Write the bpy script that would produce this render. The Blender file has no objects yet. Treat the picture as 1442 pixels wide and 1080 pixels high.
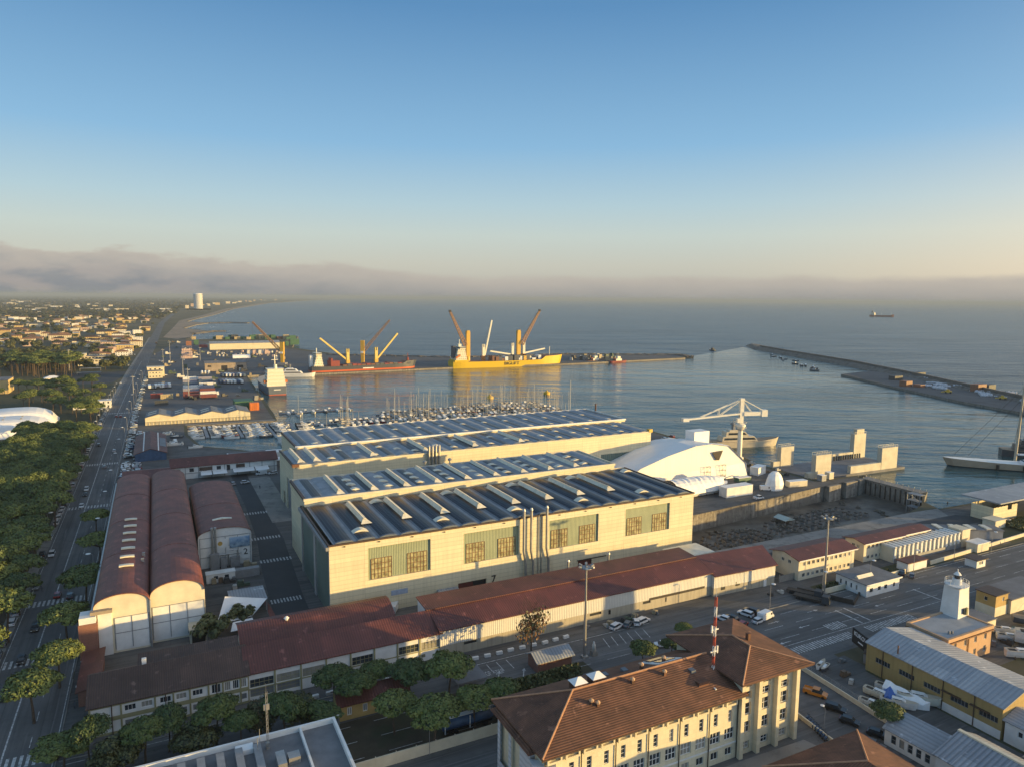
import bpy, math, random
from mathutils import Vector, Matrix
R = math.radians
rnd = random.Random(7)
sc = bpy.context.scene
COL = sc.collection
# ---------------------------------------------------------------- camera geometry and the harbour's own grid
CAM_F, CAM_HY, CAM_ROLL, CAM_H = 1000.0, 420.0, 0.52, 90.0
TH = math.atan((540 - CAM_HY) / CAM_F)
def G(x, y, z=0.0):
    """ground point (height z) seen at photo pixel x, y (used to survey positions)"""
    u = (x - 721) / CAM_F; v = -(y - 540) / CAM_F
    c, s = math.cos(R(CAM_ROLL)), math.sin(R(CAM_ROLL))
    U = u * c - v * s; V = u * s + v * c
    ct, st_ = math.cos(TH), math.sin(TH)
    d = (U, ct + V * st_, -st_ + V * ct)
    t = (z - CAM_H) / d[2]
    return (d[0] * t, d[1] * t, z)
GA = 26.7                      # the yards' grid is turned by this angle
OX, OY = -50.03, 188.74
_ca, _sa = math.cos(R(GA)), math.sin(R(GA))
def W(s, t, z=0.0):
    return (OX + s * _ca - t * _sa, OY + s * _sa + t * _ca, z)
def ST(x, y, z=0.0):
    p = G(x, y, z); dx, dy = p[0] - OX, p[1] - OY
    return (dx * _ca + dy * _sa, -dx * _sa + dy * _ca)
def pix(p):
    X, Y, Z = p[0], p[1], p[2] - CAM_H
    ct, st_ = math.cos(TH), math.sin(TH)
    D = Y * ct - Z * st_
    if D < 1: return (-9999, -9999, D)
    V = (Y * st_ + Z * ct) / D; U = X / D
    c, s = math.cos(R(CAM_ROLL)), math.sin(R(CAM_ROLL))
    return (721 + (U * c + V * s) * CAM_F, 540 - (-U * s + V * c) * CAM_F, D)
# ---------------------------------------------------------------- materials
class NT:
    def __init__(s, name):
        m = bpy.data.materials.new(name); m.use_nodes = True
        s.m = m; s.t = m.node_tree; s.n = s.t.nodes; s.l = s.t.links
        s.b = s.n['Principled BSDF']
    def add(s, typ, **kw):
        n = s.n.new(typ)
        for k, v in kw.items():
            if k in n.inputs.keys() if hasattr(n.inputs, 'keys') else False: n.inputs[k].default_value = v
            else: setattr(n, k, v)
        return n
    def link(s, a, b): s.l.new(a, b)
def rgba(c): return (c[0], c[1], c[2], 1.0)
def mixcol(nt, fac, a, b):
    n = nt.add('ShaderNodeMix'); n.data_type = 'RGBA'
    for sock, v in ((n.inputs[0], fac), (n.inputs[6], a), (n.inputs[7], b)):
        if hasattr(v, 'is_output') or hasattr(v, 'links'): nt.link(v, sock)
        elif isinstance(v, (int, float)): sock.default_value = v
        else: sock.default_value = rgba(v)
    return n.outputs[2]
def noise_fac(nt, scale, detail=4, lo=0.35, hi=0.65, vec=None, rough=0.6, dist=0.0):
    if vec is None:
        vec = nt.add('ShaderNodeTexCoord').outputs['Object']
    n = nt.add('ShaderNodeTexNoise'); n.inputs['Scale'].default_value = scale
    n.inputs['Detail'].default_value = detail; n.inputs['Roughness'].default_value = rough
    n.inputs['Distortion'].default_value = dist
    nt.link(vec, n.inputs['Vector'])
    r = nt.add('ShaderNodeMapRange'); r.inputs[1].default_value = lo; r.inputs[2].default_value = hi
    nt.link(n.outputs['Fac'], r.inputs[0])
    return r.outputs[0]
MATS = {}
def plain(name, col, rough=0.6, var=0.25, scale=0.35, metal=0.0, spec=None):
    """a paint or mineral colour with worn, weathered variation"""
    if name in MATS: return MATS[name]
    nt = NT(name)
    d = [max(0, c * (1 - var)) for c in col]; h = [min(1, c * (1 + var * 0.5)) for c in col]
    f = noise_fac(nt, scale, 6, 0.3, 0.7)
    nt.link(mixcol(nt, f, d, h), nt.b.inputs['Base Color'])
    nt.b.inputs['Roughness'].default_value = rough; nt.b.inputs['Metallic'].default_value = metal
    if spec is not None: nt.b.inputs['Specular IOR Level'].default_value = spec
    MATS[name] = nt.m; return nt.m
def along(nt):
    """(x+y, z) coordinate of a wall whatever way it faces"""
    tc = nt.add('ShaderNodeTexCoord'); sp = nt.add('ShaderNodeSeparateXYZ'); nt.link(tc.outputs['Object'], sp.inputs[0])
    a = nt.add('ShaderNodeMath', operation='ADD'); nt.link(sp.outputs[0], a.inputs[0]); nt.link(sp.outputs[1], a.inputs[1])
    c = nt.add('ShaderNodeCombineXYZ'); nt.link(a.outputs[0], c.inputs[0]); nt.link(sp.outputs[2], c.inputs[1])
    return c.outputs[0], tc, sp
def panelled(name, col, w, h, joint=0.02, jc=0.6, rough=0.7, var=0.12, offset=0.0, streak=0.25, vec='wall'):
    """flat panels or courses with thin joints and rain streaks"""
    if name in MATS: return MATS[name]
    nt = NT(name)
    v, tc, sp = along(nt)
    if vec == 'flat': v = tc.outputs['Object']
    br = nt.add('ShaderNodeTexBrick'); br.offset = offset; br.squash = 1.0
    nt.link(v, br.inputs['Vector'])
    br.inputs['Scale'].default_value = 1.0; br.inputs['Brick Width'].default_value = w; br.inputs['Row Height'].default_value = h
    br.inputs['Mortar Size'].default_value = joint; br.inputs['Mortar Smooth'].default_value = 0.3; br.inputs['Bias'].default_value = 0.0
    br.inputs['Color1'].default_value = rgba([c * (1 - var) for c in col]); br.inputs['Color2'].default_value = rgba(col)
    br.inputs['Mortar'].default_value = rgba([c * jc for c in col])
    mp = nt.add('ShaderNodeMapping'); mp.inputs['Scale'].default_value = (1.3, 0.10, 1) if vec == 'wall' else (0.25, 0.25, 0.25)
    nt.link(v, mp.inputs['Vector'])
    f = noise_fac(nt, 1.0, 5, 0.45, 0.8, mp.outputs[0])
    m = nt.add('ShaderNodeMath', operation='MULTIPLY'); m.inputs[1].default_value = streak; nt.link(f, m.inputs[0])
    nt.link(mixcol(nt, m.outputs[0], br.outputs['Color'], [c * 0.45 for c in col]), nt.b.inputs['Base Color'])
    nt.b.inputs['Roughness'].default_value = rough
    bp = nt.add('ShaderNodeBump'); bp.inputs['Strength'].default_value = 0.25; bp.inputs['Distance'].default_value = 0.02
    inv = nt.add('ShaderNodeMath', operation='SUBTRACT'); inv.inputs[0].default_value = 1; nt.link(br.outputs['Fac'], inv.inputs[1])
    nt.link(inv.outputs[0], bp.inputs['Height']); nt.link(bp.outputs[0], nt.b.inputs['Normal'])
    MATS[name] = nt.m; return nt.m
def ribbed(name, col, pitch, axis='wall', depth=0.06, rough=0.5, var=0.25, metal=0.0, dark=0.75, blotch=0.12):
    """corrugated sheet or tile courses: ribs across the surface"""
    if name in MATS: return MATS[name]
    nt = NT(name)
    v, tc, sp = along(nt)
    src = {'wall': None, 'x': sp.outputs[0], 'y': sp.outputs[1], 'z': sp.outputs[2]}[axis]
    if src is None:
        s2 = nt.add('ShaderNodeSeparateXYZ'); nt.link(v, s2.inputs[0]); src = s2.outputs[0]
    mu = nt.add('ShaderNodeMath', operation='MULTIPLY'); mu.inputs[1].default_value = 2 * math.pi / pitch; nt.link(src, mu.inputs[0])
    sn = nt.add('ShaderNodeMath', operation='SINE'); nt.link(mu.outputs[0], sn.inputs[0])
    mr = nt.add('ShaderNodeMapRange'); mr.inputs[1].default_value = -1; mr.inputs[2].default_value = 0.2; nt.link(sn.outputs[0], mr.inputs[0])
    f = noise_fac(nt, blotch, 6, 0.3, 0.7)
    base = mixcol(nt, f, [c * (1 - var) for c in col], [min(1, c * (1 + var * .6)) for c in col])
    dk = mixcol(nt, f, [c * (1 - var) * dark for c in col], [c * dark for c in col])
    f2 = noise_fac(nt, 1.7, 4, 0.5, 0.75)
    m2 = nt.add('ShaderNodeMath', operation='MULTIPLY'); m2.inputs[1].default_value = 0.35; nt.link(f2, m2.inputs[0])
    c2 = mixcol(nt, mr.outputs[0], dk, base)
    fin = mixcol(nt, m2.outputs[0], c2, [c * 0.6 for c in col])
    if axis in 'xy':      # separate sheets, some newer or more faded than others
        br = nt.add('ShaderNodeTexBrick'); br.offset = .5; br.inputs['Scale'].default_value = 1; br.inputs['Brick Width'].default_value = 3.1 if axis == 'x' else 5.2; br.inputs['Row Height'].default_value = 5.2 if axis == 'x' else 3.1
        br.inputs['Mortar Size'].default_value = .04; br.inputs['Color1'].default_value = (.80, .80, .82, 1); br.inputs['Color2'].default_value = (1.18, 1.14, 1.10, 1); br.inputs['Mortar'].default_value = (.62, .62, .62, 1); nt.link(tc.outputs['Object'], br.inputs['Vector'])
        mm = nt.add('ShaderNodeMix'); mm.data_type = 'RGBA'; mm.blend_type = 'MULTIPLY'; mm.inputs[0].default_value = .85; nt.link(fin, mm.inputs[6]); nt.link(br.outputs['Color'], mm.inputs[7]); fin = mm.outputs[2]
        pt = noise_fac(nt, .45, 4, .62, .70); fin = mixcol(nt, pt, fin, [min(1, c * 1.5 + .015) for c in col])
    nt.link(fin, nt.b.inputs['Base Color'])
    nt.b.inputs['Roughness'].default_value = rough; nt.b.inputs['Metallic'].default_value = metal
    bp = nt.add('ShaderNodeBump'); bp.inputs['Strength'].default_value = 0.6; bp.inputs['Distance'].default_value = depth
    nt.link(sn.outputs[0], bp.inputs['Height']); nt.link(bp.outputs[0], nt.b.inputs['Normal'])
    MATS[name] = nt.m; return nt.m
def glassy(name='window glass', col=(0.02, 0.025, 0.03), rough=0.08):
    if name in MATS: return MATS[name]
    nt = NT(name); nt.link(mixcol(nt, noise_fac(nt, 0.8, 2), col, [c * 2.2 for c in col]), nt.b.inputs['Base Color'])
    nt.b.inputs['Roughness'].default_value = rough; MATS[name] = nt.m; return nt.m
# ---------------------------------------------------------------- mesh builder
class MB:
    def __init__(s): s.v = []; s.f = []; s.m = []
    def quad(s, a, b, c, d, mi=0):
        n = len(s.v); s.v += [a, b, c, d]; s.f.append((n, n + 1, n + 2, n + 3)); s.m.append(mi)
    def tri(s, a, b, c, mi=0):
        n = len(s.v); s.v += [a, b, c]; s.f.append((n, n + 1, n + 2)); s.m.append(mi)
    def poly(s, pts, mi=0):
        n = len(s.v); s.v += list(pts); s.f.append(tuple(range(n, n + len(pts)))); s.m.append(mi)
    def box(s, x0, y0, z0, x1, y1, z1, mi=0, top=None):
        n = len(s.v)
        s.v += [(x0, y0, z0), (x1, y0, z0), (x1, y1, z0), (x0, y1, z0), (x0, y0, z1), (x1, y0, z1), (x1, y1, z1), (x0, y1, z1)]
        for k, f in enumerate(((0, 3, 2, 1), (4, 5, 6, 7), (0, 1, 5, 4), (1, 2, 6, 5), (2, 3, 7, 6), (3, 0, 4, 7))):
            s.f.append(tuple(n + i for i in f)); s.m.append(top if (top is not None and k == 1) else mi)
        return s
    def prism(s, pts, z0, z1, mi=0, top=None):
        """vertical prism over a ccw polygon"""
        k = len(pts); n = len(s.v)
        s.v += [(p[0], p[1], z0) for p in pts] + [(p[0], p[1], z1) for p in pts]
        s.f.append(tuple(n + k - 1 - i for i in range(k))); s.m.append(mi)
        s.f.append(tuple(n + k + i for i in range(k))); s.m.append(mi if top is None else top)
        for i in range(k):
            j = (i + 1) % k; s.f.append((n + i, n + j, n + k + j, n + k + i)); s.m.append(mi)
        return s
    def ext(s, prof, y0, y1, mi=0, axis='y', caps=True, closed=True):
        """extrude a profile of (a, z) points along y (or x)"""
        k = len(prof); n = len(s.v)
        P = (lambda a, z, y: (a, y, z)) if axis == 'y' else (lambda a, z, y: (y, a, z))
        s.v += [P(a, z, y0) for a, z in prof] + [P(a, z, y1) for a, z in prof]
        for i in range(k if closed else k - 1):
            j = (i + 1) % k; s.f.append((n + i, n + j, n + k + j, n + k + i)); s.m.append(mi)
        if caps and closed:
            s.f.append(tuple(n + k - 1 - i for i in range(k))); s.m.append(mi)
            s.f.append(tuple(n + k + i for i in range(k))); s.m.append(mi)
        return s
    def tube(s, p0, p1, r0, r1=None, n=8, mi=0, caps=True):
        r1 = r0 if r1 is None else r1
        a, b = Vector(p0), Vector(p1); d = (b - a)
        if d.length < 1e-6: return s
        d.normalize(); u = d.orthogonal().normalized(); w = d.cross(u)
        k = len(s.v)
        for q, r in ((a, r0), (b, r1)):
            for i in range(n):
                t = 2 * math.pi * i / n; s.v.append(tuple(q + u * (r * math.cos(t)) + w * (r * math.sin(t))))
        for i in range(n):
            j = (i + 1) % n; s.f.append((k + i, k + j, k + n + j, k + n + i)); s.m.append(mi)
        if caps:
            s.f.append(tuple(k + n - 1 - i for i in range(n))); s.m.append(mi)
            s.f.append(tuple(k + n + i for i in range(n))); s.m.append(mi)
        return s
    def lathe(s, prof, n=16, cx=0, cy=0, mi=0):
        k = len(s.v); m = len(prof)
        for r, z in prof:
            for i in range(n):
                t = 2 * math.pi * i / n; s.v.append((cx + r * math.cos(t), cy + r * math.sin(t), z))
        for q in range(m - 1):
            for i in range(n):
                j = (i + 1) % n; s.f.append((k + q * n + i, k + q * n + j, k + (q + 1) * n + j, k + (q + 1) * n + i)); s.m.append(mi)
        s.f.append(tuple(k + n - 1 - i for i in range(n))); s.m.append(mi)
        s.f.append(tuple(k + (m - 1) * n + i for i in range(n))); s.m.append(mi)
        return s
    def sheet(s, pts, z=0.0, mi=0):
        s.poly([(p[0], p[1], z) for p in pts], mi); return s
    def beam(s, p0, p1, w, h=None, mi=0):
        """square bar between two points"""
        h = h or w; a, b = Vector(p0), Vector(p1); d = (b - a).normalized()
        up = Vector((0, 0, 1)) if abs(d.z) < 0.95 else Vector((1, 0, 0))
        u = d.cross(up).normalized() * (w / 2); v = u.cross(d).normalized() * (h / 2); n = len(s.v)
        for q in (a, b):
            for e in (-u - v, u - v, u + v, -u + v): s.v.append(tuple(q + e))
        for f in ((3, 2, 1, 0), (4, 5, 6, 7), (0, 1, 5, 4), (1, 2, 6, 5), (2, 3, 7, 6), (3, 0, 4, 7)):
            s.f.append(tuple(n + i for i in f)); s.m.append(mi)
        return s
    def mesh(s, name, mats, smooth=False):
        me = bpy.data.meshes.new(name); me.from_pydata(s.v, [], s.f)
        if not isinstance(mats, (list, tuple)): mats = [mats]
        for m in mats: me.materials.append(m)
        if len(mats) > 1: me.polygons.foreach_set('material_index', s.m)
        if smooth: me.polygons.foreach_set('use_smooth', [True] * len(me.polygons))
        me.update(); return me
def obj(name, data, parent=None, label=None):
    o = bpy.data.objects.new(name, data); COL.objects.link(o)
    if parent is not None: o.parent = parent
    if label: o['label'] = label
    return o
def part(name, mb, mats, parent, smooth=False, label=None):
    return obj(name, mb.mesh(name, mats, smooth), parent, label)
def tag(o, label, cat, group=None):
    o['label'] = label; o['category'] = cat
    if group: o['group'] = group
    return o
def thing(name, label, cat, loc, rot=0.0, group=None):
    o = bpy.data.objects.new(name, None); COL.objects.link(o)
    o.location = loc; o.rotation_euler = (0, 0, R(rot)); o.empty_display_size = 0.5
    return tag(o, label, cat, group)
def at(name, label, cat, s, t, z=0.0, rot=0.0, group=None):
    return thing(name, label, cat, W(s, t, z), GA + rot, group)
def solid(name, mb, mats, label, cat, loc=(0, 0, 0), rot=0.0, group=None, smooth=False):
    o = obj(name, mb.mesh(name, mats, smooth)); o.location = loc; o.rotation_euler = (0, 0, R(rot))
    return tag(o, label, cat, group)
def setting(name, mb, mats, smooth=False):
    o = obj(name, mb.mesh(name, mats, smooth)); o['kind'] = 'structure'; return o
def stuff(name, mb, mats, smooth=False):
    o = obj(name, mb.mesh(name, mats, smooth)); o['kind'] = 'stuff'; return o
KIDS = {}
def copy_tree(root, loc, rot, label=None, group=None, scale=None, cat=None):
    r = root.copy(); COL.objects.link(r); r.location = loc; r.rotation_euler = (0, 0, R(rot))
    if scale is not None: r.scale = scale if isinstance(scale, (tuple, list)) else (scale,) * 3
    if label: r['label'] = label
    if group: r['group'] = group
    if cat: r['category'] = cat
    if root.name not in KIDS: KIDS[root.name] = [(c, list(c.children)) for c in root.children]
    for ch, gs in KIDS[root.name]:
        c = ch.copy(); COL.objects.link(c); c.parent = r
        for g in gs:
            d = g.copy(); COL.objects.link(d); d.parent = c
    return r
def copier(proto):
    """the first call moves the prototype itself, the later ones copy it"""
    st_ = {'used': False}
    def place(loc, rot, label=None, group=None, scale=None):
        if not st_['used']:
            if proto.name not in KIDS: KIDS[proto.name] = [(c, list(c.children)) for c in proto.children]
            st_['used'] = True; proto.location = loc; proto.rotation_euler = (0, 0, R(rot))
            if scale is not None: proto.scale = scale if isinstance(scale, (tuple, list)) else (scale,) * 3
            if label: proto['label'] = label
            if group: proto['group'] = group
            return proto
        return copy_tree(proto, loc, rot, label, group, scale)
    return place
def text_mesh(name, body, size, mat, parent, loc, rot, extrude=0.03, align='CENTER', bold=0.0, sx=1.0):
    cu = bpy.data.curves.new(name, 'FONT'); cu.body = body; cu.size = size; cu.extrude = extrude; cu.align_x = align; cu.align_y = 'CENTER'
    cu.offset = bold
    tmp = bpy.data.objects.new('lettering', cu); COL.objects.link(tmp)
    me = bpy.data.meshes.new_from_object(tmp); bpy.data.objects.remove(tmp); bpy.data.curves.remove(cu)
    me.materials.clear(); me.materials.append(mat)
    o = obj(name, me, parent); o.location = loc; o.rotation_euler = rot; o.scale = (sx, 1, 1); return o
# walls with real openings ------------------------------------------------------
def facade(mb, p0, p1, z0, z1, ops=(), depth=0.22, mi=0, rev=0):
    """wall face from p0 to p1 (outside on the right hand), with recessed openings (u0,u1,v0,v1)"""
    d = Vector((p1[0] - p0[0], p1[1] - p0[1], 0)); L = d.length; d.normalize()
    nrm = Vector((d.y, -d.x, 0)); o = Vector((p0[0], p0[1], 0))
    P = lambda u, z, e=0.0: tuple(o + d * u - nrm * e + Vector((0, 0, z)))
    us = sorted({0.0, L} | {x for q in ops for x in q[:2]}); zs = sorted({z0, z1} | {x for q in ops for x in q[2:4]})
    for a, b in zip(us, us[1:]):
        run = None
        for c, e in zip(zs, zs[1:]):
            hole = any(q[0] <= a + 1e-4 and b - 1e-4 <= q[1] and q[2] <= c + 1e-4 and e - 1e-4 <= q[3] for q in ops)
            if hole:
                if run: mb.quad(P(a, run[0]), P(b, run[0]), P(b, run[1]), P(a, run[1]), mi); run = None
            else: run = (run[0], e) if run else (c, e)
        if run: mb.quad(P(a, run[0]), P(b, run[0]), P(b, run[1]), P(a, run[1]), mi)
    for u0, u1, v0, v1 in ops:
        mb.quad(P(u0, v0), P(u1, v0), P(u1, v0, depth), P(u0, v0, depth), rev)
        mb.quad(P(u0, v1, depth), P(u1, v1, depth), P(u1, v1), P(u0, v1), rev)
        mb.quad(P(u0, v0, depth), P(u0, v1, depth), P(u0, v1), P(u0, v0), rev)
        mb.quad(P(u1, v0), P(u1, v1), P(u1, v1, depth), P(u1, v0, depth), rev)
def window(parent, p0, p1, op, frame, pane, nx=1, ny=1, depth=0.22, fw=0.07, name='window', sill=None, shutter=None):
    """a window in an opening made by facade(): frame with glazing bars as the part, the pane as its sub-part"""
    d = Vector((p1[0] - p0[0], p1[1] - p0[1], 0)).normalized(); nrm = Vector((d.y, -d.x, 0)); o = Vector((p0[0], p0[1], 0))
    u0, u1, v0, v1 = op
    P = lambda u, z, e: tuple(o + d * u - nrm * e + Vector((0, 0, z)))
    mb = MB()
    def bar(a, b, c, e, e0, e1):
        n = len(mb.v); mb.v += [P(a, c, e0), P(b, c, e0), P(b, e, e0), P(a, e, e0), P(a, c, e1), P(b, c, e1), P(b, e, e1), P(a, e, e1)]
        for f in ((0, 1, 2, 3), (7, 6, 5, 4), (4, 5, 1, 0), (5, 6, 2, 1), (6, 7, 3, 2), (7, 4, 0, 3)):
            mb.f.append(tuple(n + i for i in f)); mb.m.append(0)
    e0, e1 = depth - 0.10, depth - 0.01
    bar(u0, u0 + fw, v0, v1, e0, e1); bar(u1 - fw, u1, v0, v1, e0, e1)
    bar(u0 + fw, u1 - fw, v0, v0 + fw, e0, e1); bar(u0 + fw, u1 - fw, v1 - fw, v1, e0, e1)
    for i in range(1, nx):
        x = u0 + (u1 - u0) * i / nx; bar(x - fw / 2, x + fw / 2, v0 + fw, v1 - fw, e0, e1)
    for j in range(1, ny):
        z = v0 + (v1 - v0) * j / ny; bar(u0 + fw, u1 - fw, z - fw / 2, z + fw / 2, e0 + .01, e1 - .005)
    w = part(name, mb, frame, parent)
    g = MB(); e = depth - 0.03; g.quad(P(u0, v0, e), P(u1, v0, e), P(u1, v1, e), P(u0, v1, e))
    if pane is MATS.get('window glass') and rnd.random() < .24: pane = plain('drawn blind', (.27, .255, .22), .6, .3, .7)
    part('pane', g, pane, w)
    if sill:
        b = MB(); mb2 = mb; mb = b; bar(u0 - .1, u1 + .1, v0 - .12, v0 - .02, -0.12, 0.05); mb = mb2; part('sill', b, sill, w)
    return w
def shell(w, d, h, ops=None, depth=0.22, z0=0.0):
    """four walls of a w x d x h building, origin at its front left corner; ops: side -> openings"""
    ops = ops or {}; mb = MB()
    c = [(0, 0), (w, 0), (w, d), (0, d)]
    for k, side in enumerate(('front', 'right', 'back', 'left')):
        facade(mb, c[k], c[(k + 1) % 4], z0, h, ops.get(side, ()), depth)
    return mb
CORN = lambda w, d: {'front': ((0, 0), (w, 0)), 'right': ((w, 0), (w, d)), 'back': ((w, d), (0, d)), 'left': ((0, d), (0, 0))}
def gable_x(w, d, ze, zr, over=0.5, th=0.25, yr=None):
    """gabled roof, ridge along x"""
    yr = d / 2 if yr is None else yr
    sl = (zr - ze) / max(.1, yr); sb = (zr - ze) / max(.1, d - yr)
    p = [(-over, ze - sl * over), (yr, zr), (d + over, ze - sb * over), (d + over, ze - sb * over + th), (yr, zr + th), (-over, ze - sl * over + th)]
    return MB().ext(p, -over, w + over, axis='x')
def gable_y(w, d, ze, zr, over=0.5, th=0.25, xr=None):
    xr = w / 2 if xr is None else xr
    sl = (zr - ze) / max(.1, xr); sb = (zr - ze) / max(.1, w - xr)
    p = [(-over, ze - sl * over), (xr, zr), (w + over, ze - sb * over), (w + over, ze - sb * over + th), (xr, zr + th), (-over, ze - sl * over + th)]
    return MB().ext(p[::-1], -over, d + over, axis='y')
def gable_ends(mb, w, d, h, zr, axis='x', r=None, mi=0):
    if axis == 'x':
        r = d / 2 if r is None else r
        mb.tri((0, d, h), (0, 0, h), (0, r, zr), mi); mb.tri((w, 0, h), (w, d, h), (w, r, zr), mi)
    else:
        r = w / 2 if r is None else r
        mb.tri((0, 0, h), (w, 0, h), (r, 0, zr), mi); mb.tri((w, d, h), (0, d, h), (r, d, zr), mi)
    return mb
def hip(x0, y0, x1, y1, ze, zr, ra, rb, th=0.3):
    """hipped roof with ridge from ra to rb (x, y); a soffit closes it"""
    mb = MB(); A, B, C, D = (x0, y0, ze), (x1, y0, ze), (x1, y1, ze), (x0, y1, ze)
    P, Q = (ra[0], ra[1], zr), (rb[0], rb[1], zr)
    if abs(ra[0] - rb[0]) >= abs(ra[1] - rb[1]):
        mb.quad(A, B, Q, P); mb.tri(B, C, Q); mb.quad(C, D, P, Q); mb.tri(D, A, P)
    else:
        mb.tri(A, B, P); mb.quad(B, C, Q, P); mb.tri(C, D, Q); mb.quad(D, A, P, Q)
    zl = ze - th
    e = [(x0, y0), (x1, y0), (x1, y1), (x0, y1)]
    for i in range(4):
        a, b = e[i], e[(i + 1) % 4]; mb.quad((a[0], a[1], zl), (b[0], b[1], zl), (b[0], b[1], ze), (a[0], a[1], ze))
    mb.quad(*[(p[0], p[1], zl) for p in e[::-1]])
    return mb
# ---------------------------------------------------------------- world, sun, camera
SUN_EL, SUN_AZ = 4.3, -8.0            # azimuth measured from +x
def make_world():
    w = bpy.data.worlds.new("World"); sc.world = w; w.use_nodes = True
    nt = w.node_tree; n = nt.nodes; l = nt.links
    bg = n['Background']
    sky = n.new('ShaderNodeTexSky'); sky.sky_type = 'NISHITA'; sky.sun_disc = False
    sky.sun_elevation = R(SUN_EL); sky.sun_rotation = R(90 - SUN_AZ)
    sky.altitude = 50; sky.air_density = 1.0; sky.dust_density = 0.7; sky.ozone_density = 1.6
    tc = n.new('ShaderNodeTexCoord'); sp = n.new('ShaderNodeSeparateXYZ'); l.new(tc.outputs['Generated'], sp.inputs[0])
    # low bank of grey cloud along the horizon, higher towards the land on the left
    def math_(op, a, b=None, clamp=False):
        m = n.new('ShaderNodeMath'); m.operation = op; m.use_clamp = clamp
        for i, v in enumerate((a, b)):
            if v is None: continue
            if isinstance(v, (int, float)): m.inputs[i].default_value = v
            else: l.new(v, m.inputs[i])
        return m.outputs[0]
    mp = n.new('ShaderNodeMapping'); mp.inputs['Scale'].default_value = (1, 1, 3.2); l.new(tc.outputs['Generated'], mp.inputs[0])
    nz = n.new('ShaderNodeTexNoise'); nz.inputs['Scale'].default_value = 7; nz.inputs['Detail'].default_value = 7; nz.inputs['Roughness'].default_value = 0.62
    l.new(mp.outputs[0], nz.inputs[0])
    nl = n.new('ShaderNodeTexNoise'); nl.inputs['Scale'].default_value = 3.0; nl.inputs['Detail'].default_value = 2; l.new(tc.outputs['Generated'], nl.inputs[0])
    left = n.new('ShaderNodeMapRange'); left.inputs[1].default_value = -0.10; left.inputs[2].default_value = -0.58; left.inputs[3].default_value = 0; left.inputs[4].default_value = 1
    l.new(sp.outputs[0], left.inputs[0])
    top = math_('ADD', math_('MULTIPLY', left.outputs[0], 0.031), 0.031)
    puff = math_('ADD', math_('MULTIPLY', left.outputs[0], 0.075), 0.026)
    top = math_('ADD', top, math_('MULTIPLY', math_('SUBTRACT', nz.outputs['Fac'], 0.5), puff))
    top = math_('ADD', top, math_('MULTIPLY', math_('SUBTRACT', nl.outputs['Fac'], 0.5), 0.012))
    d = math_('SUBTRACT', top, sp.outputs[2])
    soft = n.new('ShaderNodeMapRange'); soft.interpolation_type = 'SMOOTHSTEP'
    soft.inputs[1].default_value = -0.003; soft.inputs[2].default_value = 0.009; l.new(d, soft.inputs[0])
    depth = n.new('ShaderNodeMapRange'); depth.interpolation_type = 'SMOOTHSTEP'; depth.inputs[1].default_value = 0.0; depth.inputs[2].default_value = 0.05; l.new(d, depth.inputs[0])
    def mix(fac, a, b):
        m = n.new('ShaderNodeMix'); m.data_type = 'RGBA'
        for sock, v in ((m.inputs[0], fac), (m.inputs[6], a), (m.inputs[7], b)):
            if isinstance(v, (int, float)): sock.default_value = v
            elif isinstance(v, tuple): sock.default_value = (*v, 1)
            else: l.new(v, sock)
        return m.outputs[2]
    SC = 1 / SKY_STRENGTH
    k = lambda c: tuple(x * SC for x in c)
    n3 = n.new('ShaderNodeTexNoise'); n3.inputs['Scale'].default_value = 16; n3.inputs['Detail'].default_value = 6; l.new(mp.outputs[0], n3.inputs[0])
    lump = n.new('ShaderNodeMapRange'); lump.inputs[1].default_value = .42; lump.inputs[2].default_value = .58; l.new(n3.outputs['Fac'], lump.inputs[0])
    body = mix(math_('MULTIPLY', math_('MULTIPLY', lump.outputs[0], left.outputs[0]), .6), k(CLOUD_LOW), k((.25, .215, .195)))
    bank = mix(depth.outputs[0], k(CLOUD_TOP), body)
    tint = n.new('ShaderNodeMix'); tint.data_type = 'RGBA'; tint.blend_type = 'MULTIPLY'; tint.inputs[0].default_value = 1.0
    l.new(sky.outputs[0], tint.inputs[6]); tint.inputs[7].default_value = (*SKY_TINT, 1)
    # evening colours by height, warmer towards the sun
    rp = n.new('ShaderNodeValToRGB'); e = rp.color_ramp.elements
    stops = [(0.0, (.47, .455, .415)), (.045, (.56, .56, .50)), (.085, (.55, .625, .60)), (.125, (.445, .60, .675)), (.20, (.25, .475, .71)), (.36, (.105, .27, .51)), (.55, (.155, .285, .47)), (1.0, (.21, .30, .42))]
    e[0].position, e[0].color = stops[0][0], (*stops[0][1], 1); e[1].position, e[1].color = stops[-1][0], (*stops[-1][1], 1)
    for p_, c_ in stops[1:-1]: el = e.new(p_); el.color = (*c_, 1)
    l.new(sp.outputs[2], rp.inputs[0])
    gain = n.new('ShaderNodeMix'); gain.data_type = 'RGBA'; gain.blend_type = 'MULTIPLY'; gain.inputs[0].default_value = 1.0
    l.new(rp.outputs[0], gain.inputs[6]); gain.inputs[7].default_value = (SC * GRADE,) * 3 + (1,)
    warm = n.new('ShaderNodeMapRange'); warm.interpolation_type = 'SMOOTHSTEP'; warm.inputs[1].default_value = .2; warm.inputs[2].default_value = 1.0; l.new(sp.outputs[0], warm.inputs[0])
    low = n.new('ShaderNodeMapRange'); low.inputs[1].default_value = .22; low.inputs[2].default_value = 0.0; l.new(sp.outputs[2], low.inputs[0])
    wg = mix(math_('MULTIPLY', math_('MULTIPLY', warm.outputs[0], low.outputs[0]), .75), gain.outputs[2], k((.66, .50, .32)))
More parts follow.
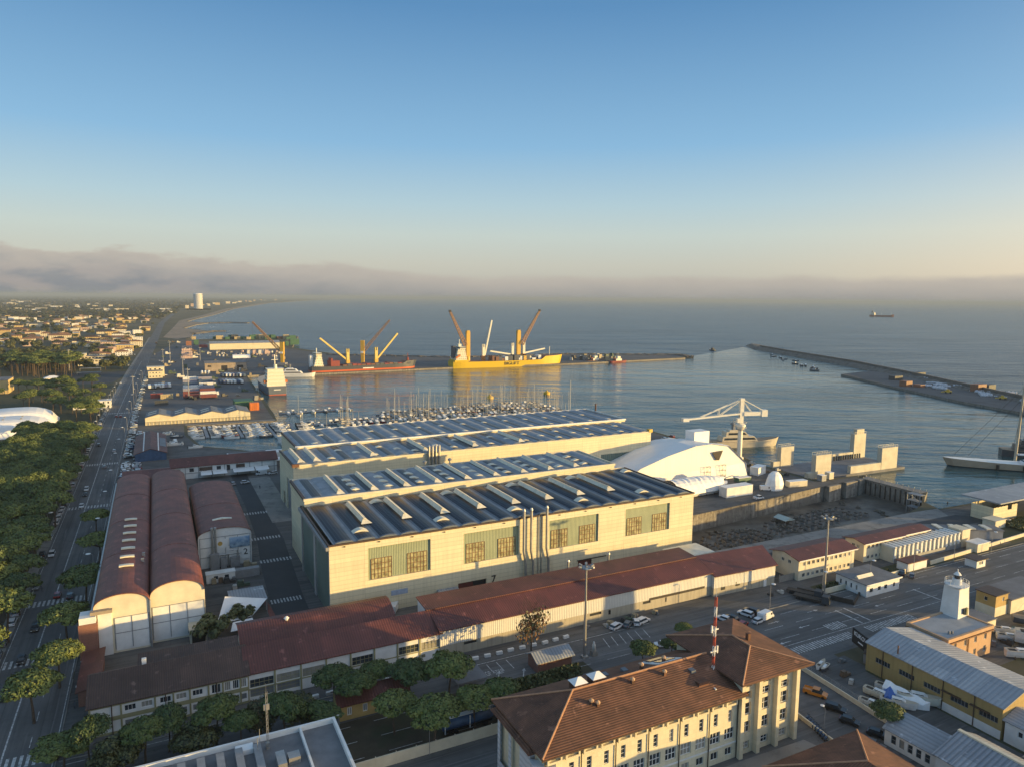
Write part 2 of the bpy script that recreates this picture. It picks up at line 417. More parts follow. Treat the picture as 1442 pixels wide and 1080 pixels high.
    # brighter sky round the low sun, outside the picture on the right
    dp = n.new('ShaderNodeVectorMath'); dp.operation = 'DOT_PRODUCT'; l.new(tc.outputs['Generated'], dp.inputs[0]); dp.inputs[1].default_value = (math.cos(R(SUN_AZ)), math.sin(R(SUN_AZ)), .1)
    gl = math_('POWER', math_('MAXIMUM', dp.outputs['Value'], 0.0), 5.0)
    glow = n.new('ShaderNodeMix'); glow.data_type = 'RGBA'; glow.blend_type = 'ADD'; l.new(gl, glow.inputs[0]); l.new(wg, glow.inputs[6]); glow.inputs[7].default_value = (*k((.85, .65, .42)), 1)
    bk = n.new('ShaderNodeMapRange'); bk.interpolation_type = 'SMOOTHSTEP'; bk.inputs[1].default_value = .25; bk.inputs[2].default_value = -.5; bk.inputs[3].default_value = 1.0; bk.inputs[4].default_value = 1.65; l.new(sp.outputs[1], bk.inputs[0])  # sky behind the camera raised as added fill light for the shaded sides
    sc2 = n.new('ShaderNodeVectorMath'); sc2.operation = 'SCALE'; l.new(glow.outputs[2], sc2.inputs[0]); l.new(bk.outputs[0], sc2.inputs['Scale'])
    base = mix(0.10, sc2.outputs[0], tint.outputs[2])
    cover = math_('MULTIPLY', soft.outputs[0], 0.88)
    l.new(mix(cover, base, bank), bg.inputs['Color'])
    bg.inputs['Strength'].default_value = SKY_STRENGTH
SKY_STRENGTH = 0.12; GRADE = 0.57
SKY_TINT = (1.0, 1.0, 1.0)
CLOUD_TOP = (0.275, 0.25, 0.22); CLOUD_LOW = (0.122, 0.134, 0.152)
make_world()
sun = bpy.data.lights.new('sun', 'SUN'); sun.energy = 5.0; sun.angle = R(0.6); sun.color = (1.0, 0.68, 0.25)
so = obj('sun', sun)
sd = Vector((math.cos(R(SUN_AZ)) * math.cos(R(SUN_EL)), math.sin(R(SUN_AZ)) * math.cos(R(SUN_EL)), math.sin(R(SUN_EL))))
so.rotation_euler = sd.to_track_quat('Z', 'Y').to_euler()
so.location = (300, -100, 200)
cam = bpy.data.cameras.new('camera'); co = obj('camera', cam); sc.camera = co
cam.sensor_width = 36; cam.sensor_fit = 'HORIZONTAL'; cam.lens = 36 * CAM_F / 1442; cam.clip_end = 200000; cam.clip_start = 1
M_ = Matrix.Rotation(R(90) - TH, 3, 'X') @ Matrix.Rotation(R(CAM_ROLL), 3, 'Z')
co.location = (0, 0, CAM_H); co.rotation_euler = M_.to_euler()
sc.view_settings.view_transform = 'Standard'; sc.view_settings.look = 'None'; sc.view_settings.exposure = 0.9; sc.view_settings.gamma = 1
sc.render.engine = 'CYCLES'
cy = sc.cycles
cy.max_bounces = 5; cy.diffuse_bounces = 2; cy.glossy_bounces = 3; cy.transmission_bounces = 2; cy.volume_bounces = 0; cy.transparent_max_bounces = 6
cy.use_denoising = True; cy.caustics_reflective = False; cy.caustics_refractive = False
# ---------------------------------------------------------------- air
def make_haze():
    mb = MB(); mb.box(-75000, -2500, -10.5, 75000, 75000, 112)
    m = bpy.data.materials.new('hazy air'); m.use_nodes = True; nt = m.node_tree
    nt.nodes.remove(nt.nodes['Principled BSDF'])
    v = nt.nodes.new('ShaderNodeVolumePrincipled'); v.inputs['Color'].default_value = (0.34, 0.41, 0.50, 1)
    v.inputs['Density'].default_value = HAZE; v.inputs['Anisotropy'].default_value = 0.0
    nt.links.new(v.outputs[0], nt.nodes['Material Output'].inputs['Volume'])
    o = stuff('haze', mb, m)
HAZE = 0.00008
make_haze()
# ---------------------------------------------------------------- ground materials
def ground_mat(name, cols, scales, rough=0.9, bump=0.0, track=None):
    """cols: base, second, third colours laid over each other by noise at the given scales"""
    nt = NT(name); c = cols[0]
    for k in range(1, len(cols)):
        sc_, lo, hi = scales[k - 1]
        c = mixcol(nt, noise_fac(nt, sc_, 6, lo, hi, rough=0.65), c, cols[k])
    if track is not None:      # worn wheel tracks, oil drips and patched trenches along the lanes
        tc = nt.add('ShaderNodeTexCoord'); m1 = nt.add('ShaderNodeMapping'); m1.inputs['Rotation'].default_value = (0, 0, R(-track)); nt.link(tc.outputs['Object'], m1.inputs[0])
        m2 = nt.add('ShaderNodeMapping'); m2.inputs['Scale'].default_value = (.018, .55, 1); nt.link(m1.outputs[0], m2.inputs[0])
        f = noise_fac(nt, 1.0, 5, .45, .7, m2.outputs[0]); f2 = noise_fac(nt, 1.0, 3, .58, .72, m2.outputs[0], .6, 1.5)
        c = mixcol(nt, f, c, [x * .62 for x in cols[0]]); c = mixcol(nt, f2, c, [x * 1.55 for x in cols[0]])
        sp_ = noise_fac(nt, .9, 3, .66, .74); c = mixcol(nt, sp_, c, [x * .4 for x in cols[0]])
        br = nt.add('ShaderNodeTexBrick'); br.inputs['Scale'].default_value = 1; br.inputs['Brick Width'].default_value = 47; br.inputs['Row Height'].default_value = 8.3; br.inputs['Mortar Size'].default_value = .05; br.offset = .37
        br.inputs['Color1'].default_value = (.84, .84, .84, 1); br.inputs['Color2'].default_value = (1.1, 1.1, 1.1, 1); br.inputs['Mortar'].default_value = (.55, .55, .55, 1); nt.link(m1.outputs[0], br.inputs['Vector'])
        mm = nt.add('ShaderNodeMix'); mm.data_type = 'RGBA'; mm.blend_type = 'MULTIPLY'; mm.inputs[0].default_value = .8; nt.link(c, mm.inputs[6]); nt.link(br.outputs['Color'], mm.inputs[7]); c = mm.outputs[2]
    nt.link(c, nt.b.inputs['Base Color']); nt.b.inputs['Roughness'].default_value = rough
    if bump:
        bp = nt.add('ShaderNodeBump'); bp.inputs['Strength'].default_value = bump; bp.inputs['Distance'].default_value = 0.3
        nt.link(noise_fac(nt, 0.6, 5, 0.2, 0.8), bp.inputs['Height']); nt.link(bp.outputs[0], nt.b.inputs['Normal'])
    return nt.m
m_terrain = ground_mat('terrain', [(0.065, 0.060, 0.032), (0.105, 0.085, 0.050), (0.030, 0.040, 0.018), (0.15, 0.11, 0.065)], [(0.006, .42, .6), (0.012, .45, .6), (0.003, .56, .68)], 0.95)
m_grass = ground_mat('rough grass', [(0.035, 0.045, 0.015), (0.065, 0.062, 0.028), (0.05, 0.038, 0.022)], [(0.15, .4, .65), (0.6, .5, .75)], 0.95, 0.3)
m_litter = ground_mat('pine litter', [(0.045, 0.036, 0.022), (0.07, 0.055, 0.035), (0.03, 0.04, 0.015)], [(0.2, .4, .65), (0.07, .5, .7)], 0.95)
m_asphalt = ground_mat('asphalt', [(0.090, 0.090, 0.090), (0.128, 0.126, 0.122), (0.060, 0.060, 0.061)], [(0.06, .4, .68), (0.35, .55, .75)], 0.8, 0, GA)
m_avenue = ground_mat('avenue asphalt', [(0.090, 0.090, 0.090), (0.128, 0.126, 0.122), (0.060, 0.060, 0.061)], [(0.06, .4, .68), (0.35, .55, .75)], 0.8, 0, GA + 90)
m_dark = ground_mat('new asphalt', [(0.026, 0.027, 0.030), (0.036, 0.037, 0.039), (0.055, 0.055, 0.055)], [(0.12, .4, .65), (0.4, .66, .8)], 0.75)
m_yard = ground_mat('worn yard paving', [(0.090, 0.088, 0.085), (0.130, 0.122, 0.112), (0.050, 0.048, 0.048), (0.16, 0.14, 0.115)], [(0.05, .4, .65), (0.11, .5, .68), (0.3, .62, .78)], 0.9, 0, GA)
m_port = ground_mat('port paving', [(0.070, 0.071, 0.074), (0.105, 0.102, 0.10), (0.045, 0.045, 0.048)], [(0.02, .4, .65), (0.06, .52, .7)], 0.85)
m_conc = ground_mat('quay concrete', [(0.19, 0.18, 0.165), (0.25, 0.235, 0.21), (0.10, 0.095, 0.088)], [(0.1, .4, .65), (0.25, .5, .72)], 0.9)
m_dockfloor = ground_mat('wet dock floor', [(0.085, 0.075, 0.06), (0.15, 0.135, 0.11), (0.03, 0.028, 0.025), (0.11, 0.085, 0.055)], [(0.1, .45, .6), (0.06, .48, .62), (0.4, .55, .7)], 0.6)
m_sand = ground_mat('beach sand', [(0.28, 0.21, 0.15), (0.20, 0.15, 0.11), (0.10, 0.085, 0.065)], [(0.02, .4, .65), (0.05, .55, .7)], 0.95)
m_paint = plain('road paint', (0.46, 0.46, 0.45), 0.8, 0.75, 1.1)
m_redpaint = plain('red path', (0.20, 0.075, 0.06), 0.85, 0.3, 0.5)
m_rock = ground_mat('breakwater rock', [(0.10, 0.09, 0.078), (0.17, 0.15, 0.125), (0.045, 0.04, 0.035)], [(0.35, .4, .62), (0.15, .5, .65)], 0.95)
def dockwall_mat():
    nt = NT('stained dock wall'); v, tc, sp = along(nt)
    mp = nt.add('ShaderNodeMapping'); mp.inputs['Scale'].default_value = (0.45, 0.06, 1); nt.link(v, mp.inputs[0])
    f = noise_fac(nt, 1.0, 6, 0.36, 0.66, mp.outputs[0]); g = noise_fac(nt, 0.12, 5, 0.42, 0.62)
    c = mixcol(nt, f, (0.34, 0.31, 0.265), (0.10, 0.088, 0.072)); c = mixcol(nt, g, c, (0.19, 0.165, 0.135)); h = noise_fac(nt, .5, 6, .5, .7, rough=.75); c = mixcol(nt, h, c, (0.07, .06, .05))
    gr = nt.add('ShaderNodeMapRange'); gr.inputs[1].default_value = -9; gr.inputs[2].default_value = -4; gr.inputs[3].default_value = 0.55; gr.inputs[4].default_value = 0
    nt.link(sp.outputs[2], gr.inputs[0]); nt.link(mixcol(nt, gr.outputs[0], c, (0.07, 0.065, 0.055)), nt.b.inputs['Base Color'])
    nt.b.inputs['Roughness'].default_value = 0.85; return nt.m
m_dockwall = dockwall_mat()
def water_mat(name, deep, s1, s2, b1, b2, rough, stretch):
    nt = NT(name); nt.b.inputs['Base Color'].default_value = rgba(deep); nt.b.inputs['Roughness'].default_value = rough
    nt.b.inputs['IOR'].default_value = 1.24
    tc = nt.add('ShaderNodeTexCoord')
    mp = nt.add('ShaderNodeMapping'); mp.inputs['Rotation'].default_value = (0, 0, R(8)); mp.inputs['Scale'].default_value = (stretch, 1, 1); nt.link(tc.outputs['Object'], mp.inputs[0])
    n1 = nt.add('ShaderNodeTexNoise'); n1.inputs['Scale'].default_value = s1; n1.inputs['Detail'].default_value = 5; n1.inputs['Roughness'].default_value = 0.6; n1.inputs['Distortion'].default_value = 0.4
    nt.link(mp.outputs[0], n1.inputs[0])
    n2 = nt.add('ShaderNodeTexNoise'); n2.inputs['Scale'].default_value = s2; n2.inputs['Detail'].default_value = 3; nt.link(mp.outputs[0], n2.inputs[0])
    p1 = nt.add('ShaderNodeBump'); p1.inputs['Strength'].default_value = 1.0; p1.inputs['Distance'].default_value = b1; nt.link(n1.outputs['Fac'], p1.inputs['Height'])
    p2 = nt.add('ShaderNodeBump'); p2.inputs['Strength'].default_value = 1.0; p2.inputs['Distance'].default_value = b2; nt.link(n2.outputs['Fac'], p2.inputs['Height'])
    nt.link(p1.outputs[0], p2.inputs['Normal']); nt.link(p2.outputs[0], nt.b.inputs['Normal'])
    big = noise_fac(nt, 0.004, 4, 0.35, 0.65, mp.outputs[0])
    wp = nt.add('ShaderNodeMapRange'); wp.inputs[3].default_value = .35; wp.inputs[4].default_value = 1.0; nt.link(noise_fac(nt, .0065, 5, .38, .62, mp.outputs[0], .6, .8), wp.inputs[0]); nt.link(wp.outputs[0], p1.inputs['Strength'])
    nt.link(mixcol(nt, big, deep, [c * 1.5 for c in deep]), nt.b.inputs['Base Color'])
    return nt.m
m_sea = water_mat('open sea', (0.010, 0.028, 0.042), 0.06, 0.012, 5.5, 10.0, 0.25, 0.40)
m_harb = water_mat('harbour water', (0.014, 0.046, 0.052), 0.18, 0.035, 0.75, 2.0, 0.08, 0.40)
# ---------------------------------------------------------------- land and water
def flat(name, pts, z, mat, kind='structure'):
    mb = MB().sheet(pts, z); return setting(name, mb, mat) if kind == 'structure' else stuff(name, mb, mat)
g2 = lambda *px: [G(*p)[:2] for p in px]
w2 = lambda *st_: [W(*p)[:2] for p in st_]
coast_r = w2((1200, -60)) + g2((1442, 694), (1400, 702), (1345, 712), (1322, 716)) + w2((269, 5.6), (287, 15.6), (281, 14), (262, 2), (246, -2.5), (134, -2.5), (134, 33), (160, 35.6), (251, 45), (286, 48), (291, 51), (256, 54), (256, 92), (262, 110), (264, 200), (240, 212), (205, 196), (30, 190), (22.8, 224), (-1, 251), (-18, 268), (-24, 310), (-23, 346), (36.5, 343), (38.9, 372.6), (51.2, 660.2), (97.2, 675), (123, 656), (307, 667.6), (474, 657.6), (698, 675), (731, 722), (560, 800), (366, 813), (215, 930), (175, 1100))
coast_l = g2((420, 474), (300, 477.5), (264, 479)) + w2((30, 1500), (40, 1650), (85, 1760), (30, 1950), (75, 2200), (120, 2350), (60, 2500), (120, 2900), (201, 3348), (455, 5056), (1274, 9254), (3000, 15500), (6500, 27000), (-60000, 60000), (-60000, -2000), (1200, -2000))
land = MB().prism([(x, y) for x, y in coast_r + coast_l], -8.6, 0.0, 1, 0)
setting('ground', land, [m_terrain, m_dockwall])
flat('sea', w2((248, -300), (72000, -300), (72000, 66000), (-900, 66000), (-900, 52), (284.4, 52), (284.2, 15.4), (266, 2), (248, -10)), -2.0, m_sea)
flat('harbour_water', w2((248.1, -290), (640, -290), (662, 160), (800, 400), (990, 850), (720, 700), (300, 700), (-60, 700), (-60, 53), (284.5, 53), (284.3, 15.4), (266.1, 2), (248.1, -10)), -1.96, m_harb)
flat('dock_floor', w2((133, -4), (247, -4), (263, 0), (283.5, 13), (284, 50), (250, 47), (160, 38), (133, 35)), -8.0, m_dockfloor)
# paved areas, each a sheet a few millimetres above the one below
flat('yard_paving', w2((-60.5, -44), (-60.5, 175), (-58, 420), (-46, 1000), (8, 1400), (160, 1080), (205, 925), (362, 808), (556, 796), (722, 720), (696, 678), (474, 661), (307, 671), (123, 660), (97, 678), (49, 662), (36, 374), (35.5, 345), (-25, 348), (-26, 310), (-20, 266), (-3, 249), (20, 222), (28, 188), (206, 193), (240, 209), (261, 199), (259, 110), (253, 92), (253, 52), (285, 47), (250, 43.5), (160, 34), (132, 32), (132, -4), (246, -4), (264, -6), (300, -8), (420, -30), (420, -44)), 0.006, m_yard)
flat('port_paving', w2((-57, 432), (-45, 1000), (0, 1330), (150, 1080), (200, 922), (360, 806), (700, 715), (692, 680), (474, 663), (307, 673), (123, 662), (97, 680), (47, 664), (33, 400)), 0.012, m_port)
flat('street_paving', w2((-130, -70), (-62, -70), (-62, -75), (100, -74), (78, -130), (88, -130), (108, -74), (330, -74), (330, -46), (160, -47), (120, -40), (60, -34), (-61, -34), (-130, -34)), 0.010, m_asphalt)
flat('front_paving', w2((-62.5, -150), (112, -150), (112, -73.8), (-62.5, -73.8)), 0.008, m_asphalt)
flat('right_paving', w2((128, -96), (300, -96), (300, -73.8), (128, -73.8)), 0.008, m_yard)
flat('lower_yard', w2((102, -75.5), (114, -75.5), (115, -112), (96, -112)), 0.012, m_yard)
flat('forecourt', w2((10, -95), (62, -95.5), (76, -96), (84, -122), (40, -122), (10, -110)), 0.013, m_conc)
flat('dock_apron', w2((130, -12.5), (258, -12.5), (264, -4), (246, -2.7), (130, -2.7)), 0.014, m_conc)
flat('dock_lane', w2((126, -23.5), (272, -23.5), (262, -13), (126, -13)), 0.018, m_dark)
flat('quay_strip', w2((192, 50), (250, 46.5), (284, 49), (250, 52), (254, 94), (259, 110), (260, 198), (240, 208), (206, 192), (206, 100), (192, 100)), 0.012, m_yard)
flat('works_lane', w2((-9.5, 205), (-2, 205), (-0.5, 77), (-3.5, 22), (-4.2, -10), (-14.5, -10), (-12, 49), (-9.7, 79), (-8.6, 127)), 0.014, m_dark)
flat('plaza', w2((-1.5, 98), (8, 98), (8, 176), (-1.8, 176)), 0.016, m_conc)
flat('quay_edge', w2((-24, 347), (35.8, 344), (36.5, 349), (-24, 352)), 0.016, m_conc)
# the avenue, its parking lane, pavement and markings
AV = [(-70.6, -260), (-70.6, 13), (-68.8, 400), (-62, 760), (-50.3, 1171), (-20, 2374), (40, 3600)]
def av_s(t):
    for (s0, t0), (s1, t1) in zip(AV, AV[1:]):
        if t <= t1: return s0 + (s1 - s0) * (t - t0) / (t1 - t0)
    return AV[-1][0]
def strip(o0, o1, t0=-260, t1=3600, path=AV):
    ts = sorted({t0, t1} | {t for _, t in path if t0 < t < t1})
    return w2(*[(av_s(t) + o0, t) for t in ts] + [(av_s(t) + o1, t) for t in reversed(ts)])
flat('avenue', strip(-7.2, 9.4), 0.014, m_avenue)
flat('parking_lane', strip(9.6, 17.0, -260, 1000), 0.016, m_yard)
flat('pavement', strip(-10.4, -7.4, -260, 1500), 0.016, m_conc)
mk = MB()
for a, b in ((-0.15, 0.15),):
    for t0, t1 in ((-200, -38), (-34, 6), (14, 44), (52, 150), (156, 236), (242, 420), (428, 900)): mk.poly([(x, y, 0.024) for x, y in strip(a, b, t0, t1)])
for off in (-6.6, 8.9):
    mk.poly([(x, y, 0.024) for x, y in strip(off, off + .18, -200, 900)])
t = -60
while t < 600:
    mk.poly([(x, y, 0.024) for x, y in strip(4.2, 4.35, t, t + 4)]); t += 10
setting('road_markings', mk, m_paint)
def zebra(name, s0, s1, t0, t1, n, along_s=True, z=0.026):
    mb = MB()
    for i in range(n):
        if along_s:
            a = s0 + (s1 - s0) * (i + .2) / n; b = s0 + (s1 - s0) * (i + .7) / n
            mb.sheet(w2((a, t0), (b, t0), (b, t1), (a, t1)), z)
        else:
            a = t0 + (t1 - t0) * (i + .2) / n; b = t0 + (t1 - t0) * (i + .7) / n
            mb.sheet(w2((s0, a), (s1, a), (s1, b), (s0, b)), z)
    setting(name, mb, m_paint)
for t0 in (-36.5, 8, 46, 151, 237.5, 422): zebra('crossing', av_s(t0) - 6.4, av_s(t0) + 8.7, t0, t0 + 4.2, 13)
zebra('crossing', 101, 126.5, -69.9, -66.9, 26); zebra('crossing', 132.5, 152, -69.9, -66.9, 20)
zebra('crossing', 123, 129.5, -64.6, -61.2, 7)
for t0 in (19, 54, 79, 113): zebra('crossing', -11.8 if t0 > 30 else -13.2, -1.0 if t0 > 30 else -4.0, t0, t0 + 3, 10)
mk = MB()
for t0 in (-62.2, -56.6, -51.0): 
    for a in range(-50, 260, 12): mk.sheet(w2((a, t0), (a + 7, t0), (a + 7, t0 + .16), (a, t0 + .16)), 0.024)
for a, b, t0 in ((-40, 300, -65.6), (-60, 80, -39.2), (140, 330, -47.8)): mk.sheet(w2((a, t0), (b, t0), (b, t0 + .2), (a, t0 + .2)), 0.024)
for a in (134.5, 138, 170): mk.sheet(w2((a, -65), (a + .5, -65), (a + .5, -56), (a, -56)), 0.025)
for i in range(6): mk.sheet(w2((62 + i * 2.6, -46), (62.2 + i * 2.6, -46), (63.4 + i * 2.6, -41), (63.2 + i * 2.6, -41)), 0.024)
for i in range(5): mk.sheet(w2((24 + i * 2.7, -44.5), (24.2 + i * 2.7, -44.5), (24.2 + i * 2.7, -40), (24 + i * 2.7, -40)), 0.024)
setting('road_markings', mk, m_paint)
def arrow(s, t, rot):
    mb = MB(); c, s_ = math.cos(R(rot)), math.sin(R(rot))
    P = lambda a, b: W(s + a * c - b * s_, t + a * s_ + b * c, 0.026)
    mb.quad(P(-2, -.12), P(1, -.12), P(1, .12), P(-2, .12)); mb.tri(P(1, -.5), P(2.4, 0), P(1, .5)); setting('road_arrow', mb, m_paint)
for a in ((118, -59.5, 180), (112, -54, 0), (128, -53.5, 0), (150, -59.3, 180), (36, -47.5, 60), (30, -46, 60), (106, -64, 180)): arrow(*a)
for x, y in ((685, 949), (703, 945.5)): o = text_mesh('stop_lettering', 'STOP', 2.9, m_paint, None, G(x, y, 0.03), (0, 0, R(GA + 2)), 0.002, sx=0.36); o['kind'] = 'structure'
mb = MB(); mb.sheet(w2((-14.6, -10), (-13.6, -10), (-13.2, 12), (-14.0, 24), (-14.8, 24)), 0.022); setting('red_path', mb, m_redpaint)
# grass, groves and beach
flat('grove_floor', strip(-130, -10.8, -260, 330), 0.010, m_litter)
flat('meadow', w2((-230, 345), (-83, 345), (-82, 620), (-60, 900), (-240, 900)), 0.008, m_grass)
flat('garden', w2((0, -64), (-60, -64), (-60, -50), (-12, -49), (24, -48.5), (52, -49), (52, -54), (24, -55), (24, -64)), 0.014, m_litter)
flat('verge', w2((142, -47), (178, -47), (196, -42), (196, -39), (142, -40.5)), 0.014, m_grass)
flat('lawn', w2((112, -83), (128, -83), (128, -112), (118, -130), (112, -130)), 0.014, m_grass)
flat('scrub', w2((262, -22), (300, -22), (300, -44), (246, -44)), 0.014, m_grass)
flat('beach', w2((0, 1420), (30, 1500), (38, 1650), (80, 1755), (26, 1950), (70, 2200), (114, 2350), (55, 2500), (112, 2900), (195, 3348), (445, 5056), (1250, 9254), (1180, 9254), (400, 5056), (160, 3348), (40, 2600), (0, 1900), (-25, 1500)), 0.010, m_sand)
kb_ = MB()
for a, b, t0 in ((-60.5, 20, -37.8), (-60.5, 90, -66.0), (112, 130, -47.2), (190, 330, -46.6)): kb_.prism(w2((a, t0), (b, t0), (b, t0 + .3), (a, t0 + .3)), 0, .13)
for o in (-7.4, 9.42):
    for t0 in range(-120, 700, 40): kb_.prism(strip(o, o + .18, t0, t0 + 36), 0, .13)
setting('kerb', kb_, m_conc)
# surf along the beach
sf = MB(); rsf = random.Random(4)
for k in range(70):
    t = rsf.uniform(1430, 4200); cs = [(16, 1412), (40, 1650), (30, 1950), (75, 2200), (60, 2500), (120, 2900), (201, 3348), (330, 4200)]
    for (s0, t0), (s1, t1) in zip(cs, cs[1:]):
        if t0 <= t <= t1: sb = s0 + (s1 - s0) * (t - t0) / (t1 - t0)
    o = rsf.choice((6, 10, 26, 48, 75)) * rsf.uniform(.7, 1.3); L = rsf.uniform(25, 90); wd_ = rsf.uniform(1.2, 4.5); P = []
    for e in range(9): u = e / 8; P.append((sb + o + 5 * math.sin(u * 5 + k) + 3 * u, t + L * u, wd_ * math.sin(math.pi * min(.98, max(.02, u)))))
    for (a, b, w0), (c, d, w1) in zip(P, P[1:]): sf.poly([(*W(a, b)[:2], -1.93), (*W(a + w0, b)[:2], -1.93), (*W(c + w1, d)[:2], -1.93), (*W(c, d)[:2], -1.93)])
stuff('surf', sf, plain('sea foam', (.55, .56, .56), .8, .3, .2))
flat('car_park', w2((-150, 640), (-82, 640), (-76, 690), (-72, 760), (-140, 760)), 0.012, m_dark)
# ---------------------------------------------------------------- shared surfaces
m_cream = panelled('cream wall panels', (0.67, 0.585, 0.395), 9.9, 1.27, 0.045, 0.55, 0.75, 0.12, 0.0, 0.36)
m_cream2 = plain('cream render', (0.61, 0.54, 0.40), 0.8, 0.18, 0.25)
m_white = plain('white render', (0.66, 0.65, 0.62), 0.75, 0.16, 0.3)
m_whitecor = ribbed('white corrugated sheet', (0.62, 0.60, 0.54), 0.55, 'wall', 0.05, 0.55, 0.12, dark=0.86)
m_olive = plain('olive concrete bands', (0.27, 0.25, 0.13), 0.8, 0.2, 0.5)
m_greenc = ribbed('green corrugated cladding', (0.265, 0.30, 0.195), 0.5, 'wall', 0.05, 0.55, 0.15, dark=0.82)
m_rust = plain('rusty steel frames', (0.17, 0.075, 0.035), 0.7, 0.35, 1.0)
m_yglass = glassy('yellowed glazing', (0.20, 0.18, 0.095), 0.25)
m_glass = glassy()
m_steel = plain('galvanised duct', (0.42, 0.41, 0.39), 0.4, 0.2, 0.6, metal=0.7)
m_greysteel = plain('grey painted steel', (0.24, 0.24, 0.24), 0.55, 0.25, 0.6)
m_black = plain('black paint', (0.015, 0.015, 0.016), 0.5, 0.3, 1)
m_brown = plain('brown flashing', (0.075, 0.045, 0.030), 0.6, 0.3, 0.8)
m_redroof = ribbed('red brown metal roof', (0.128, 0.040, 0.030), 0.6, 'x', 0.04, 0.55, 0.35, dark=0.82)
m_redroof_y = ribbed('red brown metal roof across', (0.128, 0.042, 0.031), 0.6, 'y', 0.04, 0.55, 0.35, dark=0.82)
m_brownroof = ribbed('dark brown tiled roof', (0.075, 0.044, 0.034), 0.45, 'x', 0.04, 0.8, 0.4, dark=0.8)
m_tile = ribbed('terracotta tiles', (0.152, 0.066, 0.036), 0.42, 'y', 0.05, 0.85, 0.45, dark=0.74, blotch=0.35)
m_tile_x = ribbed('terracotta tiles across', (0.152, 0.066, 0.036), 0.42, 'x', 0.05, 0.85, 0.45, dark=0.74, blotch=0.35)
m_gut = plain('grey roof gutter', (0.23, 0.235, 0.24), 0.5, 0.25, 0.25)
m_greyroof = ribbed('pale grey metal roof', (0.30, 0.32, 0.34), 0.8, 'x', 0.05, 0.5, 0.15, dark=0.85)
m_flat = plain('grey flat roof felt', (0.16, 0.16, 0.165), 0.85, 0.3, 0.25)
m_trans = plain('translucent roof light', (0.66, 0.60, 0.46), 0.35, 0.2, 0.5)
m_brick = panelled('brick', (0.22, 0.10, 0.07), 0.5, 0.14, 0.02, 1.3, 0.85, 0.25, 0.5, 0.3)
m_ochre = plain('ochre render', (0.42, 0.28, 0.10), 0.85, 0.25, 0.3)
m_pinkw = plain('pink ochre render', (0.46, 0.29, 0.17), 0.85, 0.2, 0.3)
m_canvas = plain('white shrink wrap', (0.74, 0.73, 0.71), 0.45, 0.08, 0.3)
m_weed = plain('dark timber', (0.05, 0.038, 0.028), 0.8, 0.3, 1.0)
m_blue = plain('blue paint', (0.035, 0.08, 0.16), 0.5, 0.35, 0.6)
def solar_mat():
    nt = NT('solar panel vault'); tc = nt.add('ShaderNodeTexCoord')
    br = nt.add('ShaderNodeTexBrick'); br.offset = 0.0; nt.link(tc.outputs['Object'], br.inputs['Vector'])
    br.inputs['Scale'].default_value = 1; br.inputs['Brick Width'].default_value = 0.98; br.inputs['Row Height'].default_value = 1.62
    br.inputs['Mortar Size'].default_value = 0.05; br.inputs['Mortar Smooth'].default_value = 0.1
    br.inputs['Color1'].default_value = rgba((0.008, 0.010, 0.018)); br.inputs['Color2'].default_value = rgba((0.012, 0.015, 0.026)); br.inputs['Mortar'].default_value = rgba((0.085, 0.09, 0.10))
    nt.link(br.outputs['Color'], nt.b.inputs['Base Color']); nt.b.inputs['Roughness'].default_value = 0.3; nt.b.inputs['Specular IOR Level'].default_value = 0.3; nt.b.inputs['IOR'].default_value = 1.25
    return nt.m
m_solar = solar_mat()
m_vault = plain('blue grey vault sheeting', (0.13, 0.145, 0.165), 0.55, 0.25, 0.3)
m_vault2 = plain('pale vault sheeting', (0.23, 0.25, 0.275), 0.55, 0.3, 0.25)
m_smoked = plain('smoked roof glazing', (0.07, 0.06, 0.05), 0.4, 0.25, 0.5)
# ---------------------------------------------------------------- the hangars with vaulted solar roofs
def vault_roof(parent, s0, s1, d, z, pitch, rise=0.75, y0=0.0, pale=0):
    """row of shallow barrel vaults running front to back, gutters between"""
    mb = MB(); n = int(round((s1 - s0) / pitch)); p = (s1 - s0) / n; K = 10
    for i in range(n):
        a = s0 + i * p; g = 0.42
        prof = [(a + g + (p - 2 * g) * k / K, z + rise * math.sin(math.pi * k / K) ** 0.8 + .02) for k in range(K + 1)]
        edges = (y0, y0 + 0.8, y0 + d - 1.2, y0 + d)
        for j, (ya, yb) in enumerate(zip(edges, edges[1:])):
            for (xa, za), (xb, zb) in zip(prof, prof[1:]):
                k = prof.index((xa, za)); mi = (3 if pale and (i % pale == 1) and k > 1 or (pale and k < 3) else 1) if (j == 1 and 0 < k < K - 1) else (3 if pale else 0)
                mb.quad((xa, ya, za), (xb, ya, zb), (xb, yb, zb), (xa, yb, za), mi)
        for yy in (y0, y0 + d): mb.poly([(x, yy, zz) for x, zz in prof], 0)
    mb.quad((s0, y0, z), (s1, y0, z), (s1, y0 + d, z), (s0, y0 + d, z), 2)
    return part('roof', mb, [m_vault, m_solar, m_gut, m_vault2], parent)
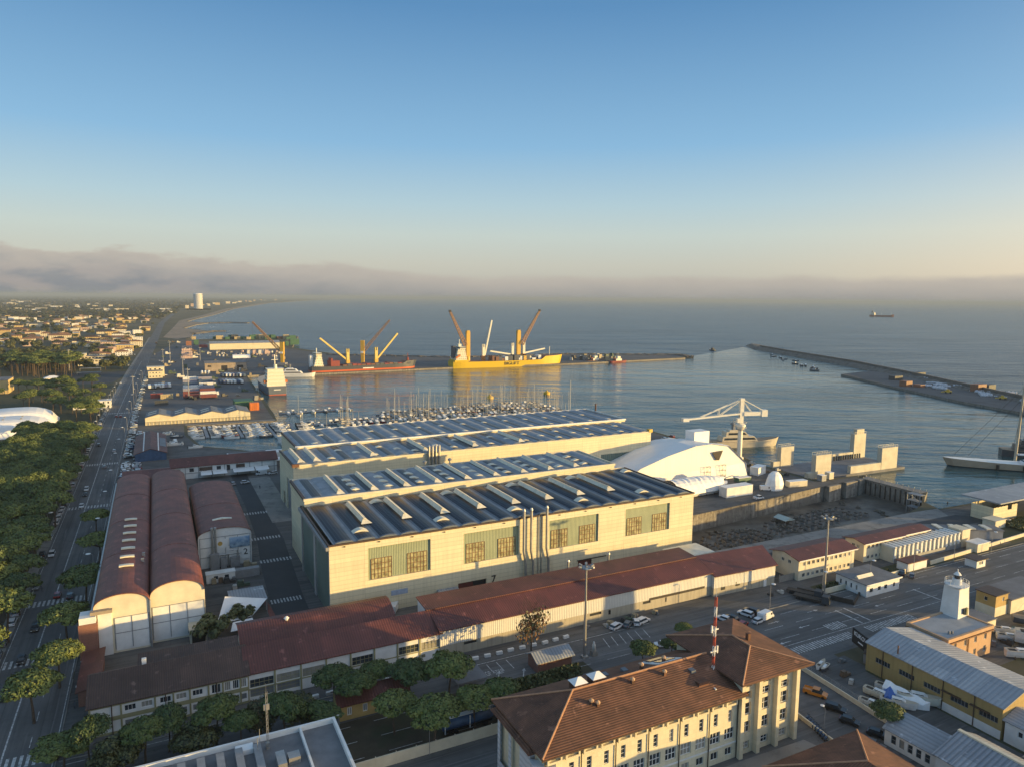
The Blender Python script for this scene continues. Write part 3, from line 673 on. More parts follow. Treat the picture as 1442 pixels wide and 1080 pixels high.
def ridge_light(parent, x, y0, y1, z, w=2.4, h=1.1):
    """long ridged roof light standing on a vault: smoked slopes, pale ridge cap and splayed front end"""
    a, b, c = x - w * .42, x + w * .58, x - .12; mb = MB()
    mb.ext([(a, z), (b, z), (c + .3, z + h), (c - .3, z + h)], y0 + 1.2, y1, 0)
    mb.quad((a - .03, y0 + 1.2, z), (a - .03, y1, z), (c - .34, y1, z + h + .02), (c - .34, y0 + 1.2, z + h + .02), 1)
    mb.ext([(c - .34, z + h + .02), (c + .62, z + h - .34), (c + .70, z + h - .16), (c - .3, z + h + .2)], y0 + .6, y1 + .2, 1)
    mb.poly([(a - .5, y0 - .7, z - .1), (b + .5, y0 - .7, z - .1), (c + .5, y0 + 1.2, z + h), (c - .3, y0 + 1.2, z + h)], 1)
    mb.tri((b + .5, y0 - .7, z - .1), (b, y0 + 1.2, z), (c + .5, y0 + 1.2, z + h), 1); mb.tri((a, y0 + 1.2, z), (a - .5, y0 - .7, z - .1), (c - .3, y0 + 1.2, z + h), 1)
    part('roof_light', mb, [m_smoked, m_trans], parent)
def dome_light(parent, x, y, z, w=4.6, l=2.6, h=0.9):
    mb = MB(); K = 6
    pr = [(x - w / 2 + w * k / K, z + h * math.sin(math.pi * k / K)) for k in range(K + 1)]
    mb.ext(pr, y, y + l, 0); part('smoke_vent', mb, m_trans, parent, smooth=False)
def lattice_window(parent, x0, x1, z0, z1, y, nx, ny):
    mb = MB(); f = 0.12
    for i in range(nx + 1):
        x = x0 + (x1 - x0) * i / nx; mb.box(x - f / 2, y - .10, z0, x + f / 2, y + .06, z1)
    for j in range(ny + 1):
        z = z0 + (z1 - z0) * j / ny; mb.box(x0, y - .08, z - f / 2, x1, y + .05, z + f / 2)
    w = part('window', mb, m_rust, parent)
    part('pane', MB().box(x0, y - .02, z0, x1, y + .03, z1), m_yglass, w)
HA = at('ship_hangar', 'long cream ship hangar with green window bays and vaulted solar roof, nearest the camera', 'hangar', 0, 0, 0)
PANELS = [(10.9, 29.6), (40.2, 58.9), (69.8, 88.6), (99.5, 118.3)]
ops = [(a, b, 10.1, 19.6) for a, b in PANELS]
mb = MB(); facade(mb, (0, 0), (128.9, 0), 0, 22, ops + [(0.6, 10.0, 0.0, 4.4), (38.4, 47.8, 0.0, 4.3), (80.9, 86.3, 0.4, 4.5)], 0.55)
facade(mb, (128.9, 0), (128.9, 42), 0, 22); facade(mb, (128.9, 42), (0, 42), 0, 22)
part('wall', mb, m_cream, HA)
mb = MB()
facade(mb, (0, 42), (0, 0), 0, 22, [(1.0, 20.0, 0.0, 20.5), (22.5, 41.0, 0.0, 20.5)], 0.5); part('side_wall', mb, plain('grey concrete', (0.30, 0.29, 0.27), 0.8, 0.2, .3), HA)
for a, b in ((1.0, 20.0), (22.5, 41.0)):
    part('hangar_door', MB().box(0.45, a - .0 + 1 - 1, 0, 0.7, b, 20.5), ribbed('green hangar door', (0.12, 0.17, 0.145), 1.2, 'wall', 0.05, 0.5, 0.2, dark=0.8), HA)
mb = MB(); mb.box(-0.9, -0.3, 20.6, 0.1, 42, 21.6); part('door_rail', mb, m_greysteel, HA)
for a, b in PANELS:
    pnl = part('cladding_bay', MB().box(a, 0.5, 10.1, b, 0.62, 19.6), m_greenc, HA)
    for w0 in (a + 1.0, a + 11.7): lattice_window(pnl, w0, w0 + 6.0, 10.1, 16.1, 0.44, 6, 4)
part('roller_door', MB().box(0.7, 0.35, 0, 6.0, 0.42, 4.4), plain('dark red door', (0.10, 0.022, 0.018), 0.6), HA)
part('roller_door', MB().box(38.6, 0.35, 0, 43.4, 0.42, 4.3), MATS['dark red door'], HA)
part('roller_door', MB().box(43.6, 0.35, 0, 47.6, 0.42, 4.3), m_black, HA)
part('sliding_door', MB().box(80.9, 0.3, 0.4, 86.3, 0.4, 4.5), MATS['dark red door'], HA)
part('door_track', MB().box(80.5, -.22, 4.55, 92, -.02, 4.8), m_black, HA)
text_mesh('number_seven', '7', 3.4, m_black, HA, (50.2, -0.06, 3.6), (R(90), 0, 0), 0.03, bold=0.03)
mb = MB(); mb.box(-.25, -.25, 21.6, 129.2, 0.25, 22.05); mb.box(128.7, .25, 21.6, 129.2, 42, 22.05); mb.box(-.25, .25, 21.6, 0.25, 42, 22.05); part('eaves_trim', mb, m_brown, HA)
vault_roof(HA, 1.2, 127.8, 38.6, 22.0, 6.33, 0.55, 0.5)
for i in range(8): ridge_light(HA, 13.9 + 12.62 * i, 13.5, 34.5, 22.7)
for i in range(6):
    dome_light(HA, 10.7 + 25.3 * i - (0 if i < 5 else 0), 6.5, 22.25) if i < 5 else None
    if i < 5: dome_light(HA, 23.3 + 25.3 * i, 33.5, 22.25)
for x in (60.1, 62.7, 68.3):
    mb = MB(); mb.tube((x, -1.1, 11.2), (x, -1.1, 24.4), .42, n=10); mb.tube((x, -1.1, 11.3), (x + .9, -0.9, 7.2), .42, n=10); mb.tube((x + .9, -.9, 7.3), (x + .9, -.9, 0), .42, n=10); mb.tube((x, -1.1, 24.4), (x, -1.1, 25.1), .6, .3, n=10)
    part('exhaust_duct', mb, m_steel, HA)
for i in range(13): part('wall_lamp', MB().box(4 + 9.9 * i, -.35, 21.0, 4.5 + 9.9 * i, -.02, 21.25), m_weed, HA)
part('sign_panel', MB().box(17.5, -.12, 4.4, 22.5, -.02, 5.9), plain('pale blue sign', (.30, .36, .46), .6, .3, .9), HA)
for x in (65.8, 66.9): part('downpipe', MB().tube((x, -.25, 0), (x, -.25, 22), .15), m_steel, HA)
part('awning', MB().ext([(0, 3.6), (-7, 2.9), (-7, 2.75), (0, 3.45)], 31.5, 38, axis='x'), m_greyroof, HA)
# raised rear bay of the same hangar
mb = MB(); mb.box(0.8, 39.6, 22.05, 122.2, 67, 24.3); mb.box(1.0, 42.02, 0, 122, 66.8, 22.05); part('rear_bay', mb, m_cream, HA)
mb = MB(); mb.box(.5, 39.3, 24.0, 122.5, 40.0, 24.75); mb.box(.5, 66.6, 24.0, 122.5, 67.3, 24.75); mb.box(121.9, 40, 24.0, 122.5, 66.6, 24.75); part('parapet', mb, m_cream2, HA)
part('parapet', MB().box(.5, 40, 24.0, 1.3, 66.6, 24.75), m_brown, HA)
vault_roof(HA, 1.6, 121.6, 26.2, 24.32, 6.0, 0.42, 40.2, 3)
for i in range(10): ridge_light(HA, 13 + 11.6 * i, 42.2, 65.2, 24.6, 2.2, 1.1) if i < 9 else None
for i in range(9):
    for k in range(3): dome_light(HA, 18.8 + 11.6 * i, 44.5 + 6.5 * k, 24.42, 4.2, 2.2, .6)
HB = at('ship_hangar', 'farther cream ship hangar beside the marina with a long grey vaulted solar roof', 'hangar', 7.4, 100, 0, 0.5)
mb = MB(); facade(mb, (0, 0), (181, 0), 0, 22, [(150, 172, 0, 12.5)], .5); facade(mb, (181, 0), (181, 33), 0, 22); facade(mb, (181, 33), (0, 33), 0, 22)
facade(mb, (0, 33), (0, 0), 0, 22, [(8, 12, 0, 6), (17, 30, 0, 14)], .5); part('wall', mb, m_cream, HB)
part('hangar_door', MB().box(150, .42, 0, 172, .5, 12.5), MATS['green hangar door'], HB)
part('hangar_door', MB().box(.42, 3, 0, .5, 16, 14), m_greysteel, HB)
mb = MB(); mb.box(-.3, -.3, 21.5, 181.3, .3, 22.1); mb.box(180.7, .3, 21.5, 181.3, 33, 22.1); part('eaves_trim', mb, m_cream2, HB)
part('eaves_trim', MB().box(-.3, .3, 21.5, .3, 33, 22.1), m_brown, HB)
part('corner_cap', MB().box(-.5, -.5, 21.3, 2.4, .8, 22.5), m_rust, HB)
part('corner_cap', MB().box(179.5, -.5, 21.6, 181.6, 1.5, 23.2), plain('yellow paint', (0.60, 0.36, 0.03), .5, .2), HB)
vault_roof(HB, .6, 180.4, 29, 22.02, 6.2, .5, .5, 3)
for x in (3.6, 10, 34, 58, 82, 106): ridge_light(HB, x, 3, 27, 22.5, 2.4, 1.2)
for i in range(26): dome_light(HB, 16.5 + 6.2 * i, 4.5 + 7 * (i * 2 % 3), 22.3, 3.8, 2.2, .5)
mb = MB(); mb.box(6.5, 29.6, 22.1, 186, 69, 23.3); mb.box(6.7, 33.02, 0, 185.8, 68.8, 22.1); part('rear_bay', mb, m_cream, HB)
mb = MB(); mb.box(6.2, 29.2, 23.0, 186.3, 30, 23.75); mb.box(6.2, 68.6, 23.0, 186.3, 69.3, 23.75); mb.box(185.8, 30, 23.0, 186.3, 68.6, 23.75); part('parapet', mb, m_white, HB)
part('parapet', MB().box(6.2, 30, 23.0, 6.9, 68.6, 23.75), m_brown, HB)
vault_roof(HB, 7.2, 185.5, 38, 23.32, 6.2, .42, 30.3, 2)
for i in range(27): dome_light(HB, 16 + 6.2 * i, 33 + 9 * (i * 2 % 4), 23.5, 3.8, 2.2, .42)
for i, x in enumerate((47, 55)):
    pass
part('vent_stack', MB().tube((186.5, 60, 22), (186.5, 60, 28), .5), m_rust, HB)
for x in (56, 57.6, 59.2, 60.8):
    mb = MB(); mb.tube((x + 2, -1.1, 8), (x + 2, -1.1, 25), .5, n=8); mb.tube((x + 2, -1.1, 25), (x + 2, -1.1, 25.6), .7, .3, n=8); part('exhaust_duct', mb, m_steel, HB)
for x in (52, 62.5):
    o = at('roof_ventilator', 'small round ventilator near the %s end of the lower vaulted roof edge' % ('left' if x < 55 else 'right'), 'ventilator', x, 67.5, 24.7)
    part('cowl', MB().lathe([(.3, 0), (.3, 1.0), (.75, 1.1), (.85, 1.7), (.2, 2.1)], 10), m_steel, o)
# ---------------------------------------------------------------- twin barrel sheds and the third one
m_bar = ribbed('red barrel roof', (0.178, 0.056, 0.037), 0.9, 'y', 0.03, 0.55, 0.36, dark=0.9, blotch=.22)
def arch(x0, x1, ze, za, K=16):
    return [(x0 + (x1 - x0) * (1 - math.cos(math.pi * k / K)) / 2, ze + (za - ze) * math.sin(math.pi * k / K) ** 0.9) for k in range(K + 1)]
BS = at('barrel_shed', 'twin barrel vaulted red roofed shed with a cream double gable front beside the avenue', 'shed', -57, 6, 0)
for k, (x0, x1, y0, ze, za) in enumerate(((0, 12.6, 0, 12.2, 15.3), (12.6, 25.6, 1.6, 12.4, 15.9))):
    pr = arch(x0, x1, ze, za); mb = MB()
    mb.poly([(x0, y0, 0), (x1, y0, 0)] + [(x, y0, z) for x, z in reversed(pr)])
    mb.poly([(x, 134, z) for x, z in pr] + [(x1, 134, 0), (x0, 134, 0)])
    xs = x0 if k == 0 else x1; mb.quad((xs, y0, 0), (xs, 134, 0), (xs, 134, ze), (xs, y0, ze)); part('gable_wall', mb, m_cream2, BS)
    rm = MB(); out = [(x, z + .22) for x, z in pr]; rm.ext(pr + out[::-1], y0 - .5, 134.4)
    for yy in (32, 66, 100): rm.ext([(x, z + .2) for x, z in pr] + [(x, z + .30) for x, z in pr][::-1], yy, yy + .35)
    part('barrel_roof', rm, m_bar, BS, smooth=False)
for i in range(7):
    pr = [(x, z) for x, z in arch(0, 12.6, 12.45, 15.55) if 4.0 < x < 9.0]; mb = MB(); y = 19 + i * 7.6
    mb.ext([(x, z + .1) for x, z in pr] + [(x, z + .5) for x, z in pr][::-1], y, y + 1.3); part('roof_light', mb, m_trans, BS)
def frame_bars(x0, x1, y, z0, z1, nx, ny, w=.16, mat=None):
    mb = MB()
    for i in range(nx + 1): x = x0 + (x1 - x0) * i / nx; mb.box(x - w / 2, y - .18, z0, x + w / 2, y + .02, z1)
    for j in range(1, ny + 1): z = z0 + (z1 - z0) * j / ny; mb.box(x0, y - .14, z - w / 2, x1, y + .02, z + w / 2)
    return mb
d1 = part('hangar_door', frame_bars(4.5, 12.2, 0, 1, 9.2, 2, 2), m_greysteel, BS); d2 = part('hangar_door', frame_bars(13, 25.4, 1.6, 1, 9.6, 3, 2), m_greysteel, BS)
for x0, x1, y, z1, pp in ((4.6, 12.1, 0, 9.1, d1), (13.1, 25.3, 1.6, 9.5, d2)): part('door_leaf', MB().box(x0, y - .05, .5, x1, y + .01, z1), m_white, pp)
part('downpipe', MB().tube((12.6, -.3, 0), (12.6, -.3, 12.6), .22), m_greysteel, BS)
part('pilaster', MB().box(.9, -.45, 0, 3.9, -.01, 11.2), m_white, BS)
part('gutter_box', MB().box(-.6, -1.7, 11.4, 4.2, -.5, 12.2), plain('worn sheet box', (.35, .28, .2), .7, .3), BS)
part('eaves_gutter', MB().box(-.5, -.5, 11.95, -.02, 134.4, 12.25), m_steel, BS)
t_ = part('brick_tower', MB().box(-3.2, -2.2, 0, .85, 3, 9.6), m_brick, BS); part('tower_cap', MB().box(-3.0, -2, 9.6, .6, 2.6, 11.2), m_white, t_)
part('porch', MB().box(21.4, -3.4, 0, 25.6, 1.55, 3.6).box(21.2, -3.6, 3.6, 25.8, 1.5, 3.95), m_cream2, BS)
part('porch_door', MB().box(21.9, -3.46, 0, 25.1, -3.38, 3.0), m_black, BS)
for x, y in ((10.6, 29), (10.4, 24), (16, 30), (16, 32)): part('roof_vent', MB().box(x, y, 13.6, x + .8, y + .5, 15.6), m_steel, BS)
B3 = at('barrel_shed', 'shorter single barrel roofed shed with a harbour poster and the number 2', 'shed', -30.6, 57, 0)
pr = arch(0, 16.6, 10.6, 13.3); mb = MB(); mb.poly([(0, 0, 0), (16.6, 0, 0)] + [(x, 0, z) for x, z in reversed(pr)]); mb.poly([(x, 66, z) for x, z in pr] + [(16.6, 66, 0), (0, 66, 0)])
mb.quad((16.6, 0, 0), (16.6, 66, 0), (16.6, 66, 10.6), (16.6, 0, 10.6)); part('gable_wall', mb, m_white, B3)
rm = MB(); rm.ext(pr + [(x, z + .22) for x, z in pr][::-1], -.5, 66.4); rm.ext([(x, z + .2) for x, z in pr] + [(x, z + .3) for x, z in pr][::-1], 30, 30.4); part('barrel_roof', rm, m_bar, B3)
f_ = part('door_frame', frame_bars(.5, 16.2, 0, .5, 10.3, 4, 3), m_greysteel, B3)
def poster_mat():
    nt = NT('harbour poster'); tc = nt.add('ShaderNodeTexCoord'); f = noise_fac(nt, .8, 5, .35, .65); sp = nt.add('ShaderNodeSeparateXYZ'); nt.link(tc.outputs['Object'], sp.inputs[0])
    mr = nt.add('ShaderNodeMapRange'); mr.inputs[1].default_value = 6; mr.inputs[2].default_value = 9.6; nt.link(sp.outputs[2], mr.inputs[0])
    nt.link(mixcol(nt, mr.outputs[0], mixcol(nt, f, (.03, .06, .10), (.2, .3, .38)), mixcol(nt, f, (.15, .3, .5), (.4, .5, .6))), nt.b.inputs['Base Color']); return nt.m
part('poster', MB().box(9.6, -.26, 6.0, 16.0, -.2, 9.6), poster_mat(), B3)
part('sign_panel', MB().box(5.2, -.26, 6.4, 9.3, -.2, 9.5), m_white, B3); part('sign_emblem', MB().lathe([(.02, 0), (.75, .01), (.75, .02), (.02, .03)], 12), plain('gold mark', (.5, .3, .06), .6), B3).matrix_local = Matrix.Translation((6.7, -.3, 8)) @ Matrix.Rotation(R(90), 4, 'X')
part('number_board', MB().box(13.3, -.26, 1.6, 15.9, -.2, 5.6), m_white, B3); text_mesh('number_two', '2', 2.9, m_black, B3, (14.6, -.30, 4.1), (R(90), 0, 0), .02, bold=.03)
for x in (4.3, 5.3): part('exhaust_duct', MB().tube((x, -.8, 2), (x, -.8, 13.2), .3).tube((x, -.8, 13.2), (x, -.8, 13.9), .5, .4), m_steel, B3)
o = part('filter_unit', MB().box(3.4, -2.4, 0, 6.2, -.9, 5.2).box(6.6, -2.2, 0, 8.4, -.8, 3.6).box(9.6, -2, 0, 12.6, -.6, 3.2), m_greysteel, B3)
part('pipework', MB().tube((6, -1.6, 4.6), (9, -1.6, 4.6), .22).tube((9, -1.6, 4.6), (9, -1.6, 1), .22).tube((12, -1.2, 3.1), (12, -1.2, 5.6), .2).tube((12, -1.2, 5.6), (9.5, -1.2, 5.6), .2), m_steel, B3)
part('roof_light', MB().ext([(5.2, 13.1), (8.3, 13.5), (8.3, 13.9), (5.2, 13.5)], 9, 10.4).ext([(8.4, 13.5), (11.4, 13.1), (11.4, 13.5), (8.4, 13.9)], 9, 10.4), m_trans, B3)
cab = at('site_cabin', 'white site cabin with two windows before the barrel shed', 'cabin', -29.2, 43, 0)
part('wall', shell(8.5, 3, 2.8), m_white, cab); part('roof', MB().box(-.15, -.15, 2.8, 8.65, 3.15, 2.95), m_white, cab)
for x in (2.2, 5.4): part('window', MB().box(x, -.06, 1.2, x + 1.2, .02, 2.2), m_glass, cab)
part('annex', MB().box(8.6, .8, 0, 16, 3.2, 2.6), m_greysteel, cab)
shl = at('flat_roof_shelter', 'square grey flat roofed shelter between the works lane and white sail canopy', 'shelter', -24.5, 15.5, 0)
part('roof', MB().box(0, 0, 3.2, 10, 10.5, 3.5), m_greyroof, shl)
for x, y in ((.3, .3), (9.5, .3), (.3, 10), (9.5, 10)): part('post', MB().box(x, y, 0, x + .25, y + .25, 3.2), m_greysteel, shl)
sail = at('shade_sail', 'white pointed shade sail stretched between trees beside the twin barrel shed', 'shade sail', -29, 4, 0)
def sail_mesh(c, sag=1.0, N=8):
    mb = MB(); P = lambda u, v: tuple((Vector(c[0]) * (1 - u) + Vector(c[1]) * u) * (1 - v) + (Vector(c[3]) * (1 - u) + Vector(c[2]) * u) * v - Vector((0, 0, sag * 16 * u * (1 - u) * v * (1 - v))))
    pin = lambda a: a + .16 * math.sin(2 * math.pi * a) * 0
    for i in range(N):
        for j in range(N): mb.quad(P(i / N, j / N), P((i + 1) / N, j / N), P((i + 1) / N, (j + 1) / N), P(i / N, (j + 1) / N))
    return mb
part('canvas', sail_mesh([(0, 0, 3.4), (9, 1, 3.6), (14, 9, 4.6), (3, 10, 6.8)], 1.2), m_canvas, sail, True); part('canvas', sail_mesh([(3, -5, 3), (9.5, -4.5, 3.2), (9, .6, 3.4), (4, .2, 3.2)], .6), m_canvas, sail, True)
for p in ((3, 10, 6.8), (14, 9, 4.6), (0, 0, 3.4)): part('mast', MB().tube((p[0], p[1], 0), p, .09), m_greysteel, sail)
# ---------------------------------------------------------------- the long row in front
RA = at('office_row', 'two storey white and olive office row with a dark brown roof by the avenue', 'building', -55.6, -32, 0)
w, h, d = 30.4, 6.7, 14.5
upr = [(6.3, 8.4, 4.35, 5.6), (9.4, 11.5, 4.35, 5.6), (12.9, 15, 4.35, 5.6), (16, 18, 4.35, 5.6), (19.2, 21.2, 4.35, 5.6), (23.0, 24.8, 3.9, 5.9), (25.6, 26.8, 3.9, 5.9), (27.3, 28.5, 3.9, 5.9), (28.9, 30.1, 3.9, 5.9)]
lwr = [(a, b, 1.1, 2.4) for a, b, _, _ in upr]
mb = shell(w, d, h, {'front': upr + lwr}); gable_ends(mb, w, d, h, 9.6, 'x', 8.0); part('wall', mb, m_white, RA)
bands = MB(); bands.box(-.08, -.08, 2.9, w, -.01, 3.8); bands.box(-.08, -.08, 6.0, w, -.01, 6.75); bands.box(-.08, -.08, 0, w, -.01, .5)
for x in (-.1, 5.5, 11.8, 15.3, 18.5, 22.2, 25.1, 28.7): bands.box(x, -.14, 0, x + .35, -.012, 6.7)
part('olive_bands', bands, m_olive, RA)
for q in upr: window(RA, *CORN(w, d)['front'], q, m_white, m_glass, 3, 1)
for q in lwr: window(RA, *CORN(w, d)['front'], q, m_greysteel, plain('grey shutter', (.17, .18, .19), .5, .2), 3, 1)
part('roof', gable_x(w, d, h, 9.6, .6, .25, 8.0), m_brownroof, RA)
part('rear_wing', MB().box(9, 8.6, 0, 29.5, 15, 8.9).box(8.7, 8.3, 8.9, 29.8, 15.3, 9.2), m_brownroof, RA)
for x in (4, 14, 24): part('downpipe', MB().tube((x, -.2, 0), (x, -.2, 6.6), .1), m_brown, RA)
part('chimney', MB().box(9.6, 9, 9, 10.5, 9.8, 10.6), m_white, RA)
SH = at('lean_to_shed', 'small red roofed lean-to between the office row and the brick tower', 'shed', -58.8, -18, 0)
part('wall', MB().box(0, 0, 0, 4, 19, 3.6), m_brick, SH); part('roof', MB().ext([(-.5, 3.4), (4.4, 4.2), (4.4, 4.4), (-.5, 3.6)], -.4, 19.2), m_redroof_y, SH)
SH = at('garden_shed', 'low red roofed shed with an enclosed yard behind the office row', 'shed', -53.8, -16.6, 0)
part('wall', MB().box(0, 0, 0, 9.5, 5, 3.2), m_brick, SH); part('roof', MB().ext([(-.3, 3.2), (5.4, 3.7), (5.4, 3.9), (-.3, 3.4)], -.3, 9.9, axis='x'), m_redroof, SH)
RB = at('workshop_row', 'white panelled workshop row with a long plain red brown roof', 'building', -25.1, -31.6, 0)
w, h, d = 45.6, 6.6, 13
bays = [(5.75 * i, 5.75 * (i + 1)) for i in range(8)]
ops = []
for i, (a, b) in enumerate(bays):
    if i in (0, 1): ops += [(a + .4, b - .3, 3.0, 4.9), (a + .4, b - .3, .8, 2.6)]
    elif i in (2, 4, 6): ops.append((a + .35, b - .35, 2.9, 4.9))
    elif i == 7: ops += [(a + .35, b - .6, 2.9, 4.9)]
    if i == 6: ops += [(a + 6.1, a + 7.2, .9, 1.8)]
mb = shell(w, d, h, {'front': ops}); gable_ends(mb, w, d, h, 9.6, 'x', 6.8); part('wall', mb, m_white, RB)
for q in ops: window(RB, *CORN(w, d)['front'], q, m_olive, m_glass if q[2] > 2 else MATS['grey shutter'], 5, 2)
bands = MB()
for i in range(9): bands.box(5.75 * i - .2 if i else -.1, -.16, 0, 5.75 * i + .2, -.012, 6.6)
bands.box(-.1, -.1, 2.6, w, -.008, 2.85); bands.box(-.1, -.1, 6.1, w, -.008, 6.6); part('olive_bands', bands, m_olive, RB)
part('roof', gable_x(w, d, h, 9.6, .6, .25, 6.8), m_redroof, RB)
CR = at('curved_roof_hall', 'hall with a curved red roof tucked behind the workshop row', 'hall', -25, -20, 0)
pr = [(0, 7.2), (2, 8.6), (4.2, 9.5), (6.6, 9.9), (8.6, 9.6), (10, 9.0)]
mb = MB(); mb.ext([(0, 0)] + pr + [(10, 0)], 0, 37, axis='x'); part('wall', mb, m_cream2, CR); part('curved_roof', MB().ext([(a, z + .03) for a, z in pr] + [(a, z + .25) for a, z in pr][::-1], -.5, 37.6, axis='x'), m_redroof, CR)
part('roof_vent', MB().lathe([(.4, 9), (.4, 10.2), (.7, 10.3), (.2, 10.8)], 8, 11, 5), m_white, CR)
LS = at('long_shed', 'very long shed with a two level red brown roof and corrugated front wall', 'shed', 20.4, -32, 0)
w, h = 88.6, 7.2
mb = MB(); mb.box(0, 0, 3.0, w, 13.5, h); part('corrugated_wall', mb, m_whitecor, LS)
pl = [(6.5, 10, 2.0, 2.75), (24, 27, 2.0, 2.7), (44.5, 48.4, 2.0, 2.75), (50.8, 51.6, 1.2, 2.6), (62.8, 65.6, 2.0, 2.8), (71, 71.5, 1.2, 2.6)]
mb = MB(); facade(mb, (0, .06), (w, .06), 0, 3.0, pl, .3); facade(mb, (w, .06), (w, 13.4), 0, 3.0); facade(mb, (0, 13.4), (0, .06), 0, 3.0)
part('plinth_wall', mb, panelled('stained plinth blocks', (.40, .355, .27), 4.4, 3.2, .05, .7, .85, .1, 0, .7), LS)
for q in pl: part('window', MB().box(q[0], .25, q[2], q[1], .32, q[3]), m_black, LS)
mb = MB(); mb.box(65, -.02, 2.75, 86, .05, 3.5); part('cable_tray', mb, m_weed, LS)
part('roof', MB().ext([(-.5, 7.05), (7.2, 9.5), (7.2, 9.75), (-.5, 7.3)], -.4, w + .3, axis='x'), m_redroof, LS)
mb = MB(); mb.box(-.8, 7.3, 0, w - .6, 14.8, 9.75); part('rear_wall', mb, m_white, LS)
part('roof', MB().ext([(6.9, 9.75), (15.3, 10.1), (15.3, 10.35), (6.9, 10.0)], -1.2, w - .2, axis='x'), m_redroof, LS)
text_mesh('letter', 'e', 1.9, m_black, LS, (22.6, -.08, 4.3), (R(90), 0, 0), .03, bold=.03)
for x, y in ((47, 16.2), (61.5, 16.2)): part('flue', MB().tube((x, y, 0), (x, y, 12), .35).tube((x, y, 12), (x, y, 12.5), .55, .4), m_steel, LS)
EP = at('end_shed', 'red brown roofed shed with a white corrugated wall ending the long row', 'shed', 109, -33.2, 0)
mb = MB(); mb.prism([(0, 0), (24.5, -1.0), (29, 9.5), (0, 10)], 2.6, 6.6); part('corrugated_wall', mb, m_whitecor, EP)
mb = MB(); mb.prism([(0, .06), (24.4, -.94), (28.9, 9.4), (0, 9.9)], 0, 2.6); part('plinth_wall', mb, MATS['stained plinth blocks'], EP)
mb = MB(); top = [(-.3, -.6, 6.6), (25, -1.6, 6.6), (29.8, 9.8, 8.8), (-.3, 10.2, 9.4)]; mb.poly(top); mb.poly([(x, y, z - .25) for x, y, z in top][::-1])
for i in range(4):
    a, b = top[i], top[(i + 1) % 4]; mb.quad((a[0], a[1], a[2] - .25), (b[0], b[1], b[2] - .25), b, a)
part('roof', mb, m_redroof, EP); part('door', MB().box(19.8, -.95, 0, 21, -.80, 2.2), m_white, EP); part('window', MB().box(8.5, -.36, 2.0, 13.5, -.2, 3.4), m_black, EP); part('window', MB().box(2.8, -.12, 1.6, 7.6, .0, 2.8), m_black, EP)
AX = at('annex', 'pale flat roofed annex between the hangar corner and the long shed', 'building', 110, -16.5, 0)
part('wall', MB().box(0, 0, 0, 14, 9, 6.2), m_cream2, AX); part('roof', MB().box(-.3, -.3, 6.2, 14.3, 9.3, 6.5), m_trans, AX)
def long_office(name, label, s, t, w, d, h, zr, roofm, n, wall=None, lit=3.6):
    o = at(name, label, 'building', s, t, 0); wall = wall or m_cream2
    q = [(1.5 + (w - 3) * (i + .15) / n, 1.5 + (w - 3) * (i + .75) / n, h - 2.3, h - 1.1) for i in range(n)]
    q2 = [(a, b, .9, 2.1) for a, b, _, _ in q]; qs = [(d * .35, d * .35 + 1.2, h - 2.3, h - 1.2), (d * .6, d * .6 + 1.2, h - 2.3, h - 1.2)]
    mb = shell(w, d, h, {'front': q + q2, 'left': qs}); gable_ends(mb, w, d, h, zr, 'x'); part('wall', mb, wall, o)
    for c in q + q2: window(o, *CORN(w, d)['front'], c, m_white, m_glass, 2, 1)
    for c in qs: window(o, *CORN(w, d)['left'], c, m_white, m_glass, 2, 1)
    part('roof', gable_x(w, d, h, zr, .9, .22), roofm, o); part('fascia', MB().box(-.6, -.95, h - .35, w + .6, -.75, h - .02), m_white, o)
    return o
long_office('yard_office', 'cream two storey office with a wide red roof below the tall right lamp mast', 142.5, -35.5, 26.5, 11, 7.0, 8.2, m_redroof, 11)
long_office('yard_office', 'narrow red roofed office between the wide office and the ribbed white block', 176.5, -33.5, 20.5, 7.5, 6.8, 7.6, m_redroof, 8)
long_office('yard_office', 'smallest red roofed office at the right end, behind the ribbed white block', 198, -33, 14, 6.8, 6.8, 7.6, m_redroof, 5)
RI = at('ribbed_block', 'white block with a ribbed front and ribbed flat roof beside the red roofed offices', 'building', 185.3, -38.3, 0)
mb = MB(); mb.box(0, 0, 0, 38, 5.5, 5.2); part('wall', mb, m_cream2, RI); mb = MB()
for i in range(16): mb.box(.2 + 2.4 * i, -.5, 0, 1.0 + 2.4 * i, -.01, 5.6); mb.box(.2 + 2.4 * i, -.5, 5.21, 1.3 + 2.4 * i, 5.5, 5.75)
part('ribs', mb, m_white, RI); part('end_block', MB().box(38.2, -.6, 0, 43, 4.6, 6.2).box(38.0, -.8, 6.2, 43.2, 4.8, 6.5), m_cream2, RI)
part('base', MB().box(-.1, -.62, 0, 38, -.51, 1.6), m_greysteel, RI)
GR = at('grey_workshop', 'grey flat roofed workshop strip behind the ribbed white block', 'building', 214, -26, 0, -28)
part('wall', MB().box(0, 0, 0, 34, 6, 4.2), plain('grey blue wall', (.24, .25, .27), .7), GR); part('roof', MB().box(-.3, -.3, 4.2, 34.3, 6.3, 4.45), m_flat, GR)
mb = MB()
for i in range(5): mb.box(4 + 6 * i, .4, 4.46, 6 + 6 * i, 5.6, 4.9)
part('roof_light', mb, m_trans, GR)
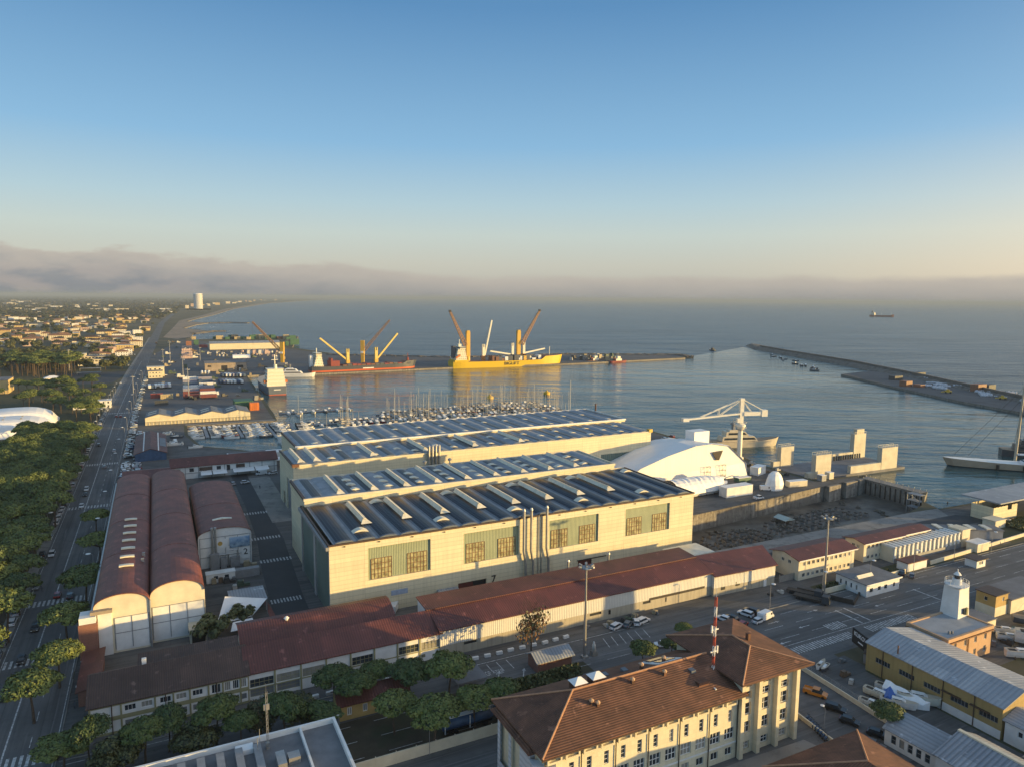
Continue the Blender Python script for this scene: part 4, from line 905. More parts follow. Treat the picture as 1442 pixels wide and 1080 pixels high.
# ---------------------------------------------------------------- the big tiled office building with its corner tower
m_stone = panelled('cream stone facing', (0.62, 0.55, 0.39), 1.8, .9, .02, .8, .8, .12, .5, .3)
m_siding = ribbed('white vertical siding', (0.50, 0.51, 0.53), 1.1, 'z', .03, .6, .1, dark=.8)
OB = at('office_building', 'large cream office building with a hipped terracotta roof and corner tower, bottom centre', 'building', 15.5, -94, 0)
w, d, h = 43.5, 17.0, 13.8
nb = 12; bw = w / nb; ops = []; kinds = []
for i in range(nb):
    c = bw * (i + .5)
    for q, k in (((c - .9, c + .9, 1.0, 2.6), 'g'), ((c - 1.25, c + 1.25, 4.3, 6.7), 't'), ((c - .5, c + .5, 8.0, 10.5), 's'), ((c - .45, c + .45, 12.0, 12.7), 'a')): ops.append(q); kinds.append(k)
sideops = [(4, 6, 8, 10), (9, 11, 8, 10), (4, 6, 4.3, 6.4), (9, 11, 4.3, 6.4)]
mb = shell(w, d, h, {'front': ops, 'back': [(3 + 4 * i, 4.6 + 4 * i, zz, zz + 1.7) for i in range(10) for zz in (4.5, 8.2)]}, .3); part('wall', mb, m_stone, OB)
for q, k in zip(ops, kinds): window(OB, *CORN(w, d)['front'], q, m_white, m_glass, {'g': 2, 't': 3, 's': 1, 'a': 1}[k], {'g': 1, 't': 2, 's': 3, 'a': 1}[k], .3, .11 if k == 't' else .07)
for i in range(10):
    for zz in (4.5, 8.2): window(OB, *CORN(w, d)['back'], (3 + 4 * i, 4.6 + 4 * i, zz, zz + 1.7), m_white, m_glass, 2, 1, .3)
for i in range(nb):
    a = bw * i + .35; part('eaves_box', MB().box(a, -.5, 11.55, a + bw - .7, -.012, 11.95).box(a, -.5, 12.75, a + bw - .7, -.012, 13.2).box(a, -.5, 11.95, a + .35, -.012, 12.75).box(a + bw - 1.05, -.5, 11.95, a + bw - .7, -.012, 12.75), m_stone, OB)
for i in range(0, nb + 1, 2): part('downpipe', MB().tube((bw * i + .05, -.22, 0), (bw * i + .05, -.22, 13.4), .1), m_weed, OB)
part('string_course', MB().box(-.1, -.14, 3.3, w, -.014, 3.6), m_white, OB)
rf = part('roof', hip(-1.3, -1.6, w + 1.2, d + 1.4, 13.9, 18.2, (10.5, 8.2), (w - 1, 8.2)), m_tile, OB)
cp = MB()
for a, b in (((-1.3, -1.6, 13.95), (10.5, 8.2, 18.25)), ((10.5, 8.2, 18.25), (w - 1, 8.2, 18.25)), ((-1.3, d + 1.4, 13.95), (10.5, 8.2, 18.25))): cp.tube(a, b, .2, n=6)
part('ridge_tiles', cp, plain('pale ridge tiles', (.38, .20, .11), .8, .25, 1.2), OB)
part('gutter', MB().box(-1.4, -1.75, 13.5, w + 1.2, -1.6, 13.75), m_brown, OB)
for x, y in ((11.2, 9.4), (15.4, 9.6)):
    o = part('roof_lantern', MB().box(x, y - .9, 17.2, x + 2.6, y + 1.3, 18.7), m_tile, OB); mb = MB(); A = (x - .2, y - 1.1, 18.7); B = (x + 2.8, y - 1.1, 18.7); C = (x + 2.8, y + 1.5, 18.7); D = (x - .2, y + 1.5, 18.7); T = (x + 1.3, y + .2, 19.6)
    for a, b in ((A, B), (B, C), (C, D), (D, A)): mb.tri(a, b, T)
    part('lantern_cap', mb, m_canvas, o)
for x, y, z in ((12.2, 4.6, 16.2), (13.2, 4.0, 15.9), (22.5, 6.2, 17), (30, 6.0, 16.9), (33, 10, 17.2), (27, 9.4, 17.4)):
    c = part('chimney', MB().box(x, y, z - 1.2, x + .55, y + .55, z + 1.0), m_tile, OB); part('chimney_cap', MB().lathe([(.42, z + 1.0), (.5, z + 1.3), (.1, z + 1.6)], 8, x + .28, y + .28), m_pinkw, c)
for x, y in ((20.3, 6.3), (23.6, 6.3), (24.5, 11.6), (20, 11.8), (36, 5)): part('roof_light', MB().prism([(x, y), (x + 1.1, y), (x + 1.1, y + 1.3), (x, y + 1.3)], 16.2, 17.35 if y < 8 else 16.9), m_vault, OB)
mb = MB(); mb.quad((31, 9, 17.9), (36, 9, 17.9), (37.5, 16, 14.6), (32.5, 16, 14.6)); mb.ext([(9, 17.6), (16, 14.4), (16, 14.9), (9, 18.1)], 31, 37, axis='x'); part('glazed_roof', mb, m_white, OB)
part('pane', MB().ext([(10, 17.7), (12, 16.8), (12, 16.9), (10, 17.8)], 32, 36, axis='x').ext([(13, 16.4), (15, 15.5), (15, 15.6), (13, 16.5)], 32, 36, axis='x'), m_glass, OB.children[-1])
# lower hipped wing at the left end
mb = shell(9, 13, 12.6, {'left': [(1, 4.6, 3, 12), (5.6, 9, 3, 12)]}, .1); wl = part('side_wing', mb, m_siding, OB); wl.location = (-.9, 3.4, 0)
rw = part('roof', hip(-1.9, 2.2, 9, 17.6, 12.7, 15.9, (4.5, 9.5), (9, 9.5)), m_tile_x, OB)
part('bay_window', MB().prism([(-.8, -1.4), (1.6, -1.4), (2.2, -.02), (-1.4, 3), (-1.8, .4)], 0, 11.4), m_siding, OB)
# tower
TW = part('tower', shell(16.2, 18.5, 16.6, {'front': [(1.1 + 5.1 * i, 3.6 + 5.1 * i, z0, z1) for i in range(3) for z0, z1 in ((.9, 2.6), (4.3, 6.9), (8.2, 10.8), (11.6, 13.2), (14.1, 15.9))], 'right': [(2 + 4.4 * i, 4 + 4.4 * i, z0, z0 + 1.9) for i in range(4) for z0 in (1, 4.5, 8.3, 12.2)]}, .45), m_stone, OB)
TW.location = (43.6, 0, 0)
for i in range(3):
    for z0, z1 in ((.9, 2.6), (4.3, 6.9), (8.2, 10.8), (11.6, 13.2), (14.1, 15.9)):
        a = 1.1 + 5.1 * i; window(TW, (0, 0), (16.2, 0), (a, a + 2.5, z0, z1), m_white, m_glass, 3 if z0 < 5 else 2, 2, .45, .1)
for i in range(4):
    for z0 in (1, 4.5, 8.3, 12.2): window(TW, (16.2, 0), (16.2, 18.5), (2 + 4.4 * i, 4 + 4.4 * i, z0, z0 + 1.9), m_white, m_glass, 2, 1, .45)
for x in (0.0, 4.5, 9.6, 14.9): part('buttress', MB().box(x, -1.1, 0, x + .9, -.01, 16.3), m_stone, TW)
tr = part('tower_roof', hip(42.0, -2.6, 61.6, 20.4, 16.7, 19.5, (50.9, 4.6), (50.9, 9.8)), m_tile, OB)
cp = MB()
for a, b in (((42.0, -2.6, 16.75), (50.9, 4.6, 19.55)), ((61.6, -2.6, 16.75), (50.9, 4.6, 19.55)), ((50.9, 4.6, 19.55), (50.9, 9.8, 19.55)), ((42, 20.4, 16.75), (50.9, 9.8, 19.55))): cp.tube(a, b, .2, n=6)
part('ridge_tiles', cp, MATS['pale ridge tiles'], OB); part('chimney', MB().box(53.2, 7.4, 18.2, 53.9, 8.2, 20.3), m_tile, OB)
part('terrace', MB().box(38.6, 1, 13.9, 43.6, 12, 14.2).box(38.4, .8, 14.2, 38.7, 12, 15.2), m_white, OB)
part('dormer', MB().box(35.5, 2.2, 14.4, 38, 4.6, 16.3), m_tile, OB)
AM = at('antenna_mast', 'red and white lattice antenna mast beside the tiled corner tower', 'mast', *ST(1003.5, 960, 13.8), 13.2)
mb = [MB(), MB()]
for k in range(9):
    z0, z1 = k * 2.05, (k + 1) * 2.05; m = mb[k % 2]
    P = [(.28 * math.cos(2.094 * i), .28 * math.sin(2.094 * i)) for i in range(3)]
    for i in range(3):
        m.tube((*P[i], z0), (*P[i], z1), .07, n=5); m.tube((*P[i], z0), (*P[(i + 1) % 3], z1), .045, n=4); m.tube((*P[i], z1), (*P[(i + 1) % 3], z1), .045, n=4)
part('red_section', mb[0], plain('mast red', (.38, .06, .04), .6), AM); part('white_section', mb[1], m_white, AM)
part('antenna', MB().tube((0, 0, 18.4), (0, 0, 21), .04, n=5).box(-.9, -.08, 7, .9, .08, 7.25).box(-1, -.08, 11.6, .9, .08, 11.85).box(.7, -.15, 6.7, .95, .15, 8.2).box(-.95, -.15, 11.2, -.7, .15, 12.7), m_white, AM)
# ---------------------------------------------------------------- flat roofed block at the bottom left of centre
FB = at('flat_roof_block', 'flat roofed block with dark louvres and a thin lattice aerial, bottom left of centre', 'building', -62, -98, 0)
w, d = 49.4, 37.0
part('wall', shell(w, d, 9, {'right': [(4, 30, 5.5, 7.5)], 'back': [(6 + 5 * i, 9 + 5 * i, 4, 6.4) for i in range(8)]}), m_cream2, FB); part('window_band', MB().box(w - .3, 4, 5.5, w - .2, 30, 7.5), m_glass, FB)
for i in range(8): window(FB, *CORN(w, d)['back'], (6 + 5 * i, 9 + 5 * i, 4, 6.4), m_white, m_glass, 2, 1)
mb = MB(); mb.box(0, 0, 8.2, w, d, 8.4); part('roof', mb, m_flat, FB)
mb = MB(); mb.box(-.2, d - .3, 8.4, w + .2, d + .2, 9.4); mb.box(w - .3, -.2, 8.4, w + .2, d - .3, 9.4); mb.box(w - 6.6, -.2, 8.4, w - 6.2, d - .3, 9.2); mb.box(-.2, 0, 8.4, .3, d - .3, 9.4); part('parapet', mb, m_white, FB)
for i in range(9):
    x = 9.5 + 3.1 * i; part('louvre', MB().box(x, 2, 8.4, x + 1.3, d - 2.4, 9.6), m_greysteel, FB)
mb = MB()
for i in range(9): mb.box(37.6 + .52 * i, 14, 8.9, 37.85 + .52 * i, 24, 9.3)
part('grille', mb, m_greysteel, FB); part('air_handler', MB().box(37.5, 26, 8.4, 39, 30, 10).box(39.5, 27.5, 8.4, 41.5, 29.5, 9.6), m_steel, FB)
part('roof_box', MB().box(31.4, d - 3.2, 8.4, 34.4, d - 1.2, 9.3), m_canvas, FB)
AE = at('lattice_aerial', 'thin grey lattice aerial standing on the flat roofed block', 'mast', -25.2, -64, 8.4)
mb = MB()
for k in range(10):
    z = k * 1.1
    P = [(.2 * math.cos(2.094 * i), .2 * math.sin(2.094 * i)) for i in range(3)]
    for i in range(3): mb.tube((*P[i], z), (*P[i], z + 1.1), .05, n=4); mb.tube((*P[i], z), (*P[(i + 1) % 3], z + 1.1), .035, n=4)
part('lattice', mb, m_steel, AE); part('antenna', MB().box(-.5, -.1, 7.5, .5, .1, 8.6).tube((0, 0, 11), (0, 0, 12.6), .03, n=4).box(-.3, -.3, 0, .3, .3, 1.2).tube((-1.4, -.5, 0), (-1.4, -.5, 4.5), .05, n=5).tube((-1.9, -1.5, 0), (-1.9, -1.5, 3.5), .05, n=5), m_steel, AE)
TR = at('tiled_house', 'terracotta roofed building cut off by the bottom edge beside the parked street', 'building', 56, -130, 0)
part('wall', shell(23, 24, 6), m_cream2, TR); part('roof', hip(-1.2, -1.2, 24.2, 25.2, 6.1, 10.6, (11.5, 11), (11.5, 13.6)), m_tile, TR)
cp = MB()
for a in ((-1.2, 25.2, 6.15), (24.2, 25.2, 6.15)): cp.tube(a, (11.5, 13.6, 10.65), .18, n=6)
part('ridge_tiles', cp, MATS['pale ridge tiles'], TR)
# ---------------------------------------------------------------- small buildings between street and row
OH = at('ochre_house', 'low ochre house with white window frames under the umbrella pines', 'house', -8.6, -48.2, 0)
q = [(1.6, 2.6, 1.0, 2.8), (5.0, 6.0, 1.0, 2.8), (8.4, 9.4, 1.0, 2.8), (12.6, 13.5, .2, 2.6)]
mb = shell(15, 6, 3.6, {'front': q}); gable_ends(mb, 15, 6, 3.6, 5.2); part('wall', mb, m_ochre, OH)
for c in q: window(OH, *CORN(15, 6)['front'], c, m_white, m_glass, 2, 1, .2, .16)
part('roof', gable_x(15, 6, 3.6, 5.2, .5), m_redroof, OH)
KI = at('brick_kiosk', 'small brick hut with a grey pitched roof beside the bare tree', 'hut', 38.8, -49.5, 0)
mb = shell(9.5, 5, 3.0); gable_ends(mb, 9.5, 5, 3.0, 4.2); part('wall', mb, m_brick, KI); part('roof', gable_x(9.5, 5, 3.0, 4.2, .6), m_greyroof, KI)
FS = at('carport', 'grey flat carport roof among the pines beside the blue tankers', 'carport', 17.5, -50.5, 0)
part('roof', MB().box(0, 0, 3.0, 7.5, 7.5, 3.2), m_flat, FS)
for x, y in ((.3, .3), (7, .3), (.3, 7), (7, 7)): part('post', MB().tube((x, y, 0), (x, y, 3.0), .09), m_greysteel, FS)
FW = at('boundary_wall', 'long concrete boundary wall along the lower street behind the tiled office building', 'wall', -10, -66.6, 0)
mb = MB()
for i in range(9): mb.box(4.1 * i, 0, 0, 4.1 * i + 3.95, .25, 2.3); mb.box(4.1 * i - .15, -.06, 0, 4.1 * i, .31, 2.5)
part('panel', mb, m_cream2, FW)
tk = at('tanker_wagon', 'faded blue tank trailer parked left along the lower street', 'trailer', 9.2, -62.0, 0)
def tanker(o, L=11.5):
    mb = MB(); mb.lathe([(.1, 0), (1.3, .15), (1.3, L - .15), (.1, L)], 14); t = part('tank', mb, m_blue, o, True); t.matrix_local = Matrix.Translation((0, 0, 2.2)) @ Matrix.Rotation(R(90), 4, 'Y')
    part('chassis', MB().box(.3, -.8, .7, L - .3, .8, 1.0), m_black, o); part('ladder', MB().box(.2, -1.42, .8, .4, -1.30, 3.6).box(L / 2, -1.42, .8, L / 2 + .2, -1.30, 3.6).box(.5, -.5, 3.4, L - .5, .5, 3.6), m_white, o)
    for x in (1.6, 2.9, L - 1.8):
        for y in (-1, 1): part('wheel', MB().tube((x, y * .75, .5), (x, y * 1.05, .5), .5, n=12), m_black, o)
tanker(tk); copy_tree(tk, W(21.2, -62.2), GA, 'faded blue tank trailer nearest the tiled office building')
# ---------------------------------------------------------------- lighthouse
LH = at('lighthouse_house', 'pink ochre flat roofed building that carries the lighthouse', 'building', 131.2, -91, 0)
w, d, h = 18.3, 10.4, 7.2
q = [(2.6 + 4.2 * i, 3.7 + 4.2 * i, z0, z0 + 1.6) for i in range(4) for z0 in (1, 4.3)]
part('wall', shell(w, d, h, {'front': q, 'left': q[:4]}), m_pinkw, LH)
for c in q: window(LH, *CORN(w, d)['front'], c, m_white, m_glass, 2, 1)
for c in q[:4]: window(LH, *CORN(w, d)['left'], c, m_white, m_glass, 2, 1)
mb = MB(); mb.box(-.35, -.35, 6.7, w + .35, .3, 7.6); mb.box(-.35, d - .3, 6.7, w + .35, d + .35, 7.6); mb.box(-.35, .3, 6.7, .3, d - .3, 7.6); mb.box(w - .3, .3, 6.7, w + .35, d - .3, 7.6); part('parapet', mb, m_pinkw, LH)
part('cornice', MB().box(-.45, -.45, 6.2, w + .45, d + .45, 6.5), m_rust, LH); part('roof', MB().box(.3, .3, 7.1, w - .3, d - .3, 7.3), plain('grey roof coating', (.30, .31, .32), .8, .15, .4), LH)
part('downpipe', MB().tube((8.4, -.15, 0), (8.4, -.15, 7.2), .1), m_rust, LH); part('roof_vent', MB().lathe([(.3, 7.2), (.3, 8), (.1, 8.2)], 8, 3.6, 2).lathe([(.3, 7.2), (.3, 7.9), (.1, 8.1)], 8, 4.5, 1.8), m_greysteel, LH)
LT = at('lighthouse', 'white square tapered lighthouse tower with a round balcony and lantern', 'lighthouse', 147.6, -82.4, 0)
mb = MB(); b, t_ = 2.75, 2.05; z0, z1 = 0, 15.2
B = [(-b, -b, z0), (b, -b, z0), (b, b, z0), (-b, b, z0)]; T = [(-t_, -t_, z1), (t_, -t_, z1), (t_, t_, z1), (-t_, t_, z1)]
for i in range(4): mb.quad(B[i], B[(i + 1) % 4], T[(i + 1) % 4], T[i])
mb.quad(*T); part('tower', mb, m_white, LT)
part('balcony', MB().lathe([(2.2, 15.2), (2.9, 15.5), (2.9, 15.75), (.5, 15.76)], 20), m_white, LT)
rl = MB()
for i in range(20):
    a, c = 2 * math.pi * i / 20, 2 * math.pi * (i + 1) / 20; p = (2.8 * math.cos(a), 2.8 * math.sin(a)); n_ = (2.8 * math.cos(c), 2.8 * math.sin(c))
    rl.tube((*p, 15.7), (*p, 16.8), .04, n=4); rl.tube((*p, 16.8), (*n_, 16.8), .04, n=4); rl.tube((*p, 16.25), (*n_, 16.25), .03, n=4)
part('railing', rl, m_white, LT); part('lantern_base', MB().lathe([(1.15, 15.7), (1.15, 17.2), (.6, 17.25)], 16), m_white, LT)
part('lantern', MB().lathe([(.7, 17.2), (.7, 18.3), (.2, 18.32)], 12), m_glass, LT); part('lantern_roof', MB().lathe([(.95, 18.3), (.5, 18.9), (.15, 19.1), (.12, 19.8)], 12), m_white, LT)
part('window', MB().box(-.5, -2.72, 8.4, .1, -2.3, 9.9), m_glass, LT); part('door', MB().box(.6, -2.8, 8.0, 1.3, -2.3, 9.9), m_olive, LT)
LA = at('lighthouse_annex', 'low cream annex with a dark flat roof right behind the lighthouse', 'building', 150.5, -84.5, 0)
part('wall', shell(13, 6.5, 3.6, {'front': [(2, 3, .8, 2.4), (6, 7, .8, 2.4)]}), m_cream2, LA); part('roof', MB().box(-.2, -.2, 3.6, 13.2, 6.7, 3.85), m_flat, LA); window(LA, (0, 0), (13, 0), (2, 3, .8, 2.4), m_white, m_glass); window(LA, (0, 0), (13, 0), (6, 7, .8, 2.4), m_white, m_glass)
# ---------------------------------------------------------------- yellow warehouse and its neighbours
m_yellow = panelled('weathered yellow wall', (.36, .255, .10), 6.9, 3.4, .03, .7, .85, .1, 0, .45)
YW = at('yellow_warehouse', 'long yellow warehouse with a pale grey ridged metal roof by the boatyard', 'warehouse', 112.8, -114, 0)
w, d, h, zr = 17.0, 31.5, 7.0, 9.1
q = [(2.5 + 6.1 * i, 6.3 + 6.1 * i, 3.1, 4.4) for i in range(5)]
mb = shell(w, d, h, {'left': q}); gable_ends(mb, w, d, h, zr, 'y', 7.0); part('wall', mb, m_yellow, YW)
for c in q: window(YW, *CORN(w, d)['left'], c, m_greysteel, m_glass, 5, 1)
part('roof', gable_y(w, d, h, zr, .4, .2, 7.0), ribbed('pale metal roof', (.33, .345, .365), 1.0, 'y', .05, .45, .12, dark=.85), YW)
part('base_band', MB().box(-.08, .1, 0, -.01, 14, 1.9), m_white, YW)
for y in (5.6, 12.4, 19.6, 27): part('downpipe', MB().tube((-.18, y, 0), (-.18, y, 6.9), .1), m_brown, YW)
part('flue', MB().tube((.8, 24, 6), (.8, 24, 9.4), .16), m_rust, YW); part('awning_strip', MB().box(-.6, 2.4, 4.5, -.02, 6.4, 4.7).box(-.6, 8.4, 4.5, -.02, 12.6, 4.7), m_brown, YW)
KS = at('shop_sign_board', 'black roadside board with white lettering beside the yellow warehouse', 'sign', 120.6, -72.6, 0, -110)
part('board', MB().box(-.1, 0, 1.0, 6.4, .25, 5.0), m_black, KS); text_mesh('lettering', "KUKO'", 1.55, plain('sign white', (.75, .75, .75), .5, .03), KS, (3.1, -.03, 3.8), (R(90), 0, 0), .02, bold=.03)
part('underline', MB().box(2.6, -.04, 2.0, 4.7, -.01, 2.35), MATS['sign white'], KS); part('post', MB().box(.3, .05, 0, .5, .2, 1.0).box(5.9, .05, 0, 6.1, .2, 1.0), m_greysteel, KS)
WS = at('white_workshop', 'white workshop with a grey skewed gable roof below the boatyard', 'workshop', 90.6, -114.6, 0, 4)
q = [(1.4 + 1.7 * i, 2.4 + 1.7 * i, .9, 2.7) for i in range(5)]
mb = shell(7.6, 10.5, 3.5, {'left': q}); gable_ends(mb, 7.6, 10.5, 3.5, 5.8, 'y', 5.0); part('wall', mb, m_white, WS); part('roof', gable_y(7.6, 10.5, 3.5, 5.8, .4, .18, 5.0), m_greyroof, WS)
for c in q: window(WS, *CORN(7.6, 10.5)['left'], c, m_greysteel, m_glass, 1, 2)
W2 = at('white_workshop', 'wide white workshop with a seamed grey roof in the bottom right corner', 'workshop', 88.6, -134, 0)
mb = shell(13, 18.5, 5.0, {'left': [(3, 7, 0, 3.6)]}); gable_ends(mb, 13, 18.5, 5.0, 7.4, 'y', 7.5); part('wall', mb, m_white, W2); part('roof', gable_y(13, 18.5, 5.0, 7.4, .5, .18, 7.5), ribbed('seamed grey roof', (.27, .28, .30), .9, 'y', .08, .45, .15, dark=.7), W2)
part('roller_door', MB().box(.15, 11.5, 0, .2, 15.5, 3.6), m_greysteel, W2); part('ridge_cap', MB().box(7.1, -.5, 7.42, 7.9, 19, 7.75), m_cream2, W2)
W3 = at('small_house', 'small white house with a beige pitched roof against the yellow warehouse gable', 'house', 113, -122.5, 0)
mb = shell(9, 8, 4.6, {'left': [(2.5, 3.4, 2.4, 3.6), (3.8, 4.7, 2.4, 3.6)]}); gable_ends(mb, 9, 8, 4.6, 6.0, 'y'); part('wall', mb, m_white, W3); part('roof', gable_y(9, 8, 4.6, 6.0, .4), m_greyroof, W3)
for a in (2.5, 3.8): window(W3, *CORN(9, 8)['left'], (a, a + .9, 2.4, 3.6), m_white, m_glass)
W4 = at('small_house', 'white flat roofed house with a dark roof right of the seamed grey workshop', 'house', 104, -134, 0)
part('wall', shell(14, 11, 4.2, {'left': [(3, 4, 1, 2.6), (6, 7, 1, 2.6)]}), m_white, W4); part('roof', MB().box(-.4, -.4, 4.2, 14.4, 11.4, 4.5), m_flat, W4)
for a in (3, 6): window(W4, *CORN(14, 11)['left'], (a, a + 1, 1, 2.6), m_white, m_glass)
BW = at('boatyard_wall', 'low concrete wall with a wire fence between the street and the boatyard', 'wall', 98.2, -75.8, 0, -94)
part('wall', MB().box(0, 0, 0, 24, .3, 1.1), m_cream2, BW); mb = MB()
for i in range(9): mb.tube((3 * i, .15, 1.1), (3 * i, .15, 2.3), .04, n=5)
for z in (1.6, 2.0, 2.3): mb.tube((0, .15, z), (24, .15, z), .02, n=4)
part('wire_fence', mb, m_steel, BW)
FO = at('forecourt_wall', 'low concrete kerb wall edging the forecourt of the tiled office building', 'wall', 82.5, -78, 0, -96)
part('wall', MB().box(0, 0, 0, 36, .35, .9), m_cream2, FO)
SC = at('storage_cabin', 'grey storage cabin with a yellow bin on top by the boatyard corner', 'cabin', 115, -80.2, 0, -60)
part('body', MB().box(0, 0, 0, 6, 2.4, 2.5), m_greysteel, SC); part('roof', MB().box(-.1, -.1, 2.5, 6.1, 2.5, 2.65), m_brown, SC); part('bin', MB().box(.6, .5, 2.65, 2, 1.7, 3.7), MATS['yellow paint'], SC)
SW = at('stone_hut_wall', 'weathered stone wall hut beside the black roadside board', 'hut', 117.6, -84.8, 0, -62)
part('wall', MB().box(0, 0, 0, 7, 3, 2.6), m_cream2, SW); part('roof', MB().box(-.2, -.2, 2.6, 7.2, 3.2, 2.8), m_greyroof, SW)
# white gatehouse by the main road
GHs = ST(1219.6, 841); GHr = ST(1262, 830.5)
GH = at('gatehouse', 'white flat roofed gatehouse with a roof light beside the main road', 'building', GHs[0], GHs[1], 0)
w, d, h = 15.4, 11, 3.9; q = [(1.4, 3, 1.3, 2.6), (5.2, 6.6, 1.3, 2.6), (8.2, 9.6, 1.3, 2.6), (12.4, 13.4, 1.3, 2.6)]; ql = [(1.5 + 1.9 * i, 2.1 + 1.9 * i, 1.2, 2.7) for i in range(4)]
part('wall', shell(w, d, h, {'front': q, 'left': ql}), m_white, GH); part('roof', MB().box(-.5, -.5, h, w + .5, d + .5, h + .25), m_flat, GH); part('parapet', MB().box(-.55, -.6, h - .15, w + .55, -.5, h + .3), m_white, GH)
for c in q: window(GH, *CORN(w, d)['front'], c, m_greysteel, m_glass, 2, 1)
for c in ql: window(GH, *CORN(w, d)['left'], c, m_greysteel, m_glass)
part('roof_light', MB().ext([(4, h + .25), (5.6, h + .25), (4.8, h + 1.1)], 1.5, 8.5, axis='x'), m_trans, GH)
G3 = at('red_roof_kiosk', 'small kiosk with a flat red roof behind the white gatehouse', 'kiosk', *ST(1278, 805), 0)
part('wall', shell(10, 4, 2.8), m_white, G3); part('roof', MB().box(-.3, -.3, 2.8, 10.3, 4.3, 3.1), m_redroof, G3)
G4 = at('guard_hut', 'small white guard hut with a dark roof standing in the road fork', 'hut', *ST(1375, 800), 0)
part('wall', shell(5, 4, 2.7, {'front': [(1.2, 3.6, 1, 2.1)]}), m_white, G4); part('roof', MB().box(-.6, -.6, 2.7, 5.6, 4.6, 2.95), m_brown, G4); window(G4, (0, 0), (5, 0), (1.2, 3.6, 1, 2.1), m_white, m_glass, 2)
G5 = at('guard_hut', 'pale concrete guard hut beside the upper road wall', 'hut', *ST(1376, 778), 0)
part('wall', shell(7, 4, 3.0), m_cream2, G5); part('roof', MB().box(-.3, -.3, 3, 7.3, 4.3, 3.3), m_white, G5)
OT = at('ochre_block', 'square ochre house with stained lower walls right of the lighthouse', 'house', 172.6, -79.2, 0)
part('wall', shell(6.0, 5.5, 6.2, {'front': [(3.2, 4.2, 4.2, 5.4)], 'left': [(2.2, 3.2, 4, 5.2)]}, z0=2.8), m_ochre, OT); part('plinth', MB().box(-.05, -.05, 0, 6.05, 5.55, 2.8), m_cream2, OT); part('roof', MB().box(-.3, -.3, 6.2, 6.3, 5.8, 6.45), m_brown, OT)
window(OT, (0, 0), (6, 0), (3.2, 4.2, 4.2, 5.4), m_white, m_glass); window(OT, *CORN(6, 5.5)['left'], (2.2, 3.2, 4, 5.2), m_white, m_glass)
O2 = at('grey_shed', 'long dark roofed shed with cream ends at the right edge behind the ochre house', 'shed', 179, -80, 0)
part('wall', shell(22, 9, 4.2, {'front': [(8, 12, 0, 3)]}), m_cream2, O2); part('roof', MB().box(-.3, -.3, 4.2, 22.3, 9.3, 4.5), m_flat, O2)
RW = at('road_wall', 'long low concrete wall bordering the upper road towards the dock', 'wall', 196, -45.2, 0, 3)
part('wall', MB().box(0, 0, 0, 92, .4, 1.3), m_cream2, RW)
R2 = at('road_wall', 'concrete wall behind the wide red roofed office lawn', 'wall', 140.5, -46.6, 0)
part('wall', MB().box(0, 0, 0, 40, .35, 1.6), m_cream2, R2)
TB = at('truck_barrier', 'low planked barrier wall beside the parked lorries near the right mast', 'wall', *ST(1122, 833), 0, -62)
part('wall', MB().box(0, 0, 0, 16, .4, 1.5).box(16, 0, 0, 16.4, 12, .9), m_weed, TB)
GT = at('yard_gate', 'grey sliding gate between the end shed and the wide red roofed office', 'gate', *ST(1098, 820), 0)
part('leaf', MB().box(0, 0, .1, 9, .12, 2.2), m_steel, GT); part('post', MB().box(-.2, -.1, 0, 0, .25, 2.6).box(9, -.1, 0, 9.2, .25, 2.6), m_greysteel, GT)
CN = at('canopy_hall', 'open sided hall with a pale flat canopy and sunlit cream end wall by the water', 'hall', 266, -26, 0)
part('wall', shell(17, 9, 6.0, {'front': [(10, 13, 4, 6)], 'left': []}), m_cream, CN); part('canopy', MB().box(-1, -3, 8.3, 60, 13, 8.8), m_greyroof, CN)
for i in range(8): part('truss_post', MB().beam((.3 + 2.3 * i, -.2, 6), (1.2 + 2.3 * i, -1.5, 8.3), .25), m_weed, CN)
part('annex', MB().box(-9, -6, 0, -2, -1, 3.2).box(-9.3, -6.3, 3.2, -1.7, -.7, 3.4), m_cream2, CN)
for i in range(6): part('post', MB().box(20 + 7 * i, -2, 0, 20.5 + 7 * i, -1.5, 8.3), m_greysteel, CN)
